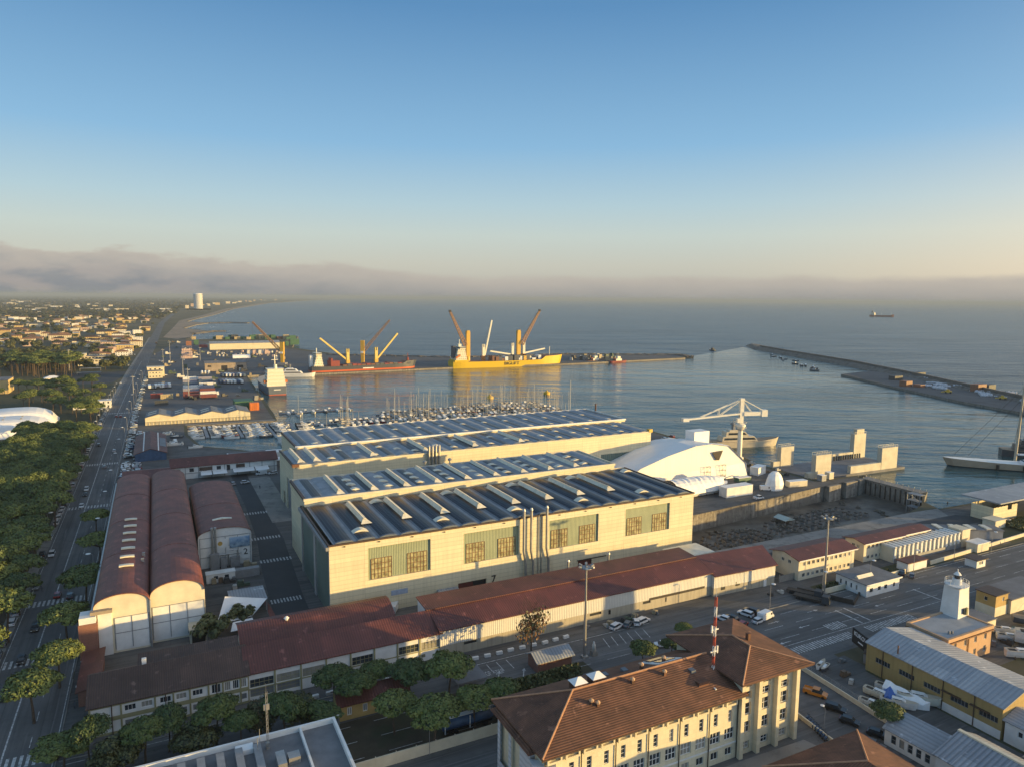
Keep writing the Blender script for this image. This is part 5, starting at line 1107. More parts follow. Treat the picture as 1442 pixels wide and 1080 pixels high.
# ---------------------------------------------------------------- hull builder shared by ships, yachts and boats
def hull_mesh(L, B, D, draft=.6, bow=.30, stern=.12, sheer=.35, rake=.10, n=18, transom=.75, flare=.85, mi_hull=0, mi_deck=1, mi_boot=None, boot=.0, fore=None, mb=None):
    """closed hull along +x (bow), z=0 at the waterline; D is the freeboard"""
    mb = mb or MB(); S = []
    for i in range(n + 1):
        u = i / n
        if u > 1 - bow: f = math.sqrt(max(0, 1 - ((u - (1 - bow)) / bow) ** 2)) * .98 + .02
        elif u < stern: f = transom + (1 - transom) * math.sin(math.pi / 2 * u / stern)
        else: f = 1.0
        z = D * (1 + sheer * max(0, (u - .55) / .45) ** 2 + .08 * max(0, (.2 - u) / .2))
        if fore and u > fore[0]: z += fore[1] * min(1, (u - fore[0]) / .03)
        xk = u * L - (L * rake if u > .97 else 0) * 0
        top = (u * L + (rake * L * max(0, (u - .8) / .2)), B / 2 * f, z)
        mid = (u * L + .35 * rake * L * max(0, (u - .8) / .2), B / 2 * f * (flare + (1 - flare) * .5), boot)
        kee = (u * L - .1 * rake * L * max(0, (u - .8) / .2), B / 2 * f * flare * .85, -draft)
        S.append((top, mid, kee))
    k = len(mb.v)
    for t, m, q in S:
        mb.v += [(t[0], t[1], t[2]), (m[0], m[1], m[2]), (q[0], q[1], q[2]), (t[0], -t[1], t[2]), (m[0], -m[1], m[2]), (q[0], -q[1], q[2])]
    boot_i = mi_hull if mi_boot is None else mi_boot
    for i in range(n):
        a, b = k + 6 * i, k + 6 * (i + 1)
        for f, m in (((a, a + 1, b + 1, b), mi_hull), ((a + 1, a + 2, b + 2, b + 1), boot_i), ((a + 3, b + 3, b + 4, a + 4), mi_hull), ((a + 4, b + 4, b + 5, a + 5), boot_i), ((a, b, b + 3, a + 3), mi_deck)):
            mb.f.append(f); mb.m.append(m)
    mb.f.append((k, k + 3, k + 4, k + 1)); mb.m.append(mi_hull); mb.f.append((k + 1, k + 4, k + 5, k + 2)); mb.m.append(boot_i)
    e = k + 6 * n; mb.f.append((e, e + 1, e + 4, e + 3)); mb.m.append(mi_hull)
    return mb
def paint(name, c, r=.4, v=.12): return plain(name, c, r, v, .6)
m_hullwhite = paint('white gelcoat', (.68, .67, .64), .3); m_deck = paint('pale deck', (.42, .36, .27), .6); m_teak = paint('teak deck', (.30, .20, .11), .6)
# ---------------------------------------------------------------- dry dock and quay things
DG = at('dock_gate', 'dark concrete caisson gate closing the drained dry dock', 'dock gate', 285.2, 16, 0, 90)
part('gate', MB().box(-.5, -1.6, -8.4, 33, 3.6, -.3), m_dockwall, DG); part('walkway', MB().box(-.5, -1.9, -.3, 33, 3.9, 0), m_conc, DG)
mb = MB()
for i in range(12): mb.box(1 + 2.7 * i, 3.6, -7.5, 1.4 + 2.7 * i, 4.0, -1)
part('fender_rib', mb, m_weed, DG); mb = MB()
for y in (-1.6, 3.6):
    for i in range(12): mb.tube((3 * i, y, 0), (3 * i, y, 1.1), .04, n=4)
    mb.tube((0, y, 1.1), (33, y, 1.1), .04, n=4)
part('railing', mb, m_steel, DG)
for i, (s, t, wd) in enumerate(((252, 42.2, 9), (266, 43.6, 9), (277, 44.6, 8))):
    o = at('dock_buttress', ['left', 'middle', 'right'][i] + ' concrete block face standing out at the far end of the dry dock wall', 'dock wall', s, t, -8, 4)
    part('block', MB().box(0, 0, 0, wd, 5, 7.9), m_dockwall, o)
blocks = MB(); rb = random.Random(3)
kb = at('keel_block', 'worn keel block on the floor of the drained dry dock', 'keel block', 150, 20, -8, 0, 'keel blocks on the dry dock floor'); part('block', MB().box(-1, -.5, 0, 1, .5, .9).box(-.8, -.42, .9, .8, .42, 1.3), m_conc, kb); part('timber', MB().box(-.7, -.4, 1.3, .7, .4, 1.6), m_weed, kb)
pl = copier(kb)
for row, t0 in enumerate((12, 15.2, 18, 21.5, 25)):
    for i in range(26):
        s = 146 + i * 4.1 + rb.uniform(-.6, .6); t = t0 + i * .28 + rb.uniform(-.4, .4)
        if rb.random() < .22: continue
        pl(W(s, t, -8), GA + rb.choice((0, 90)) + rb.uniform(-8, 8), None, None, rb.uniform(.7, 1.15))
tent = at('work_tent', 'pale green work tent on the dry dock floor', 'tent', 205, 27, -8)
part('canopy', MB().ext([(-3, 2.6), (0, 3.8), (3, 2.6)], -3.5, 3.5), paint('pale tarpaulin', (.38, .44, .40), .6), tent)
for x, y in ((-2.9, -3.4), (2.9, -3.4), (2.9, 3.4), (-2.9, 3.4)): part('pole', MB().tube((x, y, 0), (x, y, 2.6), .06), m_steel, tent)
m_rubble = plain('rubble', (.13, .115, .09), .9, .4, .6)
rbl = at('debris_heap', 'heap of rubble and boards on the dry dock floor', 'debris', 160, 10, -8, 0, 'debris heaps on the dry dock floor')
mb = MB()
for i in range(22):
    x, y = rb.uniform(-3, 3), rb.uniform(-1.6, 1.6); a = rb.uniform(.2, .8); mb.beam((x, y, rb.uniform(.1, .5)), (x + rb.uniform(-1.6, 1.6), y + rb.uniform(-1, 1), rb.uniform(.1, .9)), a, a * .6)
part('rubble', mb, m_rubble, rbl); pl = copier(rbl)
for i in range(46):
    pl(W(rb.uniform(150, 262), rb.uniform(6, 38), -8), rb.uniform(0, 360), None, None, rb.uniform(.5, 1.2))
ST_ = at('dock_stair', 'steel stair tower at the right end of the dry dock', 'stairs', 266, 5.5, -6); mb = MB()
for x, y in ((0, 0), (3.5, 0), (0, 6), (3.5, 6)): mb.box(x, y, 0, x + .3, y + .3, 9)
for k in range(3): mb.beam((.2, .3 + (k % 2) * 5.4, 3 * k), (.2, .3 + ((k + 1) % 2) * 5.4, 3 * k + 3), .5, .2); mb.box(0, 0, 3 * k + 2.8, 3.8, 6.3, 3 * k + 2.95)
part('frame', mb, m_greysteel, ST_)
# ---------------------------------------------------------------- the shrink wrapped yacht shed, crane and containers
WR = at('wrapped_yacht_shed', 'huge white shrink wrapped yacht enclosure with a block on its roof', 'enclosure', 184.5, 75, 0, 0)
prof = [(-34, 0), (-34, 4.5), (-22, 10.6), (-6, 15.2), (11, 18.6), (22, 18.8), (33, 16.7), (45, 7.0), (46, 0)]
mb = MB(); K = len(prof); wd = 33
P0 = [(a, 0 + (.7 if 0 < i < K - 1 else 0), z) for i, (a, z) in enumerate(prof)]
mb.poly(P0); 
def wrap_z(a, z, v): return z - (0 if z < 1 else min(z - 2, 3.2) * max(0, v - .1) ** 1.3) + (.35 * math.sin(a * 2.1 + v * 9) if 0 < v < 1 and z > 1 else 0)
rows = [0, .06, .2, .4, .6, .8, .94, 1]
for v0, v1 in zip(rows, rows[1:]):
    for i in range(K - 1):
        (a, z), (b, c) = prof[i], prof[i + 1]
        mb.quad((a, v0 * wd, wrap_z(a, z, v0)), (b, v0 * wd, wrap_z(b, c, v0)), (b, v1 * wd, wrap_z(b, c, v1)), (a, v1 * wd, wrap_z(a, z, v1)))
mb.poly([(a, wd, wrap_z(a, z, 1)) for a, z in prof][::-1])
m_wrap = panelled('seamed shrink wrap', (.74, .72, .69), 3.2, 40, .05, .8, .45, .03, 0, .10)
part('wrap', mb, m_wrap, WR); part('roof_block', MB().box(22, 14, 15, 32, 21, 22.3), m_canvas, WR)
part('vent_panel', MB().prism([(34, 0), (34.02, 0), (34.02, .01)], 0, .01).ext([(21.5, 14.6), (28.5, 15.0), (26.2, 10.2), (24.6, 10.4)], -.14, .02), m_weed, WR)
sc_ = MB()
for x in (17.5, 27.5):
    for k in range(3): sc_.box(x, -1.2, 2.6 * k, x + .12, -1.08, 2.6 * k + 2.6); sc_.box(x + 2.4, -1.2, 2.6 * k, x + 2.52, -1.08, 2.6 * k + 2.6); sc_.box(x, -1.3, 2.6 * k + 2.4, x + 2.6, -.2, 2.6 * k + 2.5); sc_.beam((x, -1.1, 2.6 * k), (x + 2.4, -1.1, 2.6 * k + 2.4), .1)
part('scaffold', sc_, m_greysteel, WR)
WH = at('wrapped_hull', 'smaller shrink wrapped hull raised on stands beside the hangar', 'wrapped boat', 166, 58, 2.2, 3)
mb = MB(); N = 26
for i in range(N):
    for j in range(10):
        def p(i, j):
            u = i / N; v = j / 10; a = math.pi * v
            ww = 6.0 * (1 - max(0, (u - .72) / .28) ** 2) ; hh = (6.2 - 2.4 * max(0, (u - .5) / .5) ** 1.5) * (.97 + .03 * math.cos(i * 2.6))
            return (u * 34 + (1.5 if 3 < j < 7 else 0) * u, -ww * math.cos(a), .2 + hh * math.sin(a) ** .75)
        mb.quad(p(i, j), p(i + 1, j), p(i + 1, j + 1), p(i, j + 1))
part('wrap', mb, m_canvas, WH, True); part('keel', hull_mesh(33, 10, 1.5, 1.8, mi_deck=0), m_canvas, WH)
for i in range(6): part('stand', MB().tube((4 + 5 * i, -4.2, -2.2), (4 + 5 * i, -3, .2), .14).tube((4 + 5 * i, 4.2, -2.2), (4 + 5 * i, 3, .2), .14), m_weed, WH)
CRN = at('harbour_crane', 'white tower crane with a horizontal braced jib on the quay', 'crane', 256, 107, 0, 164)
m_cw = paint('crane white', (.72, .68, .58), .5)
part('tower', MB().lathe([(2.4, 0), (2.4, 1), (1.45, 1.4), (1.3, 16.5), (2.8, 19.0), (2.8, 19.9), (1.2, 20.6)], 18), m_cw, CRN, False); 
part('slewing_column', MB().box(-1.1, -1.0, 20.5, 1.1, 1.0, 34).box(-1.3, -1.2, 33.6, 1.3, 1.2, 35), m_cw, CRN)
jb = MB()
for y in (-.9, .9): jb.beam((1.2, y, 26.2), (33, y, 23.6), .55, .9)
for i in range(22): jb.beam((2 + 1.42 * i, -.9 if i % 2 else .9, 26.1 - .116 * i), (3.4 + 1.42 * i, .9 if i % 2 else -.9, 26.0 - .116 * i), .22)
jb.box(32, -1.4, 22.4, 35.5, 1.4, 24.2); part('jib', jb, m_cw, CRN)
cj = MB(); cj.box(-12, -1.4, 25, -1.2, 1.4, 27.2); cj.box(-15.5, -1.7, 24.4, -12, 1.7, 28.2); part('counter_jib', cj, m_cw, CRN)
tb = MB()
for y in (-.7, .7): tb.beam((0, y, 34.6), (25, y, 24.6), .34); tb.beam((0, y, 34.4), (13, y, 25.6), .3); tb.beam((0, y, 34.6), (-13, y, 28), .26); tb.beam((0, y, 34.2), (-6, y, 27.2), .24); tb.beam((13.5, y, 29.2), (14, y, 25.6), .24)
part('tie', tb, m_cw, CRN); part('platform', MB().lathe([(2.6, 17), (2.6, 17.2), (1.6, 17.2)], 16), m_greysteel, CRN); part('cab', MB().box(1.6, 1.6, 21.5, 4, 3.6, 24), m_cw, CRN)
rl = MB()
for z in (18.3, 21.2):
    for i in range(16): a, c = 2 * math.pi * i / 16, 2 * math.pi * (i + 1) / 16; rl.tube((3.3 * math.cos(a), 3.3 * math.sin(a), z), (3.3 * math.cos(c), 3.3 * math.sin(c), z), .07, n=4)
part('railing', rl, m_cw, CRN)
def container(name, label, s, t, L, wd, h, mat, rot=0, z=0, grp=None):
    o = at(name, label, 'container', s, t, z, rot, grp); part('box', MB().box(0, 0, .1, L, wd, h), mat, o); part('roof', MB().box(-.08, -.08, h, L + .08, wd + .08, h + .15), m_canvas, o)
    part('door', MB().box(L + .01, .15, .25, L + .06, wd - .15, h - .15), mat, o); return o
container('work_container', 'white covered container at the edge of the dry dock wall', 190.5, 47.6, 16, 5, 4.6, m_white)
container('work_container', 'white container office behind the wrapped white block', 235, 72, 9, 4.5, 4.2, m_white, 20)
container('work_container', 'cream container on the wharf beside the floating dock', 232, 48.8, 10.5, 3.2, 2.8, m_cream2, -8)
container('work_container', 'small grey cabin at the wharf end nearest the dock gate', 256, 50.2, 3.2, 3, 3, m_greysteel, 0)
container('work_container', 'pale cabin beside the small grey cabin on the wharf', 263, 51.5, 3.2, 3, 3.4, m_cream2, 0)
container('skip', 'green open skip at the foot of the wrapped yacht enclosure', 216, 66, 8, 3.4, 2.2, paint('skip green', (.05, .12, .08), .6))
WBk = at('wrapped_block', 'rounded white shrink wrapped block standing at the dry dock edge', 'wrapped object', 218, 46.5, 0)
mb = MB(); lv = [(0, 4.6), (2.5, 4.7), (5.2, 4.2), (7.2, 3.2), (8.6, 1.6)]; sh = [(math.cos(2 * math.pi * i / 12), math.sin(2 * math.pi * i / 12)) for i in range(12)]
for (z0, r0), (z1, r1) in zip(lv, lv[1:]):
    for i in range(12):
        a, b = sh[i], sh[(i + 1) % 12]; q = lambda p, r, z, k: (5 + p[0] * r * (1.05 + .07 * math.sin(k * 5 + z)), 3.6 + p[1] * r * .72, z)
        mb.quad(q(a, r0, z0, i), q(b, r0, z0, i + 1 if i < 11 else 0), q(b, r1, z1, i + 1 if i < 11 else 0), q(a, r1, z1, i))
mb.poly([(5 + p[0] * 1.6, 3.6 + p[1] * 1.15, 8.6) for p in sh]); part('wrap', mb, m_canvas, WBk)
lift = at('boom_lift', 'yellow boom lift parked beside the wrapped white block', 'lift', 231, 61, 0, 20)
part('chassis', MB().box(-1.2, -1, .4, 1.2, 1, 1.4), MATS['yellow paint'], lift); part('boom', MB().beam((0, 0, 1.6), (6.5, 0, 2.8), .5).beam((6.5, 0, 2.8), (8, 0, 2.2), .4), MATS['yellow paint'], lift); part('basket', MB().box(7.6, -.8, 1.2, 8.8, .8, 2.3), m_greysteel, lift)
for x in (-.9, .9): part('wheel', MB().tube((x, -1.2, .5), (x, 1.2, .5), .5, n=10), m_black, lift)
# ---------------------------------------------------------------- floating dock
FD = at('floating_dock', 'floating dock with four pale box towers and a low dark deck', 'floating dock', 258.5, 57.5, -2, -1.5)
part('deck', MB().box(0, 0, -1, 70, 29, 1.4), m_flat, FD)
m_fd = plain('stained dock steel', (.46, .42, .33), .6, .22, .25)
for x, y, wd, hh in ((1.5, .2, 11, 13.5), (4, 26, 9.5, 12.5), (51, .2, 12.5, 13.2), (61, 26, 9.5, 15.5)):
    tw = part('tower', MB().box(x, y, 1.42, x + wd, y + 2.8, hh), m_fd, FD); rl = MB()
    for i in range(7):
        for yy in (y + .1, y + 2.7): rl.tube((x + .1 + (wd - .2) * i / 6, yy, hh), (x + .1 + (wd - .2) * i / 6, yy, hh + 1.2), .05, n=4)
    for yy in (y + .1, y + 2.7): rl.tube((x, yy, hh + 1.2), (x + wd, yy, hh + 1.2), .05, n=4)
    part('railing', rl, m_steel, tw)
part('control_house', MB().box(63, 26.2, 15.5, 69, 28.6, 18.2), m_fd, FD)
part('side_wall', MB().box(27.5, .3, 1.42, 50.9, 2.4, 5.4), m_fd, FD); part('side_wall', MB().box(44, 26.2, 1.42, 60.9, 28, 5.2), m_fd, FD); part('side_wall', MB().box(-3.5, .4, 1.42, 1.45, 2.6, 4.6), m_fd, FD); part('side_wall', MB().box(-1, 26.2, 1.42, 3.9, 28.2, 4.8), m_fd, FD)
st2 = MB()
for i in range(12): st2.box(45 + 1.9 * i, 25.6, 1.42, 45.4 + 1.9 * i, 26.1, 4.0)
part('fender', st2, m_weed, FD)
# ---------------------------------------------------------------- yachts
def motor_yacht(name, label, loc, rot, L=30, hullm=None, grp=None):
    o = thing(name, label, 'yacht', loc, rot, grp); hm = hullm or m_hullwhite
    part('hull', hull_mesh(L, L * .22, L * .085, .8, .38, .1, .5, .06), [hm, m_teak], o)
    def dk(x0, x1, wd, z0, z1, sl):
        mb = MB(); p = [(x0, z0), (x1, z0), (x1 - sl, z1), (x0 + sl * .2, z1)]; mb.ext(p, -wd / 2, wd / 2); return mb
    f = L * .085
    part('main_deck', dk(L * .14, L * .70, L * .17, f, f + L * .075, L * .07), hm, o); part('window_band', dk(L * .17, L * .66, L * .173, f + L * .025, f + L * .055, L * .03), m_glass, o)
    part('upper_deck', dk(L * .20, L * .56, L * .14, f + L * .075, f + L * .14, L * .06), hm, o); part('window_band', dk(L * .24, L * .52, L * .143, f + L * .095, f + L * .125, L * .03), m_glass, o)
    part('sun_deck', dk(L * .26, L * .44, L * .11, f + L * .14, f + L * .165, L * .03), hm, o); part('radar_mast', MB().box(L * .33, -L * .03, f + L * .16, L * .36, L * .03, f + L * .26).tube((L * .345, 0, f + L * .26), (L * .345, 0, f + L * .31), .15).box(L * .32, -L * .06, f + L * .23, L * .37, L * .06, f + L * .245), m_greysteel, o)
    return o
motor_yacht('motor_yacht', 'white and dark motor yacht moored behind the white harbour crane', G(1000, 629, -2), 10, 44, paint('ivory hull', (.55, .48, .36), .3))
SY = thing('sailing_yacht', 'very large pale hulled sailing yacht lying in the basin with its tall mast', 'sailing yacht', (*W(418, -2)[:2], -2), GA + 137.5)
part('hull', hull_mesh(78, 11, 3.9, 1.5, .5, .1, .25, .05, n=26, mi_boot=2, boot=.5), [paint('bronze hull', (.36, .28, .20), .35), m_hullwhite, m_black], SY)
part('deck_house', MB().ext([(16, 4.0), (44, 4.1), (40, 5.7), (19, 5.9)], -3, 3), m_hullwhite, SY); part('window_band', MB().ext([(18, 4.6), (42.5, 4.6), (41.5, 5.3), (18.4, 5.3)], -3.05, 3.05), m_glass, SY)
part('mast', MB().tube((46, 0, 5), (44.6, 0, 52), .75, .45, n=10), m_deck, SY)
mb = MB()
for a, b in (((76, 0, 6.5), (44.8, 0, 46)), ((69, 0, 6.4), (44.9, 0, 40)), ((4, 0, 5.6), (44.6, 0, 51)), ((46, 5.4, 5.5), (44.8, 0, 36)), ((46, -5.4, 5.5), (44.8, 0, 36))): mb.tube(a, b, .09, n=4)
part('rigging', mb, m_weed, SY); part('boom', MB().tube((45, 0, 8.6), (20, 0, 8.9), .6), m_canvas, SY)
for i in range(3): part('fender', MB().tube((30 + 13 * i, 5.9, 3.3), (30 + 13 * i, 5.9, .8), .8, n=8), m_black, SY)
motor_yacht('motor_yacht', 'dark hulled motor yacht partly cut off by the right edge beyond the sailing yacht', G(1408, 640, -2), -20, 46, paint('dark grey hull', (.06, .06, .065), .3))
# ---------------------------------------------------------------- breakwaters and far quay
rk = random.Random(11)
def rocky(name, pts, wd, h, mat, step=7, kind='structure', z0=-3):
    """rock armoured mound following a line: lumpy cross sections"""
    mb = MB(); P = []
    for (a, b) in zip(pts, pts[1:]):
        a, b = Vector(W(*a)), Vector(W(*b)); n = max(1, int((b - a).length / step))
        P += [a.lerp(b, i / n) for i in range(n)]
    P.append(Vector(W(*pts[-1]))); rows = []
    for i, p in enumerate(P):
        d = (P[min(i + 1, len(P) - 1)] - P[max(i - 1, 0)]).normalized(); nr = Vector((d.y, -d.x, 0)); row = []
        for k, (o, z) in enumerate(((-.5, z0), (-.42, z0 + h * .35), (-.3, z0 + h * .7), (-.15, z0 + h), (.15, z0 + h), (.3, z0 + h * .65), (.42, z0 + h * .3), (.5, z0))):
            j = 0 if k in (0, 7) else 1
            q = p + nr * (o * wd + j * rk.uniform(-1, 1)) + d * rk.uniform(-1.5, 1.5) * j; row.append((q.x, q.y, z + j * rk.uniform(-.7, .7)))
        rows.append(row)
    for r0, r1 in zip(rows, rows[1:]):
        for k in range(7): mb.quad(r0[k], r1[k], r1[k + 1], r0[k + 1])
    mb.poly(rows[0]); mb.poly(rows[-1][::-1])
    return mb
def rocks_on(mb, pts, wd, n, zc, r=(.8, 2.0)):
    for i in range(n):
        k = rk.randrange(len(pts) - 1); u = rk.random(); s = pts[k][0] * (1 - u) + pts[k + 1][0] * u; t = pts[k][1] * (1 - u) + pts[k + 1][1] * u
        x, y, _ = W(s + rk.uniform(-wd, wd) / 2, t + rk.uniform(-wd, wd) / 2); a = rk.uniform(*r); c = []
        for e in range(5): th = e * 1.2566 + rk.uniform(-.3, .3); c.append((x + a * math.cos(th), y + a * math.sin(th)))
        mb.prism(c, zc - 1.5, zc + rk.uniform(.2, 1.4))
    return mb
BWP = [(1040, 872), (985, 800), (935, 690), (858, 500), (764, 330), (688, 205), (640, 120), (560, 0)]
o = solid('breakwater', rocky('breakwater', BWP, 34, 5.6, m_rock), m_rock, 'long dark rock breakwater stretching across the sea on the right', 'breakwater')
part('rocks', rocks_on(MB(), [(a + 12, b + 6) for a, b in BWP], 14, 520, 0), m_rock, o)
mb = MB()
for a, b in zip(BWP[1:], BWP[2:]):
    p, q = W(*a), W(*b); mb.beam((p[0], p[1], 3.8), (q[0], q[1], 3.8), 2.0, 3.4)
part('parapet', mb, plain('weathered sea wall', (.15, .13, .11), .9, .3, .1), o)
PBP = [(200, 922), (362, 806), (560, 800), (729, 722), (715, 690)]
o = solid('rock_mound', rocky('mound', PBP, 20, 4.6, m_rock), m_rock, 'rock armour along the sea side of the pier behind the two cargo ships', 'breakwater')
part('rocks', rocks_on(MB(), PBP, 14, 380, .5), m_rock, o)
SP = [(40, 1652), (88, 1762), (120, 1772)]
solid('beach_groyne', rocky('groyne', SP, 22, 4, m_rock), m_rock, 'dark rock groyne curving off the beach', 'groyne')
solid('beach_groyne', rocky('groyne', [(120, 2352), (190, 2370), (240, 2330)], 26, 4, m_rock), m_rock, 'smaller farther rock groyne off the beach', 'groyne')
mb = MB(); mb.prism([(x, y) for x, y in w2((719, 409), (660, 295), (620, 206), (596, 130), (560, -40), (700, -40), (690, 205), (766, 334), (790, 420))][::1], -5, 0.2, 1, 0)
setting('far_quay', mb, [m_port, m_dockwall])
# ---------------------------------------------------------------- cargo ships
m_yel = paint('ship yellow', (.62, .41, .012), .45, .1); m_deckbrown = paint('deck brown', (.16, .07, .04), .7); m_cream3 = paint('ship white', (.66, .62, .50), .5, .1)
m_cranebrown = paint('lattice red brown', (.34, .18, .07), .6); m_craneyel = paint('crane yellow', (.55, .33, .04), .5, .15); m_navy = paint('dark blue hull', (.055, .062, .078), .5, .15); m_boot = paint('red boot topping', (.52, .11, .04), .55, .15); m_dred = paint('dark red paint', (.20, .03, .025), .6)
def lattice(mb, p0, p1, w0, w1, n=9, r=.22):
    a, b = Vector(p0), Vector(p1); d = (b - a).normalized(); u = d.cross(Vector((0, 1, 0))).normalized(); v = Vector((0, 1, 0)); prev = None
    for i in range(n + 1):
        c = a.lerp(b, i / n); w = (w0 + (w1 - w0) * i / n) / 2; q = [tuple(c + u * w * e + v * w * f) for e, f in ((-1, -1), (1, -1), (1, 1), (-1, 1))]
        if prev:
            for k in range(4): mb.beam(prev[k], q[k], r * 1.6); mb.beam(prev[k], q[(k + 1) % 4], r)
        for k in range(4): mb.beam(q[k], q[(k + 1) % 4], r)
        prev = q
    return mb
def ship(name, label, p0, p1, B, L=None):
    a, b = Vector(G(*p0, -2)), Vector(G(*p1, -2)); d = b - a; rot = math.degrees(math.atan2(d.y, d.x)); n = Vector((-d.y, d.x, 0)).normalized(); a = a + n * B / 2
    return thing(name, label, 'cargo ship', tuple(a), rot), L or d.length
def superstructure(o, x0, x1, wd, z, levels, mat, lh=2.9, shrink=.97):
    mb = MB(); bands = MB(); w = wd
    for i in range(levels):
        xa = x0 + i * .8; xb = x1 - i * .5; mb.box(xa, -w / 2, z + lh * i, xb, w / 2, z + lh * (i + 1) - .25); mb.box(xa - .6, -w / 2 - .7, z + lh * (i + 1) - .25, xb + .6, w / 2 + .7, z + lh * (i + 1))
        n = max(2, int((xb - xa) / 2.6))
        for k in range(n):
            x = xa + (xb - xa) * (k + .3) / n
            for y in (-w / 2 - .03, w / 2 - .02): bands.box(x, y, z + lh * i + 1.1, x + .8, y + .05, z + lh * i + 1.9)
        for k in range(5): y = -w / 2 + w * (k + .25) / 5; bands.box(xb - .02, y, z + lh * i + 1.1, xb + .04, y + w * .09, z + lh * i + 2)
        w *= shrink
    s = part('superstructure', mb, mat, o); part('window', bands, m_glass, s); return z + lh * levels
YS, L = ship('heavy_lift_ship', 'bright yellow cargo ship with two tall lattice cranes moored at the pier', (639, 519.5), (797, 514), 24)
part('hull', hull_mesh(L * .965, 24, 8.2, 4, .26, .10, .18, .035, 30, .85, .9, 0, 1, 0, -.2, (.80, 4.2)), [m_yel, m_deckbrown], YS)
text_mesh('ship_lettering', 'BIGLIFT', 5.8, paint('lettering black', (.03, .03, .02), .6), YS, (L * .50, -12.06, 4.6), (R(90), 0, 0), .05, bold=.06, sx=1.15)
part('poop', MB().box(2, -11, 8.2, 21, 11, 10.8), m_yel, YS); zt = superstructure(YS, 4, 19, 20, 10.8, 5, m_cream3)
part('funnel', MB().box(2, -4, 13, 6, 4, 29), m_navy, YS); part('bridge', MB().box(9, -11.5, zt, 17, 11.5, zt + 2.6).box(10, -3, zt + 2.6, 14, 3, zt + 6).tube((12, 0, zt + 6), (12, 0, zt + 12), .5), m_cream3, YS); part('bridge_window', MB().box(8.9, -11.6, zt + 1.1, 17.1, 11.6, zt + 2.1), m_glass, YS)
part('lifeboat', MB().beam((3, -11.8, 14), (9, -11.8, 17.5), 2.2), paint('orange', (.5, .14, .02), .5), YS)
for x, tx, tz in ((26.5, 0.5, 74), (101, 132, 75)):
    c = part('crane_post', MB().tube((x, 6, 5), (x, 6, 14), 3.2, 3.0, 14).box(x - 2.6, 3.8, 14, x + 2.6, 8.2, 47).box(x - 2, 3.6, 44, x + 2, 8.4, 48.5), m_craneyel, YS)
    px = x + (-4 if tx < x else 4); part('jib', lattice(MB(), (px, 4, 29), (tx, 4, tz), 4.2, 1.6, 12, .34), m_cranebrown, c); part('jib_head', MB().box(tx - 1.3, 2.6, tz - 1, tx + 1.3, 5.4, tz + 1.6), m_weed, c); part('hoist_wire', MB().tube((x, 6, 48), (tx, 4, tz), .12, n=4).tube((tx, 4, tz), (tx, 4, tz - 22), .12, n=4), m_weed, c)
m_orange = paint('crane base orange', (.40, .16, .03), .6)
def deck_crane(o, x, z, top, tip, mat, base, y=4, r=2.2):
    c = part('deck_crane', MB().box(x - r, y - r, z, x + r, y + r, z + 7), base, o); part('crane_house', MB().box(x - r * .8, y - r * .8, z + 7, x + r * .8, y + r * .8, top - 4).box(x - r * .8, y - r * .8, top - 4, x - r * .3, y + r * .8, top).box(x + r * .3, y - r * .8, top - 4, x + r * .8, y + r * .8, top), mat, c)
    part('boom', MB().beam((x + (r if tip[0] > x else -r), y, z + 8), (tip[0], y, tip[1]), 1.9, 1.9), mat, c); part('wire', MB().tube((x, y, top), (tip[0], y, tip[1]), .12, n=4), m_weed, c)
deck_crane(YS, 48, 7.5, 30, (60, 62), m_cream3, m_orange); deck_crane(YS, 91, 7.5, 31, (58, 20.5), m_cream3, m_orange); deck_crane(YS, 108, 9, 32, (141, 22.5), m_cream3, m_orange)
rs = random.Random(5)
for i in range(16):
    x = 56 + i * 4.6; c = rs.choice((m_cream3, m_navy, m_craneyel, m_hullwhite, m_deckbrown)); part('deck_cargo', MB().box(x, -8 + rs.uniform(-2, 3), 8.4, x + rs.uniform(2.5, 7), 2 + rs.uniform(0, 5), 8.6 + rs.uniform(2, 7)), c, YS)
part('bow_mast', MB().tube((146, 0, 14), (146, 0, 25), .5), m_cream3, YS)
RS, L = ship('cargo_ship', 'dark hulled cargo ship with red waterline and yellow deck cranes at the pier', (440, 527.5), (591, 520.5), 20)
part('hull', hull_mesh(L * .97, 20, 8.4, 4, .24, .10, .12, .03, 28, .85, .9, 0, 1, 2, 4.0, (.86, 2.6)), [m_navy, m_deckbrown, m_boot], RS)
zt = superstructure(RS, 3, 14, 16, 7.8, 5, m_cream3); part('bridge', MB().box(5, -9, zt, 12, 9, zt + 2.6).tube((8, 0, zt + 2.6), (8, 0, zt + 8), .5), m_cream3, RS); part('bridge_window', MB().box(4.9, -9.1, zt + 1, 12.1, 9.1, zt + 2), m_glass, RS); part('funnel', MB().box(-.5, -3, 8, 3, 3, 22), m_hullwhite, RS)
part('deckhouse', MB().box(23, -8, 7.8, 34, 8, 15).box(24, -6, 15, 26, 6, 18), m_dred, RS)
part('hull_stripe', MB().box(62, -10.06, 4.3, 76, -10.02, 5.6), m_hullwhite, RS)
for x, top, tip in ((47.5, 28, (13.5, 42)), (84, 29, (113, 46))): deck_crane(RS, x, 7.5, top, tip, paint('pale yellow', (.58, .44, .12), .5), m_craneyel)
for i in range(15):
    x = 38 + 5.9 * i; part('hatch_cover', MB().box(x, -8.2, 7.8, x + 5.2, 8.2, 9.6 + rs.uniform(0, 1.2)), rs.choice((m_dred, m_navy, m_deckbrown)), RS)
part('bow_mast', MB().box(124, -1.5, 9, 126, 1.5, 15).tube((125, 0, 15), (125, 0, 21), .4), m_dred, RS)
C3 = at('coaster_ship', 'grey hulled ship with a stacked white superstructure seen end on in the inner dock', 'cargo ship', 60, 497, -2, 90)
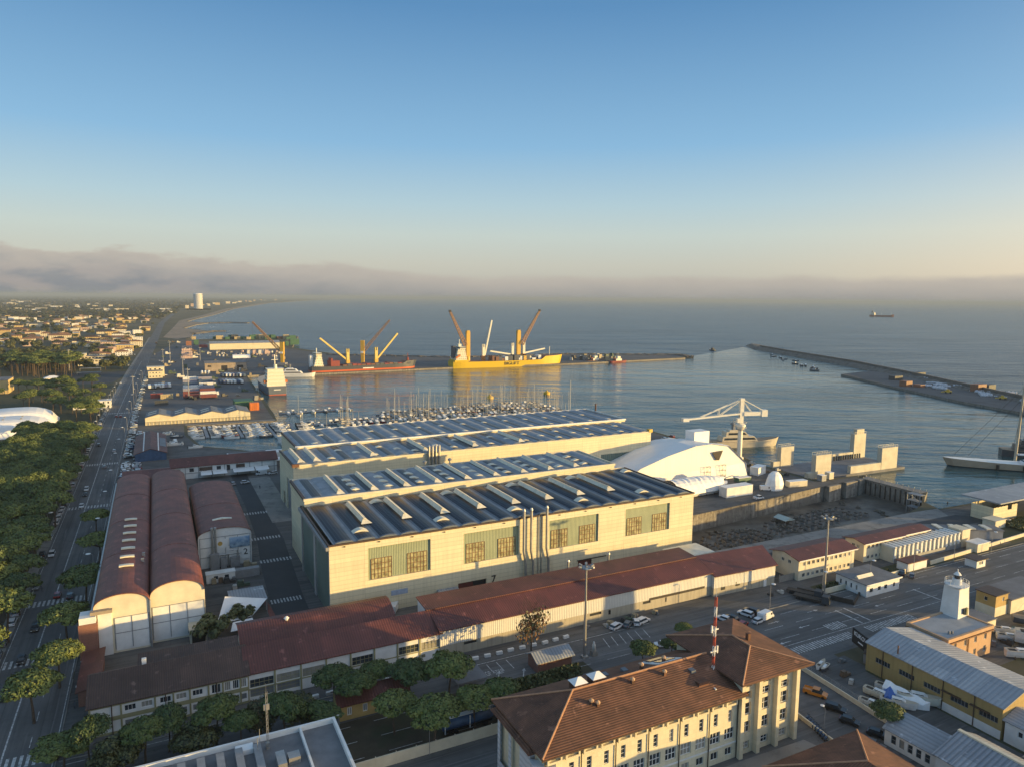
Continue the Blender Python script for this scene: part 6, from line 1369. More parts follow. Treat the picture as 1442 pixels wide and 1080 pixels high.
part('hull', hull_mesh(86, 20, 7.5, 3, .35, .12, .25, .05, 22, .8, .9, 0, 1, 2, .6), [paint('slate hull', (.10, .12, .15), .5), m_deck, m_boot], C3); zt = superstructure(C3, 5, 22, 17, 7.8, 5, m_cream3, 3.2, .96); part('funnel', MB().tube((9, 0, zt), (9, 0, zt + 4), 1.6).tube((12, 0, zt), (12, 0, zt + 13), .5).box(11, -3, zt + 8, 13, 3, zt + 8.5), m_cream3, C3)
part('lifeboat', MB().beam((7, -9.4, 12), (14, -9.4, 12), 2.4).beam((7, 9.4, 12), (14, 9.4, 12), 2.4), paint('orange', (.5, .14, .02), .5), C3); part('stern_mark', MB().box(-.06, -3, 4.6, 0, 3, 5.4), m_hullwhite, C3)
motor_yacht('motor_yacht', 'white yacht with a pointed bow moored beyond the end on ship', (*W(84, 655)[:2], -2), GA - 20, 40)
FSH, L = ship('tanker_ship', 'small reddish cargo ship alone far out on the open sea', (1224, 446.2), (1257, 447.0), 24)
part('hull', hull_mesh(L, 26, 10, 4, .2, .1, .15, .03, 20, .85, .9, 0, 1, 0, -.2, (.9, 4)), [paint('faded red hull', (.22, .07, .05), .6), m_deckbrown], FSH); superstructure(FSH, 8, 28, 22, 10, 5, m_cream3); part('funnel', MB().box(10, -3, 20, 16, 3, 36), m_navy, FSH); part('mast', MB().tube((L * .5, 0, 10), (L * .5, 0, 24), .6).tube((L * .9, 0, 12), (L * .9, 0, 26), .6), m_cream3, FSH)
pilot = thing('pilot_boat', 'tiny dark pilot boat heading out of the harbour mouth trailing a wake', 'boat', G(1007, 494.5, -2), 110)
part('hull', hull_mesh(16, 5, 1.8), [m_navy, m_deck], pilot); part('wheelhouse', MB().box(5, -1.6, 1.8, 10, 1.6, 5).tube((8, 0, 5), (8, 0, 8), .1), m_black, pilot)
def tug(loc, rot, label, hullc):
    o = thing('tug_boat', label, 'boat', loc, rot); part('hull', hull_mesh(28, 9, 2.6), [hullc, m_deckbrown], o); part('wheelhouse', MB().box(10, -3, 2.6, 20, 3, 5.6).box(13, -2.4, 5.6, 18, 2.4, 9).tube((15, 0, 9), (15, 0, 14), .2), m_cream3, o); part('funnel', MB().box(8, -1.6, 2.6, 10, 1.6, 7), m_dred, o)
tug(G(858, 511, -2), GA, 'white and red tug moored near the end of the pier', m_dred); tug(G(826, 510.5, -2), GA + 4, 'brown work boat moored at the pier before the rock mound', m_deckbrown)
bu = thing('mooring_buoy', 'yellow mooring buoy floating before the sail masts, left of the other', 'buoy', G(690, 561, -2), 0); part('buoy', MB().lathe([(1.0, -.4), (3.2, 0), (3.2, 1.8), (1.4, 2.8), (.3, 4)], 12), MATS['yellow paint'], bu)
copy_tree(bu, G(770, 555, -2), 0, 'yellow mooring buoy floating to the right of the tallest sail masts')
# ---------------------------------------------------------------- port cranes, sheds and stacks
def port_crane(name, label, base, tip, ht, jl):
    b = G(*base); o = thing(name, label, 'crane', b, 0); part('carriage', MB().box(-5, -5, .8, 5, 5, 3.2).box(-8, -.8, .3, 8, .8, 1.2).box(-8, -6, .3, 8, -4.6, 1.2), m_greysteel, o); part('tower', MB().box(-2, -2, 3.2, 2, 2, ht * .45).box(-2.4, -2.4, ht * .45, 2.4, 2.4, ht), m_craneyel, o)
    x1 = tip[0]; part('jib', lattice(MB(), (2.4 * (1 if x1 > 0 else -1), 0, ht * .62), (x1, 0, tip[1]), 3.4, 1.4, 11, .3), m_cranebrown, o); part('hoist_wire', MB().tube((0, 0, ht), (x1, 0, tip[1]), .12, n=4).tube((x1, 0, tip[1]), (x1, 0, tip[1] * .45), .1, n=4), m_weed, o); part('cab', MB().box(-2, -3.6, ht * .5, 1.5, -2.45, ht * .58), m_white, o)
    return o
port_crane('mobile_crane', 'yellow mobile harbour crane with a long reddish jib on the inner quay', (398, 514), (-38, 56), 30, 0)
port_crane('mobile_crane', 'yellow mobile harbour crane standing behind the dark hulled cargo ship', (511, 515), (36, 60), 33, 0)
def shed(name, label, s, t, w, d, h, zr, wall, roof, doors=(), rot=0, axis='x'):
    o = at(name, label, 'warehouse', s, t, 0, rot); mb = shell(w, d, h, {'front': doors}, .4); gable_ends(mb, w, d, h, zr, axis); part('wall', mb, wall, o)
    part('roof', gable_x(w, d, h, zr, .5) if axis == 'x' else gable_y(w, d, h, zr, .5), roof, o)
    for q in doors: part('door', MB().box(q[0], .3, q[2], q[1], .36, q[3]), m_black, o)
    return o
shed('port_warehouse', 'very long low cream warehouse on the far side of the port', 40, 1084, 112, 26, 10, 13, m_cream, m_greyroof)
shed('port_warehouse', 'grey brown port warehouse with two dark door openings', 11, 724, 47, 22, 9.5, 11.5, plain('grey brown wall', (.30, .24, .18), .8, .25, .2), m_flat, [(3, 7, 5, 7), (18, 25, 0, 6.5), (36, 43, 0, 6.5)])
ox = at('port_warehouse', 'low sunlit cream warehouse with a rippled roof line along the small boat basin', 'warehouse', -49, 358, 0, -1.5)
mb = MB(); bay = 17.2
for i in range(4):
    a = i * bay; mb.poly([(a, 0, 0), (a + bay, 0, 0), (a + bay, 0, 5.2), (a + bay / 2, 0, 7.4), (a, 0, 5.2)]); mb.poly([(a, 27, 5.2), (a + bay / 2, 27, 7.4), (a + bay, 27, 5.2), (a + bay, 27, 0), (a, 27, 0)])
mb.quad((0, 27, 0), (0, 0, 0), (0, 0, 5.2), (0, 27, 5.2)); mb.quad((4 * bay, 0, 0), (4 * bay, 27, 0), (4 * bay, 27, 5.2), (4 * bay, 0, 5.2)); part('wall', mb, m_cream, ox)
for i in range(4):
    a = i * bay; rf_ = part('roof', MB().ext([(a, 5.2), (a + bay / 2, 7.4), (a + bay, 5.2), (a + bay, 5.4), (a + bay / 2, 7.65), (a, 5.4)], -.2, 27.3), m_flat, ox)
    part('roof_light', MB().ext([(a + 9.5, 7.2), (a + 16, 5.55), (a + 16, 5.85), (a + 9.5, 7.5)], 3, 24), m_vault, rf_); part('roof_light', MB().ext([(a + 1.5, 5.8), (a + 7, 7.2), (a + 7, 7.4), (a + 1.5, 6.0)], 8, 10).ext([(a + 1.5, 5.8), (a + 7, 7.2), (a + 7, 7.4), (a + 1.5, 6.0)], 17, 19), m_trans, rf_)
mb = MB()
for i in range(30): mb.box(2.3 * i + 1, -1.1, 0, 2.3 * i + 1.2, -.9, 2.4)
mb.box(1, -1.05, 2.2, 69, -.95, 2.4); part('fence', mb, m_weed, ox)
cg = lambda nm, c: paint(nm, c, .6, .25)
c_green, c_rust, c_tan, c_red, c_blue2, c_dk = cg('container green', (.05, .13, .07)), cg('container rust', (.26, .11, .06)), cg('container tan', (.42, .33, .18)), cg('container red', (.25, .05, .04)), cg('container blue', (.05, .09, .16)), cg('container dark', (.05, .055, .06))
def portbox(label, px, L, wd, h, mat, rot=0, grp=None, name='shipping_container'):
    s, t = ST(*px); o = at(name, label, 'container', s, t, 0, rot, grp); mb = MB(); mb.box(0, 0, 0, L, wd, h); part('box', mb, mat, o)
    r = MB()
    for i in range(int(L / 1.5)): r.box(.5 + 1.5 * i, -.12, .3, 1.0 + 1.5 * i, -.01, h - .3)
    part('ribs', r, mat, o); return o
portbox('long green site box beside the orange tank on the quay corner', (331, 577), 14, 16, 6.5, c_green)
portbox('orange tank block beside the long green site box', (352, 578), 7, 6, 6, paint('orange tank', (.55, .16, .03), .5))
rs = random.Random(21); nmz = {c_green: 'green', c_rust: 'rust brown', c_tan: 'tan', c_red: 'red', c_blue2: 'blue', c_dk: 'dark grey'}
for i in range(26):
    x = 300 + i * 4.3; c = rs.choice((c_green, c_green, c_rust, c_tan, c_dk, c_green)); portbox('%s container stack in the row behind the long cream warehouse' % nmz[c], (x, 478 + rs.uniform(-.6, .5)), rs.uniform(7, 14), 7, rs.choice((2.6, 5.2, 5.2, 7.8, 9)), c, 0, 'container stacks behind the long warehouse')
for i, (x, y, L, h, c) in enumerate(((262, 487, 9, 8, c_rust), (273, 486, 8, 9, c_green), (280, 490, 14, 5, c_red), (262, 480, 10, 5, c_dk), (270, 478.5, 8, 6, c_tan), (290, 487, 12, 4, c_blue2), (409, 486, 16, 11, c_green), (402, 487, 6, 8, c_green))):
    portbox(['rust brown container stack left of the port', 'tall green container stack beside the rust brown one', 'long red container on the open port yard', 'dark container near the beach end of the port', 'tan container near the beach end of the port', 'blue container at the head of the port yard', 'big dark green container stack beside the mobile harbour crane', 'small green container against the big dark green stack'][i], (x, y), L, 7, h, c)
m_pinkst = plain('pink marble blocks', (.50, .36, .30), .8, .2, .3); m_marble = plain('white marble blocks', (.55, .52, .47), .8, .2, .3)
for i in range(5):
    o = at('marble_stack', ['farthest', 'second farthest', 'middle', 'second nearest', 'nearest'][i] + ' row of pinkish stone stacks on the port yard', 'stone stack', *ST(256.5 - i * .4, 491 + i * 3.6), 0, 0, 'pink stone stacks in rows'); mb = MB()
    for k in range(6): mb.box(2.6 * k, 0, 0, 2.6 * k + 2.3, 8, 3.4 + rs.uniform(-.4, .8))
    part('block', mb, m_pinkst, o)
for i in range(44):
    x = rs.uniform(290, 395); y = rs.uniform(495, 503); s, t = ST(x, y); mb = MB(); a = rs.uniform(1.6, 4)
    mb.box(0, 0, 0, a, a * .8, rs.uniform(1.2, 3)); mb.box(.2, .1, 1, a * .7, a * .6, rs.uniform(1.6, 3.6)); o = at('stone_block', 'rough stone block lying in the yard between the two port warehouses', 'stone block', s, t, 0, rs.uniform(0, 90), 'stone blocks in the port yard'); part('block', mb, rs.choice((m_marble, m_pinkst, m_conc, m_rock)), o)
o = at('covered_heap', 'long white sheeted heap behind the grey brown port warehouse', 'heap', *ST(328, 505), 0); part('sheet', MB().ext([(0, 0), (1.2, 3.6), (5, 5), (9, 3.6), (10.5, 0)], 0, 24, axis='x'), m_canvas, o)
for i, (x, w_, c) in enumerate(((348, 8, m_marble), (356, 7, m_pinkst), (364, 9, m_marble), (373, 8, m_pinkst))):
    o = at('stone_stack', ['leftmost', 'second', 'third', 'rightmost'][i] + ' of four stone stacks before the long cream warehouse', 'stone stack', *ST(x, 499), 0); part('block', MB().box(0, 0, 0, w_, 8, 4.5).box(.4, .5, 4.5, w_ * .7, 7, 6.4), c, o)
for i, x in enumerate((284.6, 289.2, 294)):
    o = at('white_tank', ['left', 'middle', 'right'][i] + ' of three white round tanks beside the port lane', 'tank', *ST(x, 526.5), 0); part('tank', MB().lathe([(1.6, 0), (1.6, 2.6), (1.2, 3.6), (.3, 4)], 12), m_white, o, True); part('saddle', MB().box(-1.7, -1.7, 0, 1.7, 1.7, .3), m_conc, o)
PH = at('port_office', 'cream three storey port office with a dark terrace roof beside the avenue', 'building', *ST(209, 533), 0, 0)
q = [(1 + 3.1 * i, 2.4 + 3.1 * i, z, z + 1.4) for i in range(4) for z in (1.2, 5)]
part('wall', shell(14, 12, 7.5, {'front': q}), m_cream, PH); part('roof', MB().box(-.4, -.4, 7.5, 14.4, 12.4, 7.9), m_flat, PH); part('upper_storey', MB().box(-1, 13, 0, 16, 26, 10.5).box(-1.4, 12.6, 10.5, 16.4, 26.4, 11), m_cream2, PH)
for c in q: window(PH, (0, 0), (14, 0), c, m_white, m_glass)
for i in range(3): part('window', MB().box(1.5 + 4.6 * i, 12.9, 8, 3.2 + 4.6 * i, 12.99, 9.4), m_glass, PH)
# lorries and trailers
def trailer(mat, name, label, grp, L=13.2, cab=None):
    o = thing(name, label, 'lorry', (0, 0, 0), 0, grp); part('box', MB().box(0, -1.25, 1.2, L, 1.25, 4.0), mat, o); part('chassis', MB().box(.2, -1, .55, L - .2, 1, 1.15), m_black, o)
    w_ = MB()
    for x in (1.6, 2.9, 4.2): w_.tube((x, -1.2, .5), (x, 1.2, .5), .5, n=8)
    part('wheel', w_, m_black, o)
    if cab: part('cab', MB().ext([(L + .3, .6), (L + 2.5, .6), (L + 2.5, 2.2), (L + 2.1, 3.6), (L + .3, 3.6)], -1.2, 1.2), cab, o); part('windscreen', MB().ext([(L + 2.5, 2.25), (L + 2.56, 2.25), (L + 2.2, 3.3), (L + 2.12, 3.3)], -1.05, 1.05), m_glass, o)
    return o
tm = {'white': m_hullwhite, 'pale purple': paint('pale purple sheet', (.26, .25, .30), .5), 'dull red': paint('dull red sheet', (.16, .045, .04), .6), 'dark blue': c_blue2}
tp = {}
for k, m in tm.items(): tp[k] = copier(trailer(m, 'box_trailer', 'x', 'x', 13.2, m_hullwhite if k == 'white' else None))
cols = ['white', 'pale purple', 'dark blue', 'white', 'pale purple', 'dull red']
for i in range(7):
    for j, x in enumerate((257.5 + i * .1, 279.5 + i * .5)):
        c = cols[(i + j) % 6] if i < 6 else 'dull red'
        tp[c](G(x, 536 + i * 4.3), GA - 2, '%s box trailer in the %s column of trailers parked in the port' % (c, ('left', 'right')[j]), 'box trailers parked in two columns')
for i in range(14):
    c = rs.choice(('white', 'white', 'pale purple', 'dark blue')); r = i // 7; tp[c](G(312 + (i % 7) * 4.9 + r * 3.2, 541 - r * 9.5), GA + 96, '%s trailer in the block parked beside the inner dock' % c, 'trailers parked beside the inner dock')
for i in range(7):
    c = ('white', 'dark blue', 'white', 'white', 'white', 'pale purple', 'white')[i]; tp[c](G(211 + i * 4.7, 548.5 - i * .3), GA + 92, '%s lorry in the row parked by the cream port office' % c, 'lorries parked by the port office')
for i, (x, y) in enumerate(((212, 561), (226, 562), (218, 571))): portbox(['red and white cabin beside the lorry yard', 'tan cabin beside the lorry yard', 'dark cabin before the sunlit warehouse'][i], (x, y), 10, 4, 4, (c_red, c_tan, c_dk)[i])
m_mut = [cg('crate %s' % k, c) for k, c in (('brown', (.14, .09, .055)), ('grey', (.16, .16, .16)), ('dark', (.045, .045, .045)), ('sand', (.30, .24, .15)), ('pale', (.42, .41, .38)), ('green', (.06, .09, .06)))]
cr_ = []
for m in m_mut:
    o = thing('crate_stack', 'x', 'crate stack', (0, 0, 0)); part('crate', MB().box(0, 0, .15, 3, 2.2, 1.6).box(.2, .1, 1.62, 2.5, 2, 2.7).box(3.2, .2, .15, 5.4, 2, 1.3), m, o); part('pallet', MB().box(-.1, -.1, 0, 5.5, 2.3, .14), m_weed, o); cr_.append((copier(o), m.name.replace('crate ', '')))
for i in range(150):
    f, nm = rs.choice(cr_)
    if i < 104:
        x, y = rs.uniform(212, 430), rs.uniform(482, 566); s, t = ST(x, y)
        if s < -42 or t > 660 and s > 130 or (s > 48 and t < 655) or (11 < s < 58 and 715 < t < 745) or (-50 < s < 22 and 355 < t < 392) or (40 < s < 152 and 1080 < t < 1112) or (95 < s < 125 and t < 700): continue
        f(W(s, t, .02), GA + rs.choice((0, 90, 20)), '%s crates and pallets standing loose on the port yard' % nm, 'loose crates on the port yard', rs.uniform(.8, 1.6))
    elif i < 126: f((*G(rs.uniform(800, 868), rs.uniform(503, 508.5))[:2], .02), rs.uniform(0, 90), '%s crates stacked on the pier beyond the yellow ship' % nm, 'crates on the pier', rs.uniform(1.2, 2.4))
    else: s, t = rs.choice(((rs.uniform(196, 250), rs.uniform(52, 68)), (rs.uniform(228, 254), rs.uniform(62, 92)), (rs.uniform(-28, -17), rs.uniform(32, 54)))); f(W(s, t, .02), GA + rs.choice((0, 90)), '%s crates left among the shipyard sheds' % nm, 'crates in the shipyard', rs.uniform(.45, .8))
# what stands on the far right quay
for i, (x, y, L, h, c) in enumerate(((1260, 536, 14, 5, c_dk), (1276, 545, 10, 6, c_rust), (1296, 546, 8, 3, c_rust), (1377, 553, 14, 8, c_rust), (1392, 552, 12, 7, c_dk), (1290, 531, 18, 5, c_dk))):
    portbox(['dark container on the far right quay nearest the breakwater bend', 'rust brown stack on the far right quay edge', 'small rust brown box beside the quay edge stack', 'big rust brown stack by the right end of the far quay', 'dark stack beside the big rust brown stack', 'long dark container against the breakwater wall'][i], (x, y), L, 8, h, c)
m_bag = plain('white bulk bags', (.50, .50, .52), .7, .2, .6)
bag = at('bulk_bags', 'cluster of white bulk bags on the far right quay', 'bag pile', 640, 240, .2, 0, 'white bulk bags on the far quay'); mb = MB()
for i in range(16):
    x, y = rs.uniform(-5, 5), rs.uniform(-3, 3); mb.lathe([(.5, 0), (1.1, .4), (1.1, 1.5), (.4, 2.1 + rs.uniform(0, .6))], 7, x, y)
part('bag', mb, m_bag, bag); plb = copier(bag)
for i in range(46):
    u = rs.random(); x = 1305 + u * 150; y = 540 + u * 24 + rs.uniform(-3.5, 3.5) + (2 if i % 3 else -2); p = G(x, y, 0); plb((p[0], p[1], .2), rs.uniform(0, 360), None, None, rs.uniform(.7, 1.2))
for i, (x, y) in enumerate(((1335, 554), (1412, 563))):
    o = thing('loader', ('yellow loader on the far quay edge', 'yellow loader among the bulk bags at the right end of the quay')[i], 'loader', (*G(x, y)[:2], .2), GA + 120); part('body', MB().box(-3, -1.5, .9, 3, 1.5, 2.6).box(-1, -1.2, 2.6, 1.6, 1.2, 4), MATS['yellow paint'], o); part('arm', MB().beam((3, 0, 1.6), (6, 0, 1), .8), MATS['yellow paint'], o)
    for a in (-2, 2): part('wheel', MB().tube((a, -1.7, .9), (a, 1.7, .9), .9, n=10), m_black, o)
# ---------------------------------------------------------------- low row beyond the barrel sheds
RR = at('basin_row', 'white two storey row with red brown roofs facing the works plaza', 'building', -36, 187, 0)
w, d, h = 49.5, 15, 6.2
q = [(2 + 6.0 * i, 4 + 6.0 * i, 3.4, 5.2) for i in range(3)] + [(20.5, 22.5, 3.4, 5.2), (25.2, 26.8, 2.6, 5.4)]
mb = shell(w, d, h, {'front': q}); gable_ends(mb, w, d, h, 9.0); part('wall', mb, m_white, RR); part('roof', gable_x(w, d, h, 9.0, .7), m_redroof, RR)
for c in q: window(RR, (0, 0), (w, 0), c, m_brown, m_glass, 2, 1)
for a, b in ((12.5, 18.5), (29.6, 33.8)): sg = part('sign_board', MB().box(a, -.2, 3.6, b, -.03, 5.3), m_brown, RR)
bd = MB()
for i in range(9): bd.box(6 * i, -.12, 0, 6 * i + .3, -.012, h)
bd.box(0, -.12, 2.6, w, -.011, 2.9); part('frame_bands', bd, m_greysteel, RR)
for a, b in ((13, 18), (18.5, 25), (28, 38), (38.5, 45)): part('awning', MB().ext([(0, 3.3), (-6, 2.6), (-6, 2.5), (0, 3.15)], a, b, axis='x'), m_canvas, RR)
RW2 = at('basin_house', 'red brown roofed white block at the avenue end of the basin row', 'building', -56, 163, 0)
mb = shell(19, 27, 5.8); gable_ends(mb, 19, 27, 5.8, 7.6); part('wall', mb, m_white, RW2); part('roof', gable_x(19, 27, 5.8, 8.6, .6), m_redroof, RW2)
for a in (1, 7, 13): part('panel', MB().box(a, -.12, .6, a + 5.2, -.02, 5.2), m_canvas, RW2)
WB2 = at('white_annex', 'white flat roofed annex between the basin row and small boat moorings', 'building', -8, 212, 0); part('wall', MB().box(0, 0, 0, 30, 8, 4.4), m_white, WB2); part('roof', MB().box(.8, .8, 4.4, 20, 7.4, 4.7), m_flat, WB2)
RS2 = at('red_barn', 'dark red roofed shed with white roof seams beside the avenue and boat yard', 'shed', -53, 238, 0)
mb = shell(15.5, 56, 4); gable_ends(mb, 15.5, 56, 4, 6.6, 'y'); part('wall', mb, m_blue, RS2); rr = part('roof', gable_y(15.5, 56, 4, 6.6, .6), m_redroof_y, RS2)
part('roof_seam', MB().ext([(4, 5.5), (4.6, 5.7), (4.6, 5.95), (4, 5.75)], -.5, 56).ext([(11.4, 5.5), (12, 5.3), (12, 5.6), (11.4, 5.8)], -.5, 56), m_white, rr); part('roof_light', MB().ext([(12.4, 5.2), (15.6, 4.2), (15.6, 4.5), (12.4, 5.5)], 14, 40), m_vault, rr)
WT = at('basin_kiosk', 'small white roofed kiosk between the basin row and farther hangar', 'kiosk', 15, 196, 0); part('wall', MB().box(0, 0, 0, 9, 7, 3.2), m_greysteel, WT); part('roof', MB().box(-.4, -.4, 3.2, 9.4, 7.4, 3.6), m_canvas, WT)
# ---------------------------------------------------------------- air dome, park houses
AD = at('air_dome', 'big white air supported sports dome among the pines left of the avenue', 'dome', -156, 338, 0, 4); 
def dome(mb, x0, y0, wx, wy, h, N=12):
    P = lambda i, j: (x0 + wx * i / N, y0 + wy * j / N, h * (max(0, 1 - abs(2 * i / N - 1) ** 3.2) * max(0, 1 - abs(2 * j / N - 1) ** 4)) ** .55)
    for i in range(N):
        for j in range(N): mb.quad(P(i, j), P(i + 1, j), P(i + 1, j + 1), P(i, j + 1))
    return mb
part('membrane', dome(MB(), 0, 0, 56, 40, 10.5), m_canvas, AD, True); part('membrane', dome(MB(), 6, 36, 50, 42, 11), m_canvas, AD, True)
for i in range(8): part('lamp_box', MB().box(8 + 6 * (i % 4) * 1.6, 12 + 10 * (i // 4), 10.2, 9.2 + 6 * (i % 4) * 1.6, 12.8 + 10 * (i // 4), 10.9), m_greysteel, AD)
def house(label, s, t, w, d, h, wall, roof, rot=0, grp=None, kind='hip', name='house', cat='house', win=True, storeys=2):
    o = at(name, label, cat, s, t, 0, rot, grp); mb = shell(w, d, h); part('wall', mb, wall, o)
    if kind == 'hip': part('roof', hip(-.5, -.5, w + .5, d + .5, h + .02, h + min(w, d) * .22, (min(w, d) / 2, d / 2), (w - min(w, d) / 2, d / 2)) if w >= d else hip(-.5, -.5, w + .5, d + .5, h + .02, h + min(w, d) * .22, (w / 2, w / 2), (w / 2, d - w / 2)), roof, o)
    elif kind == 'gable': part('roof', gable_x(w, d, h, h + d * .2, .5), roof, o); part('gable', gable_ends(MB(), w, d, h, h + d * .2), wall, o)
    else: part('roof', MB().box(-.3, -.3, h, w + .3, d + .3, h + .5), roof, o)
    if win:
        wb = MB(); n = max(2, int(w / 3.2))
        for k in range(n):
            for z in ([1.0, 3.9, 6.8][:storeys]):
                if z + 1.4 < h: x = w * (k + .3) / n; wb.box(x, -.05, z, x + 1.1, .02, z + 1.4)
        nd = max(1, int(d / 3.5))
        for k in range(nd):
            for z in ([1.0, 3.9, 6.8][:storeys]):
                if z + 1.4 < h: y = d * (k + .3) / nd; wb.box(w - .02, y, z, w + .05, y + 1.1, z + 1.4)
        part('window', wb, m_glass, o)
    return o
hw = {'cream': m_cream2, 'white': m_white, 'ochre': plain('light ochre render', (.52, .38, .17), .85, .2, .3), 'pinkish': plain('pinkish render', (.50, .36, .28), .85, .2, .3), 'grey': plain('grey render', (.33, .32, .30), .85, .2, .3)}
m_ttile = ribbed('faded town tiles', (.26, .135, .075), .5, 'x', .04, .85, .4, dark=.8, blotch=.3)
hr = {'terracotta': m_ttile, 'grey': m_flat, 'brown': m_brownroof, 'white': m_greyroof}
house('white villa with a flat terrace roof between the air dome and avenue', *ST(103, 577), 26, 12, 5.5, m_white, m_white, 0, None, 'flat', 'villa'); house('sunlit yellow wall building at the left edge beside the meadow', *ST(-30, 556), 22, 30, 12, hw['ochre'], m_flat, 0, None, 'flat', 'hall', 'hall', False)
house('small cream pavilion on the meadow before the pine belt', *ST(63, 540), 14, 10, 5, m_cream2, m_canvas, 10, None, 'hip', 'pavilion', 'pavilion')
SBD = at('long_cream_building', 'long cream building with window bands beside the avenue car park', 'building', *ST(108, 516), 0)
part('wall', shell(36, 22, 8, {'front': [(10, 17, 0, 4), (24, 29, 0, 4)]}), m_cream2, SBD); part('upper_floor', MB().box(-.5, 6, 8, 36, 22, 11.5).box(-1, 5.5, 11.5, 10, 22, 15), m_cream2, SBD); part('roof', MB().box(-1.2, -.8, 7.9, 37, 5.9, 8.4).box(-1.2, 5.4, 11.5, 37, 22.5, 11.9), m_flat, SBD)
bw_ = MB()
for k in range(9): bw_.box(1.5 + 3.8 * k, -.06, 5.2, 4.2 + 3.8 * k, .01, 6.6); bw_.box(1.5 + 3.8 * k, 5.93, 9, 4.2 + 3.8 * k, 6.01, 10.4)
part('window', bw_, m_glass, SBD)
for i, (x, y, w_) in enumerate(((112, 523, 22), (108, 529, 24), (150, 516, 16), (160, 506, 14))):
    o = at('carport', ['long grey carport roof before the long cream building', 'pale carport roof nearest the meadow road', 'bluish canopy beside the avenue car park', 'white canopy right of the long cream building'][i], 'carport', *ST(x, y), 0); part('roof', MB().box(0, 0, 3, w_, 6, 3.3), (m_greyroof, m_vault, m_vault, m_white)[i], o)
    for a in (.3, w_ - .5): part('post', MB().box(a, .3, 0, a + .2, .5, 3).box(a, 5.4, 0, a + .2, 5.6, 3), m_greysteel, o)
WTW = thing('round_tower', 'tall white round tower block standing by the distant shore', 'tower', G(279.5, 436.6), 0); part('shaft', MB().lathe([(26, 0), (26, 98), (23, 100), (8, 102)], 26), m_white, WTW)
fl = MB()
for i in range(14): part('window_band', MB().lathe([(26.3, 5 + 6.6 * i), (26.3, 7 + 6.6 * i)], 26), m_vault, WTW); part('podium', MB().box(-60, -40, 0, 60, 40, 7), m_white, WTW)
# the town: each house its own object
rt = random.Random(42); placed = []
def clear(s, t, r):
    if any((s - a) ** 2 + (t - b) ** 2 < (r + c) ** 2 for a, b, c in placed): return False
    placed.append((s, t, r)); return True
zone_words = lambda x, y, t: ('hugging the avenue' if x > 150 else 'at the far left of the town' if x < 50 else 'in the middle of the town') + (' far back' if y < 463 else ' nearer the pines' if y > 484 else '')
n = 0; tries = 0
while n < 178 and tries < 6000:
    tries += 1; y = 446 + 66 * rt.random() ** 1.05; x = rt.uniform(-6, 214 - max(0, y - 455) * .55)
    if y > 488 and x < 118: continue
    s, t = ST(x, y)
    if s > av_s(t) - 24 or t < 560: continue
    w_ = rt.uniform(11, 26) * (1.5 if rt.random() < .16 else 1); d_ = rt.uniform(9, 16); hh = rt.choice((5.4, 6.4, 6.4, 8.6, 9.4))
    if not clear(s + w_ / 2, t + d_ / 2, max(w_, d_) * .56): continue
    c = rt.choices(list(hw), (5, 4, 3, 1.5, 1))[0]; k = rt.choices(('hip', 'gable', 'flat'), (5, 2, 3))[0]; r = rt.choice(('terracotta', 'terracotta', 'brown')) if k != 'flat' else rt.choice(('grey', 'white'))
    rn = {'hip': 'hipped %s roof', 'gable': 'gabled %s roof', 'flat': 'flat %s roof'}[k] % r
    house('%s house, %s, %s' % (c, rn, zone_words(x, y, t)), s, t, w_, d_, hh, hw[c], hr[r], rt.choice((0, 0, 0, 90, 8)), 'houses of the town', k, win=y > 452, storeys=3); n += 1
rt2 = random.Random(9)
for i in range(26):   # far shore buildings
    x = 292 + i * 5.2; y = 434.5 - (i ** .62) * 1.85; s, t = ST(x, y + .4)
    o = house('pale seafront block on the distant shore beyond the white round tower', s - 60 - rt2.uniform(0, 160), t + rt2.uniform(-80, 250), rt2.uniform(18, 46), 20, rt2.uniform(9, 24), rt2.choice((hw['cream'], hw['grey'], hw['ochre'], hw['pinkish'])), m_flat, 0, 'distant seafront blocks', 'flat', 'seafront_block', 'building', False)
for i in range(40):
    x = rt2.uniform(-4, 230); y = rt2.uniform(424, 441); s, t = ST(x, y)
    house('scattered pale farm or factory block on the hazy plain behind the town', s, t, rt2.uniform(20, 70), 20, rt2.uniform(6, 12), rt2.choice((hw['cream'], hw['white'], hw['grey'])), m_flat, 0, 'scattered blocks on the plain', 'flat', 'distant_block', 'building', False)
# ---------------------------------------------------------------- trees
def leaf_mat(name, a, b):
    nt = NT(name); f = noise_fac(nt, .55, 3, .35, .65); oi = nt.add('ShaderNodeObjectInfo'); c = mixcol(nt, f, a, b)
    hs = nt.add('ShaderNodeHueSaturation'); hm = nt.add('ShaderNodeMath', operation='MULTIPLY_ADD'); nt.link(oi.outputs['Random'], hm.inputs[0]); hm.inputs[1].default_value = -.045; hm.inputs[2].default_value = .515; nt.link(hm.outputs[0], hs.inputs['Hue']); mr = nt.add('ShaderNodeMapRange'); mr.inputs[3].default_value = .65; mr.inputs[4].default_value = 1.35
    nt.link(oi.outputs['Random'], mr.inputs[0]); nt.link(mr.outputs[0], hs.inputs['Value']); nt.link(c, hs.inputs['Color']); nt.link(hs.outputs[0], nt.b.inputs['Base Color'])
    nt.b.inputs['Roughness'].default_value = .65; return nt.m
m_needle = leaf_mat('pine needles', (.044, .074, .013), (.095, .130, .026)); m_needle2 = leaf_mat('fresh pine needles', (.052, .082, .016), (.100, .128, .028))
m_leaf = leaf_mat('broad leaves', (.042, .054, .014), (.085, .092, .026)); m_leaf2 = leaf_mat('pale broad leaves', (.07, .085, .025), (.12, .115, .04))
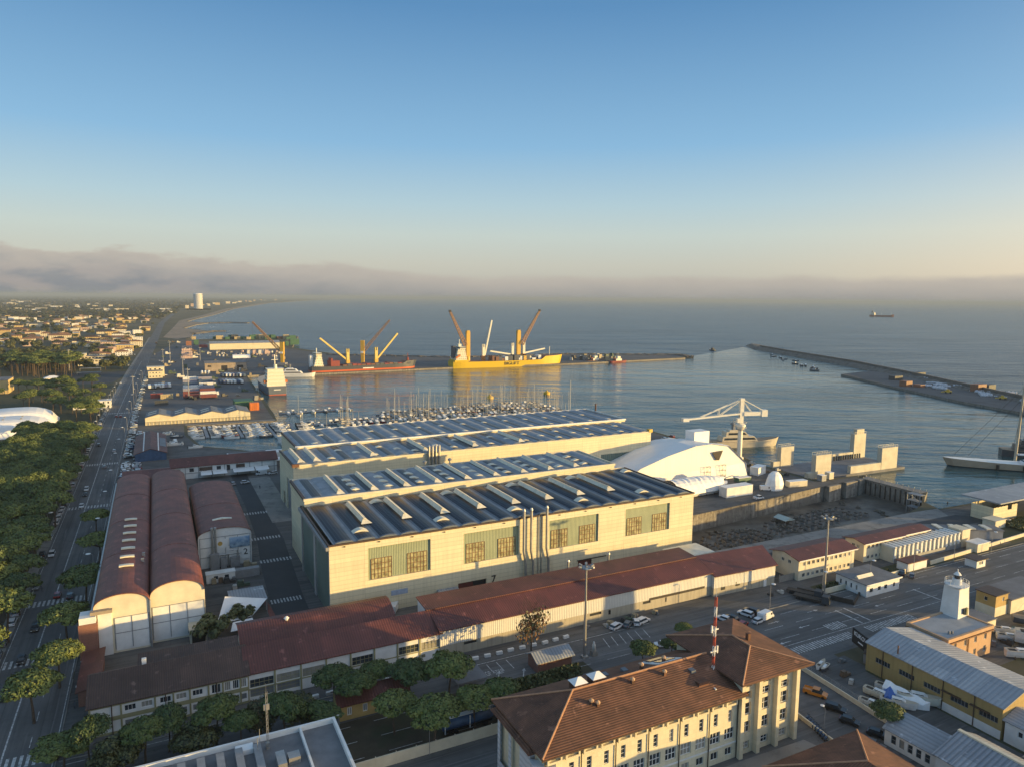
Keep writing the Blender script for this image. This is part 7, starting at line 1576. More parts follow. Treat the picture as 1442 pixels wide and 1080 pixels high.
m_dryleaf = leaf_mat('withered leaves', (.09, .055, .02), (.14, .085, .03)); m_bark = plain('bark', (.085, .06, .042), .95, .35, 2.0); m_core = leaf_mat('inner foliage', (.012, .02, .006), (.022, .032, .010))
def crown(seed, rx, h, nc, leaves, ls, z0, flat=.55, core=True, shape='umbrella'):
    """crown of many small needle tufts spread over uneven clumps; origin at the trunk foot"""
    r = random.Random(seed); mb = MB(); cl = []
    for i in range(nc):
        a = 2.39996 * i + r.uniform(-.4, .4); q = math.sqrt((i + .5) / nc) * .80; x, y = rx * q * math.cos(a), rx * q * math.sin(a)
        if shape == 'umbrella': z = z0 + h * (.34 + .42 * (1 - q * q)) + r.uniform(-.07, .07) * h; cr = rx * r.uniform(.25, .37)
        else: z = z0 + h * r.uniform(.22, .72) * (1.1 - .35 * q); cr = rx * r.uniform(.30, .48)
        cl.append((x, y, z, cr))
    for x, y, z, cr in cl:
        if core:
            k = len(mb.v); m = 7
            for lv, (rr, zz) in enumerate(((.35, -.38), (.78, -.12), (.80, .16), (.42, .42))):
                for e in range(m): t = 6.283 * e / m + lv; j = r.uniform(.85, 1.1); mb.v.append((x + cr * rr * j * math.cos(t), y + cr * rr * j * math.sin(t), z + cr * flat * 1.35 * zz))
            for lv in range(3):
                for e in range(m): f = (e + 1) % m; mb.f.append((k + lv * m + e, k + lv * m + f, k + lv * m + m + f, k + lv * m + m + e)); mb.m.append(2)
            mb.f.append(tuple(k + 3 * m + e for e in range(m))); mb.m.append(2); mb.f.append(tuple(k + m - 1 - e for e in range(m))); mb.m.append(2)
        for i in range(leaves // nc):
            u = r.uniform(-.45, 1) if shape == 'umbrella' else r.uniform(-.9, 1); t = r.uniform(0, 6.283); s = math.sqrt(max(0, 1 - u * u)); rad = cr * r.uniform(.82, 1.12)
            n_ = Vector((s * math.cos(t), s * math.sin(t), u)); p = Vector((x, y, z)) + Vector((n_.x * rad, n_.y * rad, n_.z * rad * flat))
            nn = (n_ + Vector((r.uniform(-.7, .7), r.uniform(-.7, .7), r.uniform(-.3, .8)))).normalized(); e1 = nn.orthogonal().normalized(); e2 = nn.cross(e1); th = r.uniform(0, 6.283); c, sn = math.cos(th), math.sin(th)
            e1, e2 = e1 * c + e2 * sn, e2 * c - e1 * sn; L = ls * r.uniform(.6, 1.35); w = L * r.uniform(.45, .8)
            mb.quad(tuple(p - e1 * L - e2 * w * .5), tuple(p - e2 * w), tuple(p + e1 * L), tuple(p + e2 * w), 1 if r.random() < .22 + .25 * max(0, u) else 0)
    return mb, cl
def trunk(cl, z0, r0, seed, lean=.4, limbs=5):
    r = random.Random(seed); mb = MB(); top = (r.uniform(-lean, lean), r.uniform(-lean, lean), z0 * .82); mid = (top[0] * .4 + r.uniform(-.2, .2), top[1] * .4, z0 * .42)
    mb.tube((0, 0, -.3), mid, r0, r0 * .78, 8, caps=False); mb.tube(mid, top, r0 * .78, r0 * .6, 8, caps=False)
    for x, y, z, cr in r.sample(cl, min(limbs, len(cl))): mb.tube(top, (x * .9, y * .9, z - cr * .15), r0 * .42, r0 * .14, 6, caps=False)
    return mb
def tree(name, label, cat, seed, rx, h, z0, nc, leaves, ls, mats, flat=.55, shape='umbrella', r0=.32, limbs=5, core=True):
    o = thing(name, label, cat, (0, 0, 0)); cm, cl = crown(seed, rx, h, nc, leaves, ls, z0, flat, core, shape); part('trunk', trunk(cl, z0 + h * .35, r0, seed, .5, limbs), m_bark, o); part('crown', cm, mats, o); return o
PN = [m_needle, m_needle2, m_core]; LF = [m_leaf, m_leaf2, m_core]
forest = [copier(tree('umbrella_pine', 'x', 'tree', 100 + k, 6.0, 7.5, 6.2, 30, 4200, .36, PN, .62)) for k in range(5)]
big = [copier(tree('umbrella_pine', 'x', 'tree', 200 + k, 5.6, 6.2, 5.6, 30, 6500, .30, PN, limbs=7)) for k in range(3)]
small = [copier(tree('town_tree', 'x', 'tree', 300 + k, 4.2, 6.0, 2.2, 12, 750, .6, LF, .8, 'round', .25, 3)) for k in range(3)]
rf = random.Random(77)
GL, GG = 'dense umbrella pine in the grove left of the avenue', 'umbrella pines of the grove'
cnt = 0
for i in range(-20, 39):
    for j in range(0, 24):
        s = -83.5 - j * 8.5 + (i % 2) * 4.2 + rf.uniform(-1.5, 1.5); t = -20 + i * 8.7 + rf.uniform(-1.5, 1.5)
        if t > 318 or (t > 262 and s < -112): continue
        x, y, D = pix(W(s, t, 9))
        if x < -35 or y > 1120: continue
        forest[rf.randrange(5)](W(s, t), rf.uniform(0, 360), GL, GG, (rf.uniform(.84, 1.12),) * 2 + (rf.uniform(.85, 1.2),)); cnt += 1
for i in range(46):   # dome surroundings and the park towards the town
    x, y = rf.uniform(-5, 150), rf.uniform(566, 628); s, t = ST(x, y)
    if -160 < s < -96 and 328 < t < 425 or s > -80: continue
    forest[rf.randrange(5)](W(s, t), rf.uniform(0, 360), 'umbrella pine among the trees around the white air dome', 'pines around the air dome', rf.uniform(.8, 1.15))
for i in range(46):
    x, y = rf.uniform(20, 158), rf.uniform(545, 592); s, t = ST(x, y)
    if s > -80 or (-165 < s < -92 and 325 < t < 470): continue
    forest[rf.randrange(5)](W(s, t), rf.uniform(0, 360), 'sunlit pine in the park between the air dome and the meadow road', 'pines of the sunlit park', rf.uniform(.8, 1.1))
tall = copier(tree('tall_pine', 'x', 'tree', 401, 5.2, 5.5, 13.0, 14, 1500, .5, PN, r0=.4)); k = 0
for i in range(130):
    x, y = rf.uniform(-4, 104), rf.uniform(517, 530); s, t = ST(x, y + 4)
    tall(W(s + rf.uniform(-3, 3), t + rf.uniform(0, 90)), rf.uniform(0, 360), 'tall bare trunked pine in the belt behind the meadow', 'tall pines of the belt', rf.uniform(.85, 1.15))
pl_ = 0
for i in range(900):
    if pl_ >= 250: break
    y = 447 + 75 * rf.random(); x = rf.uniform(-4, 218 - max(0, y - 455) * .6); s, t = ST(x, y)
    if s > av_s(t) - 14 or not clear(s, t, 4.5): continue
    small[rf.randrange(3)](W(s, t), rf.uniform(0, 360), 'rounded garden tree among the town houses', 'garden trees of the town', rf.uniform(.8, 1.7)); pl_ += 1
# pines along the near avenue and the lower street, each named by its neighbours
for x, y, sc_, lb in ((36, 1012, 1.0, 'round pine by the avenue crossing at the lower left'), (72, 962, .95, 'pine beside the pavement, second from the bottom along the avenue'), (84, 908, 1.05, 'yellowish pine beside the white cars by the brick tower'), (110, 852, 1.15, 'spreading pine leaning over the middle avenue crossing'), (128, 790, 1.0, 'pine next to the twin barrel shed, farther up the avenue'), (124, 748, .9, 'farthest of the pines beside the twin barrel shed')):
    big[rf.randrange(3)](G(x + 12, y + 6, 0), rf.uniform(0, 360), lb, None, sc_)
row = [(90, 1068), (128, 1060), (165, 1072), (205, 1058), (238, 1040), (275, 1046), (305, 1030), (340, 1036), (368, 1018), (402, 1024), (425, 1005), (450, 1018)]
broad = [copier(tree('street_tree', 'x', 'tree', 600 + k, 4.6, 7.5, 2.6, 18, 4200, .30, [(m_leaf, m_leaf2, m_core), (m_leaf2, m_dryleaf, m_core)][k], .85, 'round', .26, 5)) for k in range(2)]
for i, (x, y) in enumerate(row):
    if i in (2, 5, 8, 10): broad[0 if i != 8 else 1](G(x, y + 18, 0), rf.uniform(0, 360), 'rounder leafy tree among the bushy pines of the lower street row' if i != 8 else 'yellowing leafy tree among the bushy pines of the lower street row', 'leafy trees of the lower street row', (rf.uniform(.7, 1.0), rf.uniform(.7, 1.0), rf.uniform(.7, .95)))
    else: big[i % 3](G(x, y + 18, 0), rf.uniform(0, 360), 'bushy pine in the row between the office row and the flat roofed block', 'pines of the lower street row', (rf.uniform(.55, .95), rf.uniform(.55, .95), rf.uniform(.6, .9)))
for x, y, sc_, lb in ((500, 1000, .8, 'pine standing before the left end of the low ochre house'), (556, 1030, .8, 'pine rising from the pavement before the ochre house door'), (612, 1052, .95, 'tall pine by the road between the ochre house and blue trailers'), (578, 985, .85, 'pine rising behind the middle of the ochre house roof'), (632, 982, .95, 'broad pine left of the road STOP lettering'), (470, 990, .8, 'pine behind the lattice aerial'), (530, 976, .7, 'pine against the workshop row, behind the ochre house'), (668, 1022, .8, 'pine left of the tiled office roof, above the blue trailer'), (705, 1012, .8, 'pine touching the back eaves of the tiled office building'), (905, 938, .62, 'round dark pine behind the tiled roof ridge'), (945, 925, .5, 'small yellowish pine beside the white car behind the office building'), (962, 900, .45, 'bush like pine left of the tiled corner tower'), (1248, 1030, .6, 'brownish tree between the parked cars and the white workshop')):
    big[rf.randrange(3)](G(x, y + 4, 0), rf.uniform(0, 360), lb, None, sc_)
BT = tree('bare_tree', 'half bare autumn tree before the long corrugated shed wall', 'tree', 501, 4.6, 9, 3.0, 16, 900, .30, [m_dryleaf, m_leaf, m_core], .9, 'round', .3, 12, False); BT.location = G(748, 930, 0); BT.scale = (.9, .9, 1.5)
tw = MB(); r5 = random.Random(6)
for i in range(260):
    a = r5.uniform(0, 6.283); q = r5.uniform(.4, 3.6); z = r5.uniform(4, 10.5); p = Vector((q * math.cos(a), q * math.sin(a), z)); d = Vector((math.cos(a) * .5 + r5.uniform(-.4, .4), math.sin(a) * .5 + r5.uniform(-.4, .4), r5.uniform(.4, 1.1))); tw.tube(tuple(p), tuple(p + d * r5.uniform(.8, 1.9)), .035, .012, 4, caps=False)
part('twigs', tw, m_bark, BT)
for x, y, sc_, lb in ((300, 892, .75, 'dark round tree at the right corner of the twin barrel shed'), (340, 868, .6, 'small tree beside the white shade sail and grey shelter')): small[0](G(x, y + 14, 0), 40, lb, None, sc_ * 1.35)
hedge = MB(); rh = random.Random(3)
def hedge_run(mb, s0, t0, s1, t1, w, h, n):
    for i in range(n):
        u = rh.random(); o = rh.uniform(-.5, .5) * w; L = math.hypot(s1 - s0, t1 - t0); s = s0 + (s1 - s0) * u - (t1 - t0) / L * o; t = t0 + (t1 - t0) * u + (s1 - s0) / L * o
        z = h * (1 - abs(o / w) * 1.2) * rh.uniform(.55, 1.05); p = Vector(W(s, t, z)); nn = Vector((rh.uniform(-1, 1), rh.uniform(-1, 1), rh.uniform(0, 1.2))).normalized(); e1 = nn.orthogonal().normalized() * rh.uniform(.25, .5); e2 = nn.cross(e1)
        mb.quad(tuple(p - e1), tuple(p - e2 * .7), tuple(p + e1), tuple(p + e2 * .7), 0 if rh.random() < .7 else 1)
hs_ = []
for a, lb in (((26, -53.5, 48, -53, 4.5, 2.6, 2600), 'thick dark hedge between the brick hut and the tiled office roof'), ((143, -43.5, 176, -43.5, 3, 1.4, 1500), 'low green hedge on the lawn before the wide red roofed office'), ((264, -33, 288, -34, 12, 1.6, 2600), 'overgrown scrub below the open sided hall')):
    mb = MB(); hedge_run(mb, *a); s0, t0, s1, t1, w_, h_ = a[:6]; solid('hedge', mb, [m_leaf, m_leaf2], lb, 'hedge')
mb = MB()
for i in range(7): mb.prism([(a + 2.2 * math.cos(k), b + 2.2 * math.sin(k)) for a, b in [W(47 + i * 1.6, -47.5)[:2]] for k in (0, 1.2, 2.5, 3.8, 5)], 0, 1.4)
# far-off woods that read as one mass
wd = MB(); rw = random.Random(12)
for i in range(5200):
    y = 416.5 + 33 * rw.random() ** 1.6; x = rw.uniform(-30, 262 - max(0, y - 432) * 1.6 + max(0, 432 - y) * 8); s, t = ST(x, y)
    if s > av_s(min(t, 3500)) - (20 if t < 3500 else -60) and t < 5000: continue
    if 442 < y and rw.random() < .55: continue
    X, Y, _ = W(s, t); a = rw.uniform(6, 14) * (1 if y > 428 else 2.2); hh = rw.uniform(5, 11)
    k = len(wd.v)
    for zz, rr in ((0, .8), (hh * .55, 1), (hh, .45)):
        for e in range(5): th = 1.2566 * e + zz; wd.v.append((X + a * rr * math.cos(th), Y + a * rr * math.sin(th), zz + rw.uniform(-.8, .8) * (zz > 0)))
    for lv in range(2):
        for e in range(5): f = (e + 1) % 5; wd.f.append((k + lv * 5 + e, k + lv * 5 + f, k + lv * 5 + 5 + f, k + lv * 5 + 5 + e)); wd.m.append(i % 3 // 2)
    wd.f.append(tuple(k + 10 + e for e in range(5))); wd.m.append(i % 3 // 2)
m_wood = ground_mat('distant woods', [(.022, .032, .012), (.045, .05, .02), (.07, .055, .028)], [(.004, .4, .6), (.002, .5, .65)], .95)
stuff('woodland', wd, [m_wood, m_terrain])
# ---------------------------------------------------------------- cars
def carpaint(c): 
    nt = NT('car paint'); nt.b.inputs['Base Color'].default_value = rgba(c); nt.b.inputs['Roughness'].default_value = .3; nt.b.inputs['Coat Weight'].default_value = .5; return nt.m
PAINT = {'white': carpaint((.62, .62, .62)), 'silver': carpaint((.36, .37, .38)), 'grey': carpaint((.14, .145, .15)), 'black': carpaint((.012, .012, .014)), 'red': carpaint((.22, .015, .012)), 'blue': carpaint((.03, .06, .16)), 'orange': carpaint((.50, .19, .02))}
m_tail = plain('tail lamp red', (.30, .01, .01), .3); m_head = plain('head lamp glass', (.6, .6, .58), .15)
def car(kind, colour, wheels=True):
    o = thing(kind, '%s %s' % (colour, kind), 'car' if kind != 'delivery_van' else 'van', (0, 0, 0)); p = PAINT[colour]
    L, w, hb, ht = {'hatchback': (4.0, 1.74, .92, 1.48), 'estate_car': (4.6, 1.82, .94, 1.56), 'delivery_van': (5.4, 2.0, 1.15, 2.4), 'pickup_truck': (5.2, 1.9, 1.0, 1.75)}[kind]
    x0, x1 = -L / 2, L / 2; mb = MB()
    body = [(x0 + .05, .32), (x1 - .05, .32), (x1, .55), (x1 - .05, .78), (x1 - .9, hb), (x0 + .1, hb + .02), (x0, .7)]
    if kind == 'delivery_van': body = [(x0 + .05, .35), (x1 - .05, .35), (x1, .7), (x1 - .1, 1.0), (x1 - .55, 1.2), (x1 - 1.15, ht - .1), (x1 - 1.6, ht), (x0 + .1, ht), (x0, ht - .2)]
    for y0, y1, f in ((-w / 2, w / 2, 1),):
        mb.ext(body, y0, y1)
    if kind != 'delivery_van':
        cr = {'hatchback': (-1.75, -1.35, .45, 1.05), 'estate_car': (-2.15, -1.85, .45, 1.2), 'pickup_truck': (-.6, -.5, .9, 1.5)}[kind]
        A = [(cr[0], hb), (cr[3], hb), (cr[2], ht), (cr[1], ht)]; g = MB(); k = len(g.v); wi = .14
        for (x, z), q in zip(A, (0, 0, wi, wi)): g.v += [(x, -w / 2 + .05 + q, z), (x, w / 2 - .05 - q, z)]
        for f in ((0, 2, 4, 6), (7, 5, 3, 1), (0, 1, 3, 2), (2, 3, 5, 4), (6, 7, 1, 0)): g.f.append(f); g.m.append(0)
        mb.box(cr[1] - .04, -w / 2 + .17, ht - .05, cr[2] + .06, w / 2 - .17, ht + .03)
        if kind == 'pickup_truck': mb.box(x0 + .1, -w / 2, hb, -.7, -w / 2 + .08, hb + .3); mb.box(x0 + .1, w / 2 - .08, hb, -.7, w / 2, hb + .3); mb.box(x0 + .05, -w / 2, hb, x0 + .12, w / 2, hb + .3)
    else: g = MB(); g.quad((x1 - .53, -w / 2 + .12, 1.24), (x1 - .53, w / 2 - .12, 1.24), (x1 - 1.10, w / 2 - .14, ht - .16), (x1 - 1.10, -w / 2 + .14, ht - .16)); g.box(x1 - 1.7, -w / 2 - .02, 1.3, x1 - 1.0, w / 2 + .02, 1.9)
    part('body', mb, p, o); part('windows', g, m_glass, o)
    if wheels:
        for x in (x0 + .8, x1 - .8):
            for y in (-w / 2 + .1, w / 2 - .1): part('wheel', MB().tube((x, y - .12, .32), (x, y + .12, .32), .32, n=10), m_black, o)
        for y in (-w / 2 + .28, w / 2 - .28): part('headlight', MB().box(x1 - .1, y - .16, .6, x1 + .01, y + .16, .76), m_head, o); part('tail_light', MB().box(x0 - .02, y - .16, .68, x0 + .08, y + .16, .86), m_tail, o)
    return o
CARS = {}; KW = {'hatchback': 'hatchback', 'estate_car': 'estate car', 'delivery_van': 'delivery van', 'pickup_truck': 'pickup truck'}
def put_car(loc, rot, kind, colour, where, group=None, near=True, label=None):
    key = (kind, colour, near)
    if key not in CARS: CARS[key] = copier(car(kind, colour, near))
    CARS[key]((loc[0], loc[1], loc[2] if len(loc) > 2 else 0.03), rot, label or '%s %s %s' % (colour, KW[kind], where), group)
rc = random.Random(31); CC = ['white'] * 5 + ['silver'] * 3 + ['grey'] * 4 + ['black'] * 5 + ['red', 'blue']; CK = ['hatchback'] * 3 + ['estate_car'] * 3
def seg(t): return 'before the twin barrel shed' if t < 60 else 'beside the twin barrel shed' if t < 150 else 'beside the basin row' if t < 235 else 'beside the dark red roofed shed' if t < 310 else 'by the sunlit cream warehouse' if t < 430 else 'along the port fence'
t = -8.0
while t < 690:                       # nose-in row on the right side of the avenue
    if rc.random() < .86 and not (6 < t < 13 or 45 < t < 52 or 236 < t < 243):
        put_car(W(av_s(t) + 12.6 + rc.uniform(-.4, .4), t, .03), GA + rc.choice((0, 180)) + (62 if t < 150 else 12) + rc.uniform(-4, 4), rc.choice(CK), rc.choice(CC), 'parked nose-in right of the avenue ' + seg(t), 'cars parked on the right of the avenue', t < 200)
    t += 3.1 if t < 300 else 4.2
t = 120.0
while t < 330:                       # second, denser line on the port side
    if rc.random() < .75: put_car(W(av_s(t) + 17.6 + rc.uniform(-.4, .4), t, .03), GA + rc.choice((0, 180)) + rc.uniform(-6, 6), rc.choice(CK), rc.choice(CC), 'in the second avenue line ' + seg(t), 'cars of the second parked line', t < 200)
    t += 3.0
t = -30.0
while t < 470:                       # kerbside row under the grove
    if rc.random() < .72: put_car(W(av_s(t) - 8.3, t, .03), GA + 90 + rc.uniform(-3, 3), rc.choice(CK), rc.choice(CC), 'parked along the grove kerb ' + seg(t).replace('before', 'opposite').replace('beside', 'opposite').replace('by', 'opposite'), 'cars parked along the grove kerb', t < 200)
    t += rc.uniform(5.6, 7.5)
for x, y, c, k, d in ((8, 982, 'black', 'estate_car', 'driving past the pines at the lower left edge'), (30, 932, 'black', 'hatchback', 'approaching the nearest avenue crossing'), (50, 886, 'black', 'estate_car', 'with lit headlights heading to the camera'), (74, 868, 'silver', 'hatchback', 'driving away beside the yellowish pine'), (81, 840, 'red', 'hatchback', 'stopped right on the middle crossing'), (99, 841, 'black', 'hatchback', 'waiting on the middle crossing beside a red one'), (51, 828, 'grey', 'estate_car', 'turning out by the grove before the middle crossing'), (73, 782, 'white', 'estate_car', 'near the grove edge above the middle crossing'), (115, 714, 'white', 'hatchback', 'alone in the near lane below two others'), (120, 698, 'black', 'hatchback', 'between two white cars on the avenue'), (122, 690, 'white', 'estate_car', 'reaching the zebra crossing by the barrel sheds'), (147, 659, 'grey', 'hatchback', 'beyond the upper zebra crossing'), (161, 636, 'silver', 'hatchback', 'driving away beside the red roofed shed'), (139, 628, 'black', 'estate_car', 'coming down the avenue by the grove end'), (164, 587, 'red', 'hatchback', 'side by side with another red one'), (170, 587, 'red', 'estate_car', 'to the right of another red car'), (170, 540, 'white', 'hatchback', 'far up the avenue by the car park'), (181, 515, 'white', 'estate_car', 'far up the avenue before the cream office'), (190, 500, 'white', 'hatchback', 'farthest up the avenue still visible')):
    s, t = ST(x, y); put_car(W(s, t, .03), GA + (90 if s > -70 else -90), k, c, d, None, y > 560)
for x, y, c, k, r_, d in ((868, 884, 'white', 'estate_car', 20, 'leftmost of four parked along the shed wall'), (884, 881, 'grey', 'hatchback', 35, 'second of four parked along the shed wall'), (896, 878, 'white', 'hatchback', 60, 'third of four parked along the shed wall'), (905, 876, 'white', 'estate_car', 15, 'rightmost of four parked along the shed wall'), (932, 910, 'white', 'hatchback', 150, 'half hidden by the round dark pine'), (1019, 873, 'white', 'hatchback', 108, 'beside a black one near the tiled tower'), (1030, 872, 'black', 'hatchback', 108, 'right of a white one near the tiled tower'), (1050, 866, 'white', 'estate_car', 108, 'beside another black one near the white van'), (1058, 862, 'black', 'estate_car', 108, 'between the white estate car and white van'), (1046, 881, 'red', 'hatchback', 20, 'dark one behind the tower roof edge'), (1068, 876, 'white', 'hatchback', 10, 'in front of the white delivery van'), (1078, 871, 'white', 'delivery_van', 10, 'parked beside the black estate car'), (1148, 978, 'orange', 'pickup_truck', -62, 'parked along the boatyard wall'), (1176, 1000, 'black', 'estate_car', -62, 'first in the street below the orange pickup'), (1196, 1018, 'black', 'hatchback', -62, 'second in the street below the orange pickup'), (1229, 1052, 'grey', 'estate_car', -62, 'next to the brownish tree in the street'), (1250, 1070, 'white', 'estate_car', -62, 'at the bottom of the street by the workshop'), (1235, 1036, 'black', 'hatchback', -62, 'tucked under the brownish street tree'), (555, 859, 'white', 'delivery_van', 60, 'parked at the end of the curved red roof'), (120, 1040, 'silver', 'estate_car', 200, 'by the corner of the office row at the lower street'), (105, 1046, 'red', 'estate_car', 200, 'with a pale roof at the lower left corner'), (135, 1036, 'silver', 'hatchback', 200, 'closest to the office row corner'), (82, 1062, 'black', 'estate_car', 240, 'turning at the lower left junction'), (345, 680, 'white', 'hatchback', 10, 'on the plaza before the basin row'), (328, 682, 'silver', 'hatchback', 100, 'beside the third barrel shed back end'), (368, 668, 'white', 'delivery_van', 190, 'below the basin row awnings'), (384, 667, 'white', 'estate_car', 190, 'between the basin row and the farther hangar'), (1270, 808, 'black', 'estate_car', 30, 'behind the white gatehouse'), (1284, 812, 'grey', 'hatchback', 30, 'right of the white gatehouse'), (1068, 702, 'white', 'pickup_truck', 0, 'parked below the wrapped white block'), (1078, 690, 'white', 'delivery_van', -30, 'left of the wrapped white block')):
    put_car(G(x, y, .03), GA + r_, k, c, d, None)
for i in range(9): put_car(G(902 + i * 5.5, 628 - i * 1.6 + (i % 2) * 2, .03), GA + 90, rc.choice(CK), rc.choice(CC), 'on the quay behind the wrapped yacht enclosure', 'cars on the quay behind the enclosure', False)
for i in range(40):
    x, y = rc.uniform(180, 345), rc.uniform(505, 560); s, t = ST(x, y)
    if s < -44: continue
    put_car(W(s, t, .03), GA + rc.choice((0, 90)), rc.choice(CK), rc.choice(CC), 'standing on the port yard', 'cars on the port yard', False)
for i, (x, y) in enumerate(((1132, 838), (1142, 846))):
    o = thing('flatbed_lorry', ('dark flatbed lorry parked by the planked barrier', 'second dark lorry parked nearer the road, by the barrier')[i], 'lorry', G(x, y, .03), GA - 62); part('bed', MB().box(-5, -1.2, .9, 3, 1.2, 1.3), m_weed, o); part('cab', MB().ext([(3.2, .6), (5.4, .6), (5.4, 1.9), (5.0, 2.8), (3.2, 2.8)], -1.2, 1.2), c_dk, o); part('windscreen', MB().box(5.38, -1.05, 1.8, 5.44, 1.05, 2.6), m_glass, o)
    for a in (-3.6, -2.4, 4.2): part('wheel', MB().tube((a, -1.15, .5), (a, 1.15, .5), .5, n=10), m_black, o)
mo = thing('motor_scooter', 'x', 'scooter', (0, 0, 0)); part('body', MB().box(-.7, -.18, .35, .6, .18, .75).box(-.5, -.16, .75, .1, .16, .9).beam((.55, 0, .6), (.45, 0, 1.15), .1), c_blue2, mo); part('handlebar', MB().box(.4, -.34, 1.08, .5, .34, 1.15), m_black, mo)
for a in (-.6, .65): part('wheel', MB().tube((a, -.06, .26), (a, .06, .26), .26, n=10), m_black, mo)
pm = copier(mo)
for i in range(9): p = G(1137 + i * 3.3, 1013 + i * 3.6, .03); pm(p, GA + 10, 'scooter parked in the row along the forecourt kerb wall', 'scooters by the forecourt wall')
# ---------------------------------------------------------------- street furniture
lp = thing('street_lamp', 'x', 'street lamp', (0, 0, 0)); part('pole', MB().tube((0, 0, 0), (0, 0, 9), .12, .07, 8).tube((0, 0, 9), (1.0, 0, 9.3), .06, .05, 6), m_greysteel, lp); part('lamp_head', MB().lathe([(.15, 9.25), (.7, 9.32), (.75, 9.45), (.2, 9.62)], 12, 1.2, 0), m_hullwhite, lp)
pk = copier(lp)
for i in range(22): t = -20 + 27 * i; pk(W(av_s(t) - 8.9, t), GA, 'disc headed street lamp on the grove side of the avenue', 'lamps along the grove side')
for i in range(16): t = 60 + 40 * i; pk(W(av_s(t) + 9.6, t), GA + 180, 'disc headed street lamp on the port side of the avenue', 'lamps along the port side')
for x, y, lb in ((478, 1046, 'street lamp before the low ochre house'), (1116, 990, 'street lamp at the forecourt wall, farther from the camera'), (1160, 1032, 'street lamp at the forecourt wall, nearer the scooters'), (605, 1062, 'thin street lamp on the concrete boundary wall')): pk(G(x, y), GA + 90, lb, None, .62)
for i in range(9): pk(W(118 + 22 * i, -46.9), GA - 90, 'disc headed street lamp along the main road past the lighthouse', 'lamps of the main road', .85)
for i in range(30): f_, nm_ = rc.choice(cr_); s_, t_ = rc.choice(((rc.uniform(100, 112), rc.uniform(-100, -78)), (rc.uniform(118, 150), rc.uniform(-44, -37)), (rc.uniform(150, 172), rc.uniform(-92, -86)), (rc.uniform(228, 280), rc.uniform(-44, -28)), (rc.uniform(60, 90), rc.uniform(-36.5, -35)))); f_(W(s_, t_, .02), GA + rc.choice((0, 90, 30)), '%s crates and oddments left about the boatyard and road edges' % nm_, 'crates about the boatyard', rc.uniform(.3, .55))
def mast(base, h, label):
    o = thing('light_mast', label, 'light mast', G(*base), GA); part('pole', MB().tube((0, 0, 0), (0, 0, h), .42, .2, 10).box(-.7, -.7, 0, .7, .7, .5), m_steel, o); part('crown', MB().lathe([(.3, h - .6), (1.5, h - .5), (1.5, h - .3), (.3, h - .2)], 12), m_greysteel, o)
    for k in range(6): a = k * 1.047; part('floodlight', MB().beam((1.3 * math.cos(a), 1.3 * math.sin(a), h - .2), (2.1 * math.cos(a), 2.1 * math.sin(a), h + .1), .6, .4), m_steel, o)
    part('lightning_rod', MB().tube((0, 0, h), (0, 0, h + 1.2), .05, n=5), m_steel, o)
mast((823, 925), 24, 'tall floodlight mast beside the bare tree and the long shed'); mast((1160, 836), 24.5, 'tall floodlight mast before the wide red roofed office')
for x, y, h, lb in ((240, 515, 30, 'tall floodlight mast at the head of the port beside the avenue'), (230, 512, 18, 'shorter floodlight mast left of the tall one at the port head'), (266, 562, 26, 'floodlight mast standing among the parked trailers'), (258, 530, 20, 'floodlight mast by the pink stone rows'), (282, 508, 18, 'floodlight mast beside the grey brown port warehouse'), (98, 522, 24, 'floodlight mast at the right end of the tall pine belt'), (188, 555, 16, 'thin mast on the avenue verge by the lorry row')): mast((x, y), h, lb)
bl = thing('concrete_block', 'x', 'bollard', (0, 0, 0)); part('block', MB().prism([(-.8, -.35), (.8, -.35), (.8, .35), (-.8, .35)], 0, .7), m_white, bl); pb = copier(bl)
for i in range(26): pb(W(-28 + 3.3 * i, -36.6 + rc.uniform(-.2, .2), .02), GA + rc.uniform(-6, 6), 'white concrete block in the line along the front of the long row', 'white blocks along the long row')
SHR = at('madonna_shrine', 'small white statue on a plinth beside the tall floodlight mast', 'statue', *ST(836, 922), 0); part('plinth', MB().box(-.7, -.7, 0, .7, .7, 1.2), m_conc, SHR); part('figure', MB().lathe([(.55, 1.2), (.45, 2.2), (.5, 2.7), (.28, 3.1), (.26, 3.5), (.05, 3.75)], 10), m_marble, SHR, True)
def person(loc, rot, label, cloth, trous):
    o = thing('person', label, 'person', loc, rot); me = bpy.data.meshes.new('body'); V = [(0, 0, .95), (0, 0, 1.2), (0, 0, 1.42), (0, 0, 1.52), (0, 0, 1.62), (0, 0, 1.72), (.10, 0, .9), (.14, .1, .5), (.16, .02, .06), (.16, .16, .03), (-.10, 0, .9), (-.13, -.12, .5), (-.14, -.22, .06), (-.14, -.08, .03), (.2, 0, 1.4), (.27, -.05, 1.12), (.25, .08, .86), (-.2, 0, 1.4), (-.27, .06, 1.12), (-.25, .16, .88)]
    E_ = [(0, 1), (1, 2), (2, 3), (3, 4), (4, 5), (0, 6), (6, 7), (7, 8), (8, 9), (0, 10), (10, 11), (11, 12), (12, 13), (2, 14), (14, 15), (15, 16), (2, 17), (17, 18), (18, 19)]; RR_ = [.15, .15, .16, .06, .10, .08, .1, .07, .05, .04, .1, .07, .05, .04, .07, .05, .04, .07, .05, .04]
    me.from_pydata(V, E_, []); me.materials.append(cloth); b = obj('body', me, o); sk = b.modifiers.new('skin', 'SKIN')
    for k, r in enumerate(RR_): me.skin_vertices[0].data[k].radius = (r, r)
    me.skin_vertices[0].data[0].use_root = True; b.modifiers.new('smooth', 'SUBSURF').levels = 1
    part('hair', MB().lathe([(.095, 1.66), (.105, 1.72), (.07, 1.8), (.01, 1.82)], 8), m_black, o)
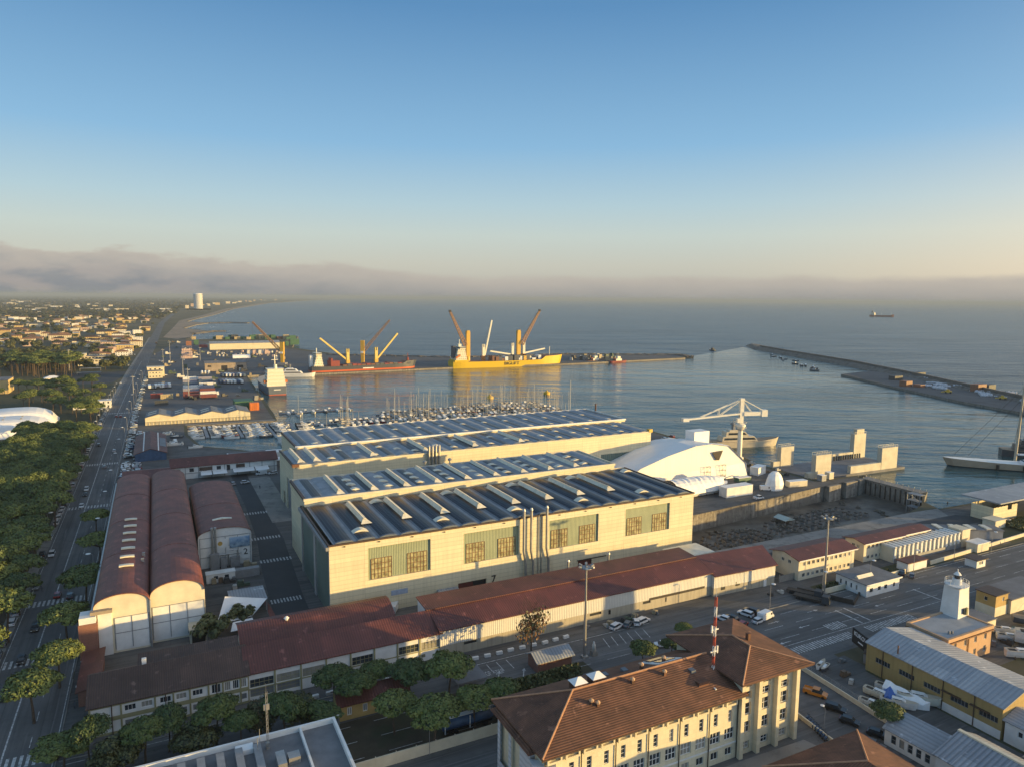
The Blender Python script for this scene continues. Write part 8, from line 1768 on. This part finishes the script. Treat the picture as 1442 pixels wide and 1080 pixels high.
for x, y, lb in ((106, 997, 'person in dark clothes walking along the pavement towards the office row'), (59, 833, 'person stepping along the middle avenue crossing by the grove'), (366, 688, 'person in dark clothes crossing the plaza'), (435, 812, 'person standing beside the open hangar side doors'), (1334, 711, 'person standing on the shore strip by the dock gate')): person(G(x, y, .02), rc.uniform(0, 360), lb, m_navy if x != 1334 else m_black, m_black)
# ---------------------------------------------------------------- boats
def motorboat(L, hm, label='x', cover=None):
    o = thing('motor_boat', label, 'boat', (0, 0, 0)); part('hull', hull_mesh(L, L * .32, L * .13, .4, .45, .08, .35, .06, 8), [hm, m_deck], o); f = L * .13
    part('cabin', MB().ext([(L * .34, f), (L * .78, f * 1.05), (L * .66, f + L * .05), (L * .58, f + L * .055), (L * .52, f + L * .10), (L * .36, f + L * .11)], -L * .10, L * .10), cover or m_hullwhite, o); part('windscreen', MB().ext([(L * .37, f + L * .045), (L * .56, f + L * .055), (L * .52, f + L * .085), (L * .37, f + L * .09)], -L * .103, L * .103), m_glass, o)
    part('cockpit', MB().box(L * .07, -L * .10, f + .01, L * .33, L * .10, f + .06), m_black, o); part('engine', MB().box(-L * .05, -L * .03, .1, L * .02, L * .03, f + .3), m_black, o); return o
m_mastal = paint('dull mast alloy', (.40, .385, .35), .45)
def sailboat(L, hm, label='x', H=1.18):
    o = thing('sailing_boat', label, 'sailing boat', (0, 0, 0)); part('hull', hull_mesh(L, L * .30, L * .10, .5, .5, .15, .25, .08, 9), [hm, m_teak], o); f = L * .10
    part('cabin', MB().ext([(L * .30, f), (L * .66, f), (L * .60, f + L * .045), (L * .33, f + L * .055)], -L * .08, L * .08), m_deck, o); part('mast', MB().tube((L * .56, 0, f), (L * .55, 0, L * H), .12, .085, 6).tube((L * .56, 0, f + 1.4), (L * .2, 0, f + 1.6), .13, n=6), m_mastal, o)
    g = MB()
    for a in ((L * 1.02, 0, f * 1.3), (.2, 0, f), (L * .5, L * .14, f), (L * .5, -L * .14, f)): g.tube(a, (L * .55, 0, L * H * .97), .025, n=3)
    part('rigging', g, m_greysteel, o); return o
hn = {'white': m_hullwhite, 'blue': m_navy, 'red': m_dred, 'cream': m_cream3}
MBP = {c: copier(motorboat(9, h)) for c, h in hn.items()}; SBP = {c: copier(sailboat(12, h)) for c, h in hn.items()}; pc = lambda: rc.choices(('white', 'blue', 'red', 'cream'), (8, 2, .6, 2))[0]
pont = lambda label, s, t, L, w_, rot=0: part('deck', MB().box(0, -w_ / 2, .1, L, w_ / 2, .75), m_greysteel, at('pontoon', label, 'pontoon', s, t, -2, rot))
for k, (s0, t0, t1, nm) in enumerate(((-12.5, 303, 341, 'leftmost'), (8.0, 295, 338, 'middle'), (28, 291, 340, 'right hand'))):
    pont('%s of three parallel pontoons in the small boat basin' % nm, s0, t0, t1 - t0, 2.2, 90)
    n = int((t1 - t0) / 3.1)
    for side in (-1, 1):
        for i in range(n):
            c = pc()
            if rc.random() < .9: MBP[c]((*W(s0 + side * 1.8, t0 + 1.5 + i * 3.1)[:2], -2), GA + (0 if side > 0 else 180) + rc.uniform(-3, 3), '%s motor boat moored at the %s pontoon of the small basin' % (c, nm), 'motor boats at the basin pontoons', rc.uniform(.8, 1.15))
pont('long pontoon below the sunlit cream warehouse', -20, 347, 58, 2.2, -3)
for i in range(18):
    c = pc(); MBP[c]((*W(-19 + 3.2 * i, 342 - i * .15)[:2], -2), GA - 90 + rc.uniform(-4, 4), '%s motor boat moored along the quay of the sunlit warehouse' % c, 'motor boats along the warehouse quay', rc.uniform(.6, .95))
pont('pontoon curving round the right side of the small boat basin', 37, 262, 76, 2.2, 84)
for i in range(22):
    c = pc(); MBP[c]((*W(39 + i * .33 + (2 if i % 2 else -3), 262 + 3.3 * i)[:2], -2), GA + (0 if i % 2 else 180), '%s motor boat on the curved right pontoon of the basin' % c, 'motor boats on the curved pontoon', rc.uniform(.9, 1.3))
for i in range(13):
    c = pc(); x, y = rc.uniform(222, 268), rc.uniform(607, 640); MBP[c]((*G(x, y)[:2], .3), rc.uniform(0, 360), '%s boat stored ashore beside the red roofed shed' % c, 'boats stored ashore by the red shed', rc.uniform(.6, 1.0))
pont('outer pontoon closing the sail marina towards the inner dock', 44, 383, 58, 2.4, 0)
for i in range(12): c = pc(); MBP[c]((*W(46 + 4.8 * i, 385)[:2], -2), GA + 90 * (-1) ** i, '%s fishing boat on the outer marina pontoon' % c, 'boats on the outer pontoon', rc.uniform(.8, 1.1))
for i in range(1): SBP['white']((*W(57, 379)[:2], -2), GA - 90, 'sailing boat alone among fishing boats on the outer pontoon', None, 1.1)
for r_, (s0, s1, t0, nm) in enumerate(((58, 268, 296, 'nearest'), (56, 262, 322, 'middle'), (112, 262, 348, 'farthest'))):
    pont('%s long pontoon of the sail marina behind the hangars' % nm, s0, t0, s1 - s0, 2.4)
    s = s0 + 3
    while s < s1 - 2:
        for sd_ in (-1, 1):
            if rc.random() < .12: continue
            c = rc.choices(('white', 'blue', 'red', 'cream'), (3, 5, 1, 2))[0]; sail_ = rc.random() < (.5 if s > 110 else .18); L = rc.uniform(.75, 1.35)
            (SBP if sail_ else MBP)[c]((*W(s, t0 + sd_ * 2.0)[:2], -2), GA + 90 * sd_ + rc.uniform(-3, 3), '%s %s on the %s pontoon of the sail marina' % (c, 'sailing boat' if sail_ else 'motor boat', nm), 'boats of the sail marina', (L, L, L * rc.uniform(.9, 1.25) if sail_ else L))
        s += 4.4
for x, y, sc_, lb in ((816, 590, 2.1, 'white sailing yacht with the tallest mast rising above the hangar roof end'), (792, 592, 1.4, 'white sailing boat just left of the tallest mast'), (803, 596, 1.1, 'white sailing boat with the shortest of three lone masts')): SBP['white']((*G(x, y + 3, -2)[:2], -2), GA + 90, lb, None, sc_)
for i in range(12): x = 1085 + i * 6.2 + rc.uniform(-2, 2); MBP['blue']((*G(x, 496 + i * 1.7 + rc.uniform(2, 8), -2)[:2], -2), rc.uniform(0, 360), 'small dark boat moored in the lee of the rock breakwater', 'dark boats along the breakwater', rc.uniform(.8, 1.4))
def stored(hm):
    o = thing('stored_boat', 'x', 'boat', (0, 0, 0)); L = 10; part('hull', hull_mesh(L, 2.9, 1.25, .9, .6, .15, .3, .07, 12, .7, .6), [hm, m_deck], o); part('cabin', MB().ext([(3.2, 1.25), (7.2, 1.3), (6.4, 1.75), (3.4, 1.85)], -.75, .75), m_hullwhite, o); part('window_band', MB().ext([(3.6, 1.45), (6.3, 1.45), (6.1, 1.65), (3.7, 1.68)], -.77, .77), m_glass, o)
    part('cockpit', MB().box(.8, -.75, 1.26, 3.0, .75, 1.32), m_weed, o)
    for a in (2.5, 6.5): part('cradle', MB().beam((a, -1.2, -1.5), (a, -.6, .2), .14).beam((a, 1.2, -1.5), (a, .6, .2), .14).box(a - .1, -1.3, -1.5, a + .1, 1.3, -1.35), m_weed, o)
    return o
DBP = {c: copier(stored(h)) for c, h in hn.items() if c != 'red'}
for x, y, r_, sc_, c, kd, lb in ((1151, 944, 20, .45, 'white', 'm', 'small white boat on a trailer by the boatyard gate'), (1166, 939, 200, .42, 'blue', 'm', 'small dark boat beside the white one by the boatyard gate'), (1209, 990, -70, .62, 'white', 'm', 'white boat shaded near the low boatyard wall'), (1216, 975, -75, .68, 'cream', 'm', 'cream open boat in the middle of the boatyard'), (1232, 968, -70, .6, 'white', 'm', 'white boat half under the white sheet'), (1238, 990, -55, .72, 'white', 'm', 'white boat with a blue cover in the boatyard'), (1262, 985, -50, .85, 'cream', 'm', 'long cream motor boat against the white sheeted hull'), (1352, 1012, 10, .5, 'white', 'm', 'upturned white dinghy behind the white workshop'), (1425, 878, -50, .95, 'blue', 's', 'black hulled sailing boat ashore at the right edge'), (1428, 905, -55, 1.4, 'white', 'm', 'largest white hull ashore at the right edge'), (1398, 890, -40, .6, 'white', 'm', 'white boat ashore beside the lighthouse building'), (1403, 900, -40, .65, 'white', 'm', 'white boat ashore behind the lighthouse building corner'), (1415, 925, -35, .8, 'white', 'm', 'long low white hull lying on the lawn right of the yellow warehouse')):
    (SBP if kd == 's' else DBP)[c]((*G(x, y)[:2], 1.5 * sc_), GA + r_, lb, None, sc_)
bc = at('boat_cover', 'bright blue tarpaulin lying over a boat in the boatyard', 'tarpaulin', *ST(1240, 992), 1.6, -60); part('sheet', MB().ext([(0, 0), (1.3, 1.0), (2.6, 0)], 0, 5.5), paint('blue tarpaulin', (.02, .10, .36), .5), bc)
ws = at('sheeted_hull', 'white sheeted boat hull beside the yellow warehouse wall', 'wrapped boat', *ST(1246, 975), 0, -78); mb = MB(); N = 9
for i in range(N):
    def pr_(i): 
        u = i / N; w_ = 2.2 * (1 - max(0, (u - .6) / .4) ** 2); hh = 4.2 - 1.6 * u + .25 * math.sin(i * 2.2); return [(u * 12, -w_ * 1.1, .2), (u * 12, -w_, hh * .62), (u * 12, 0, hh), (u * 12, w_, hh * .62), (u * 12, w_ * 1.1, .2)]
    a, b = pr_(i), pr_(i + 1)
    for k in range(4): mb.quad(a[k], b[k], b[k + 1], a[k + 1])
mb.poly(pr_(0)); part('sheet', mb, m_canvas, ws); ws.scale = (.8, .8, .8)
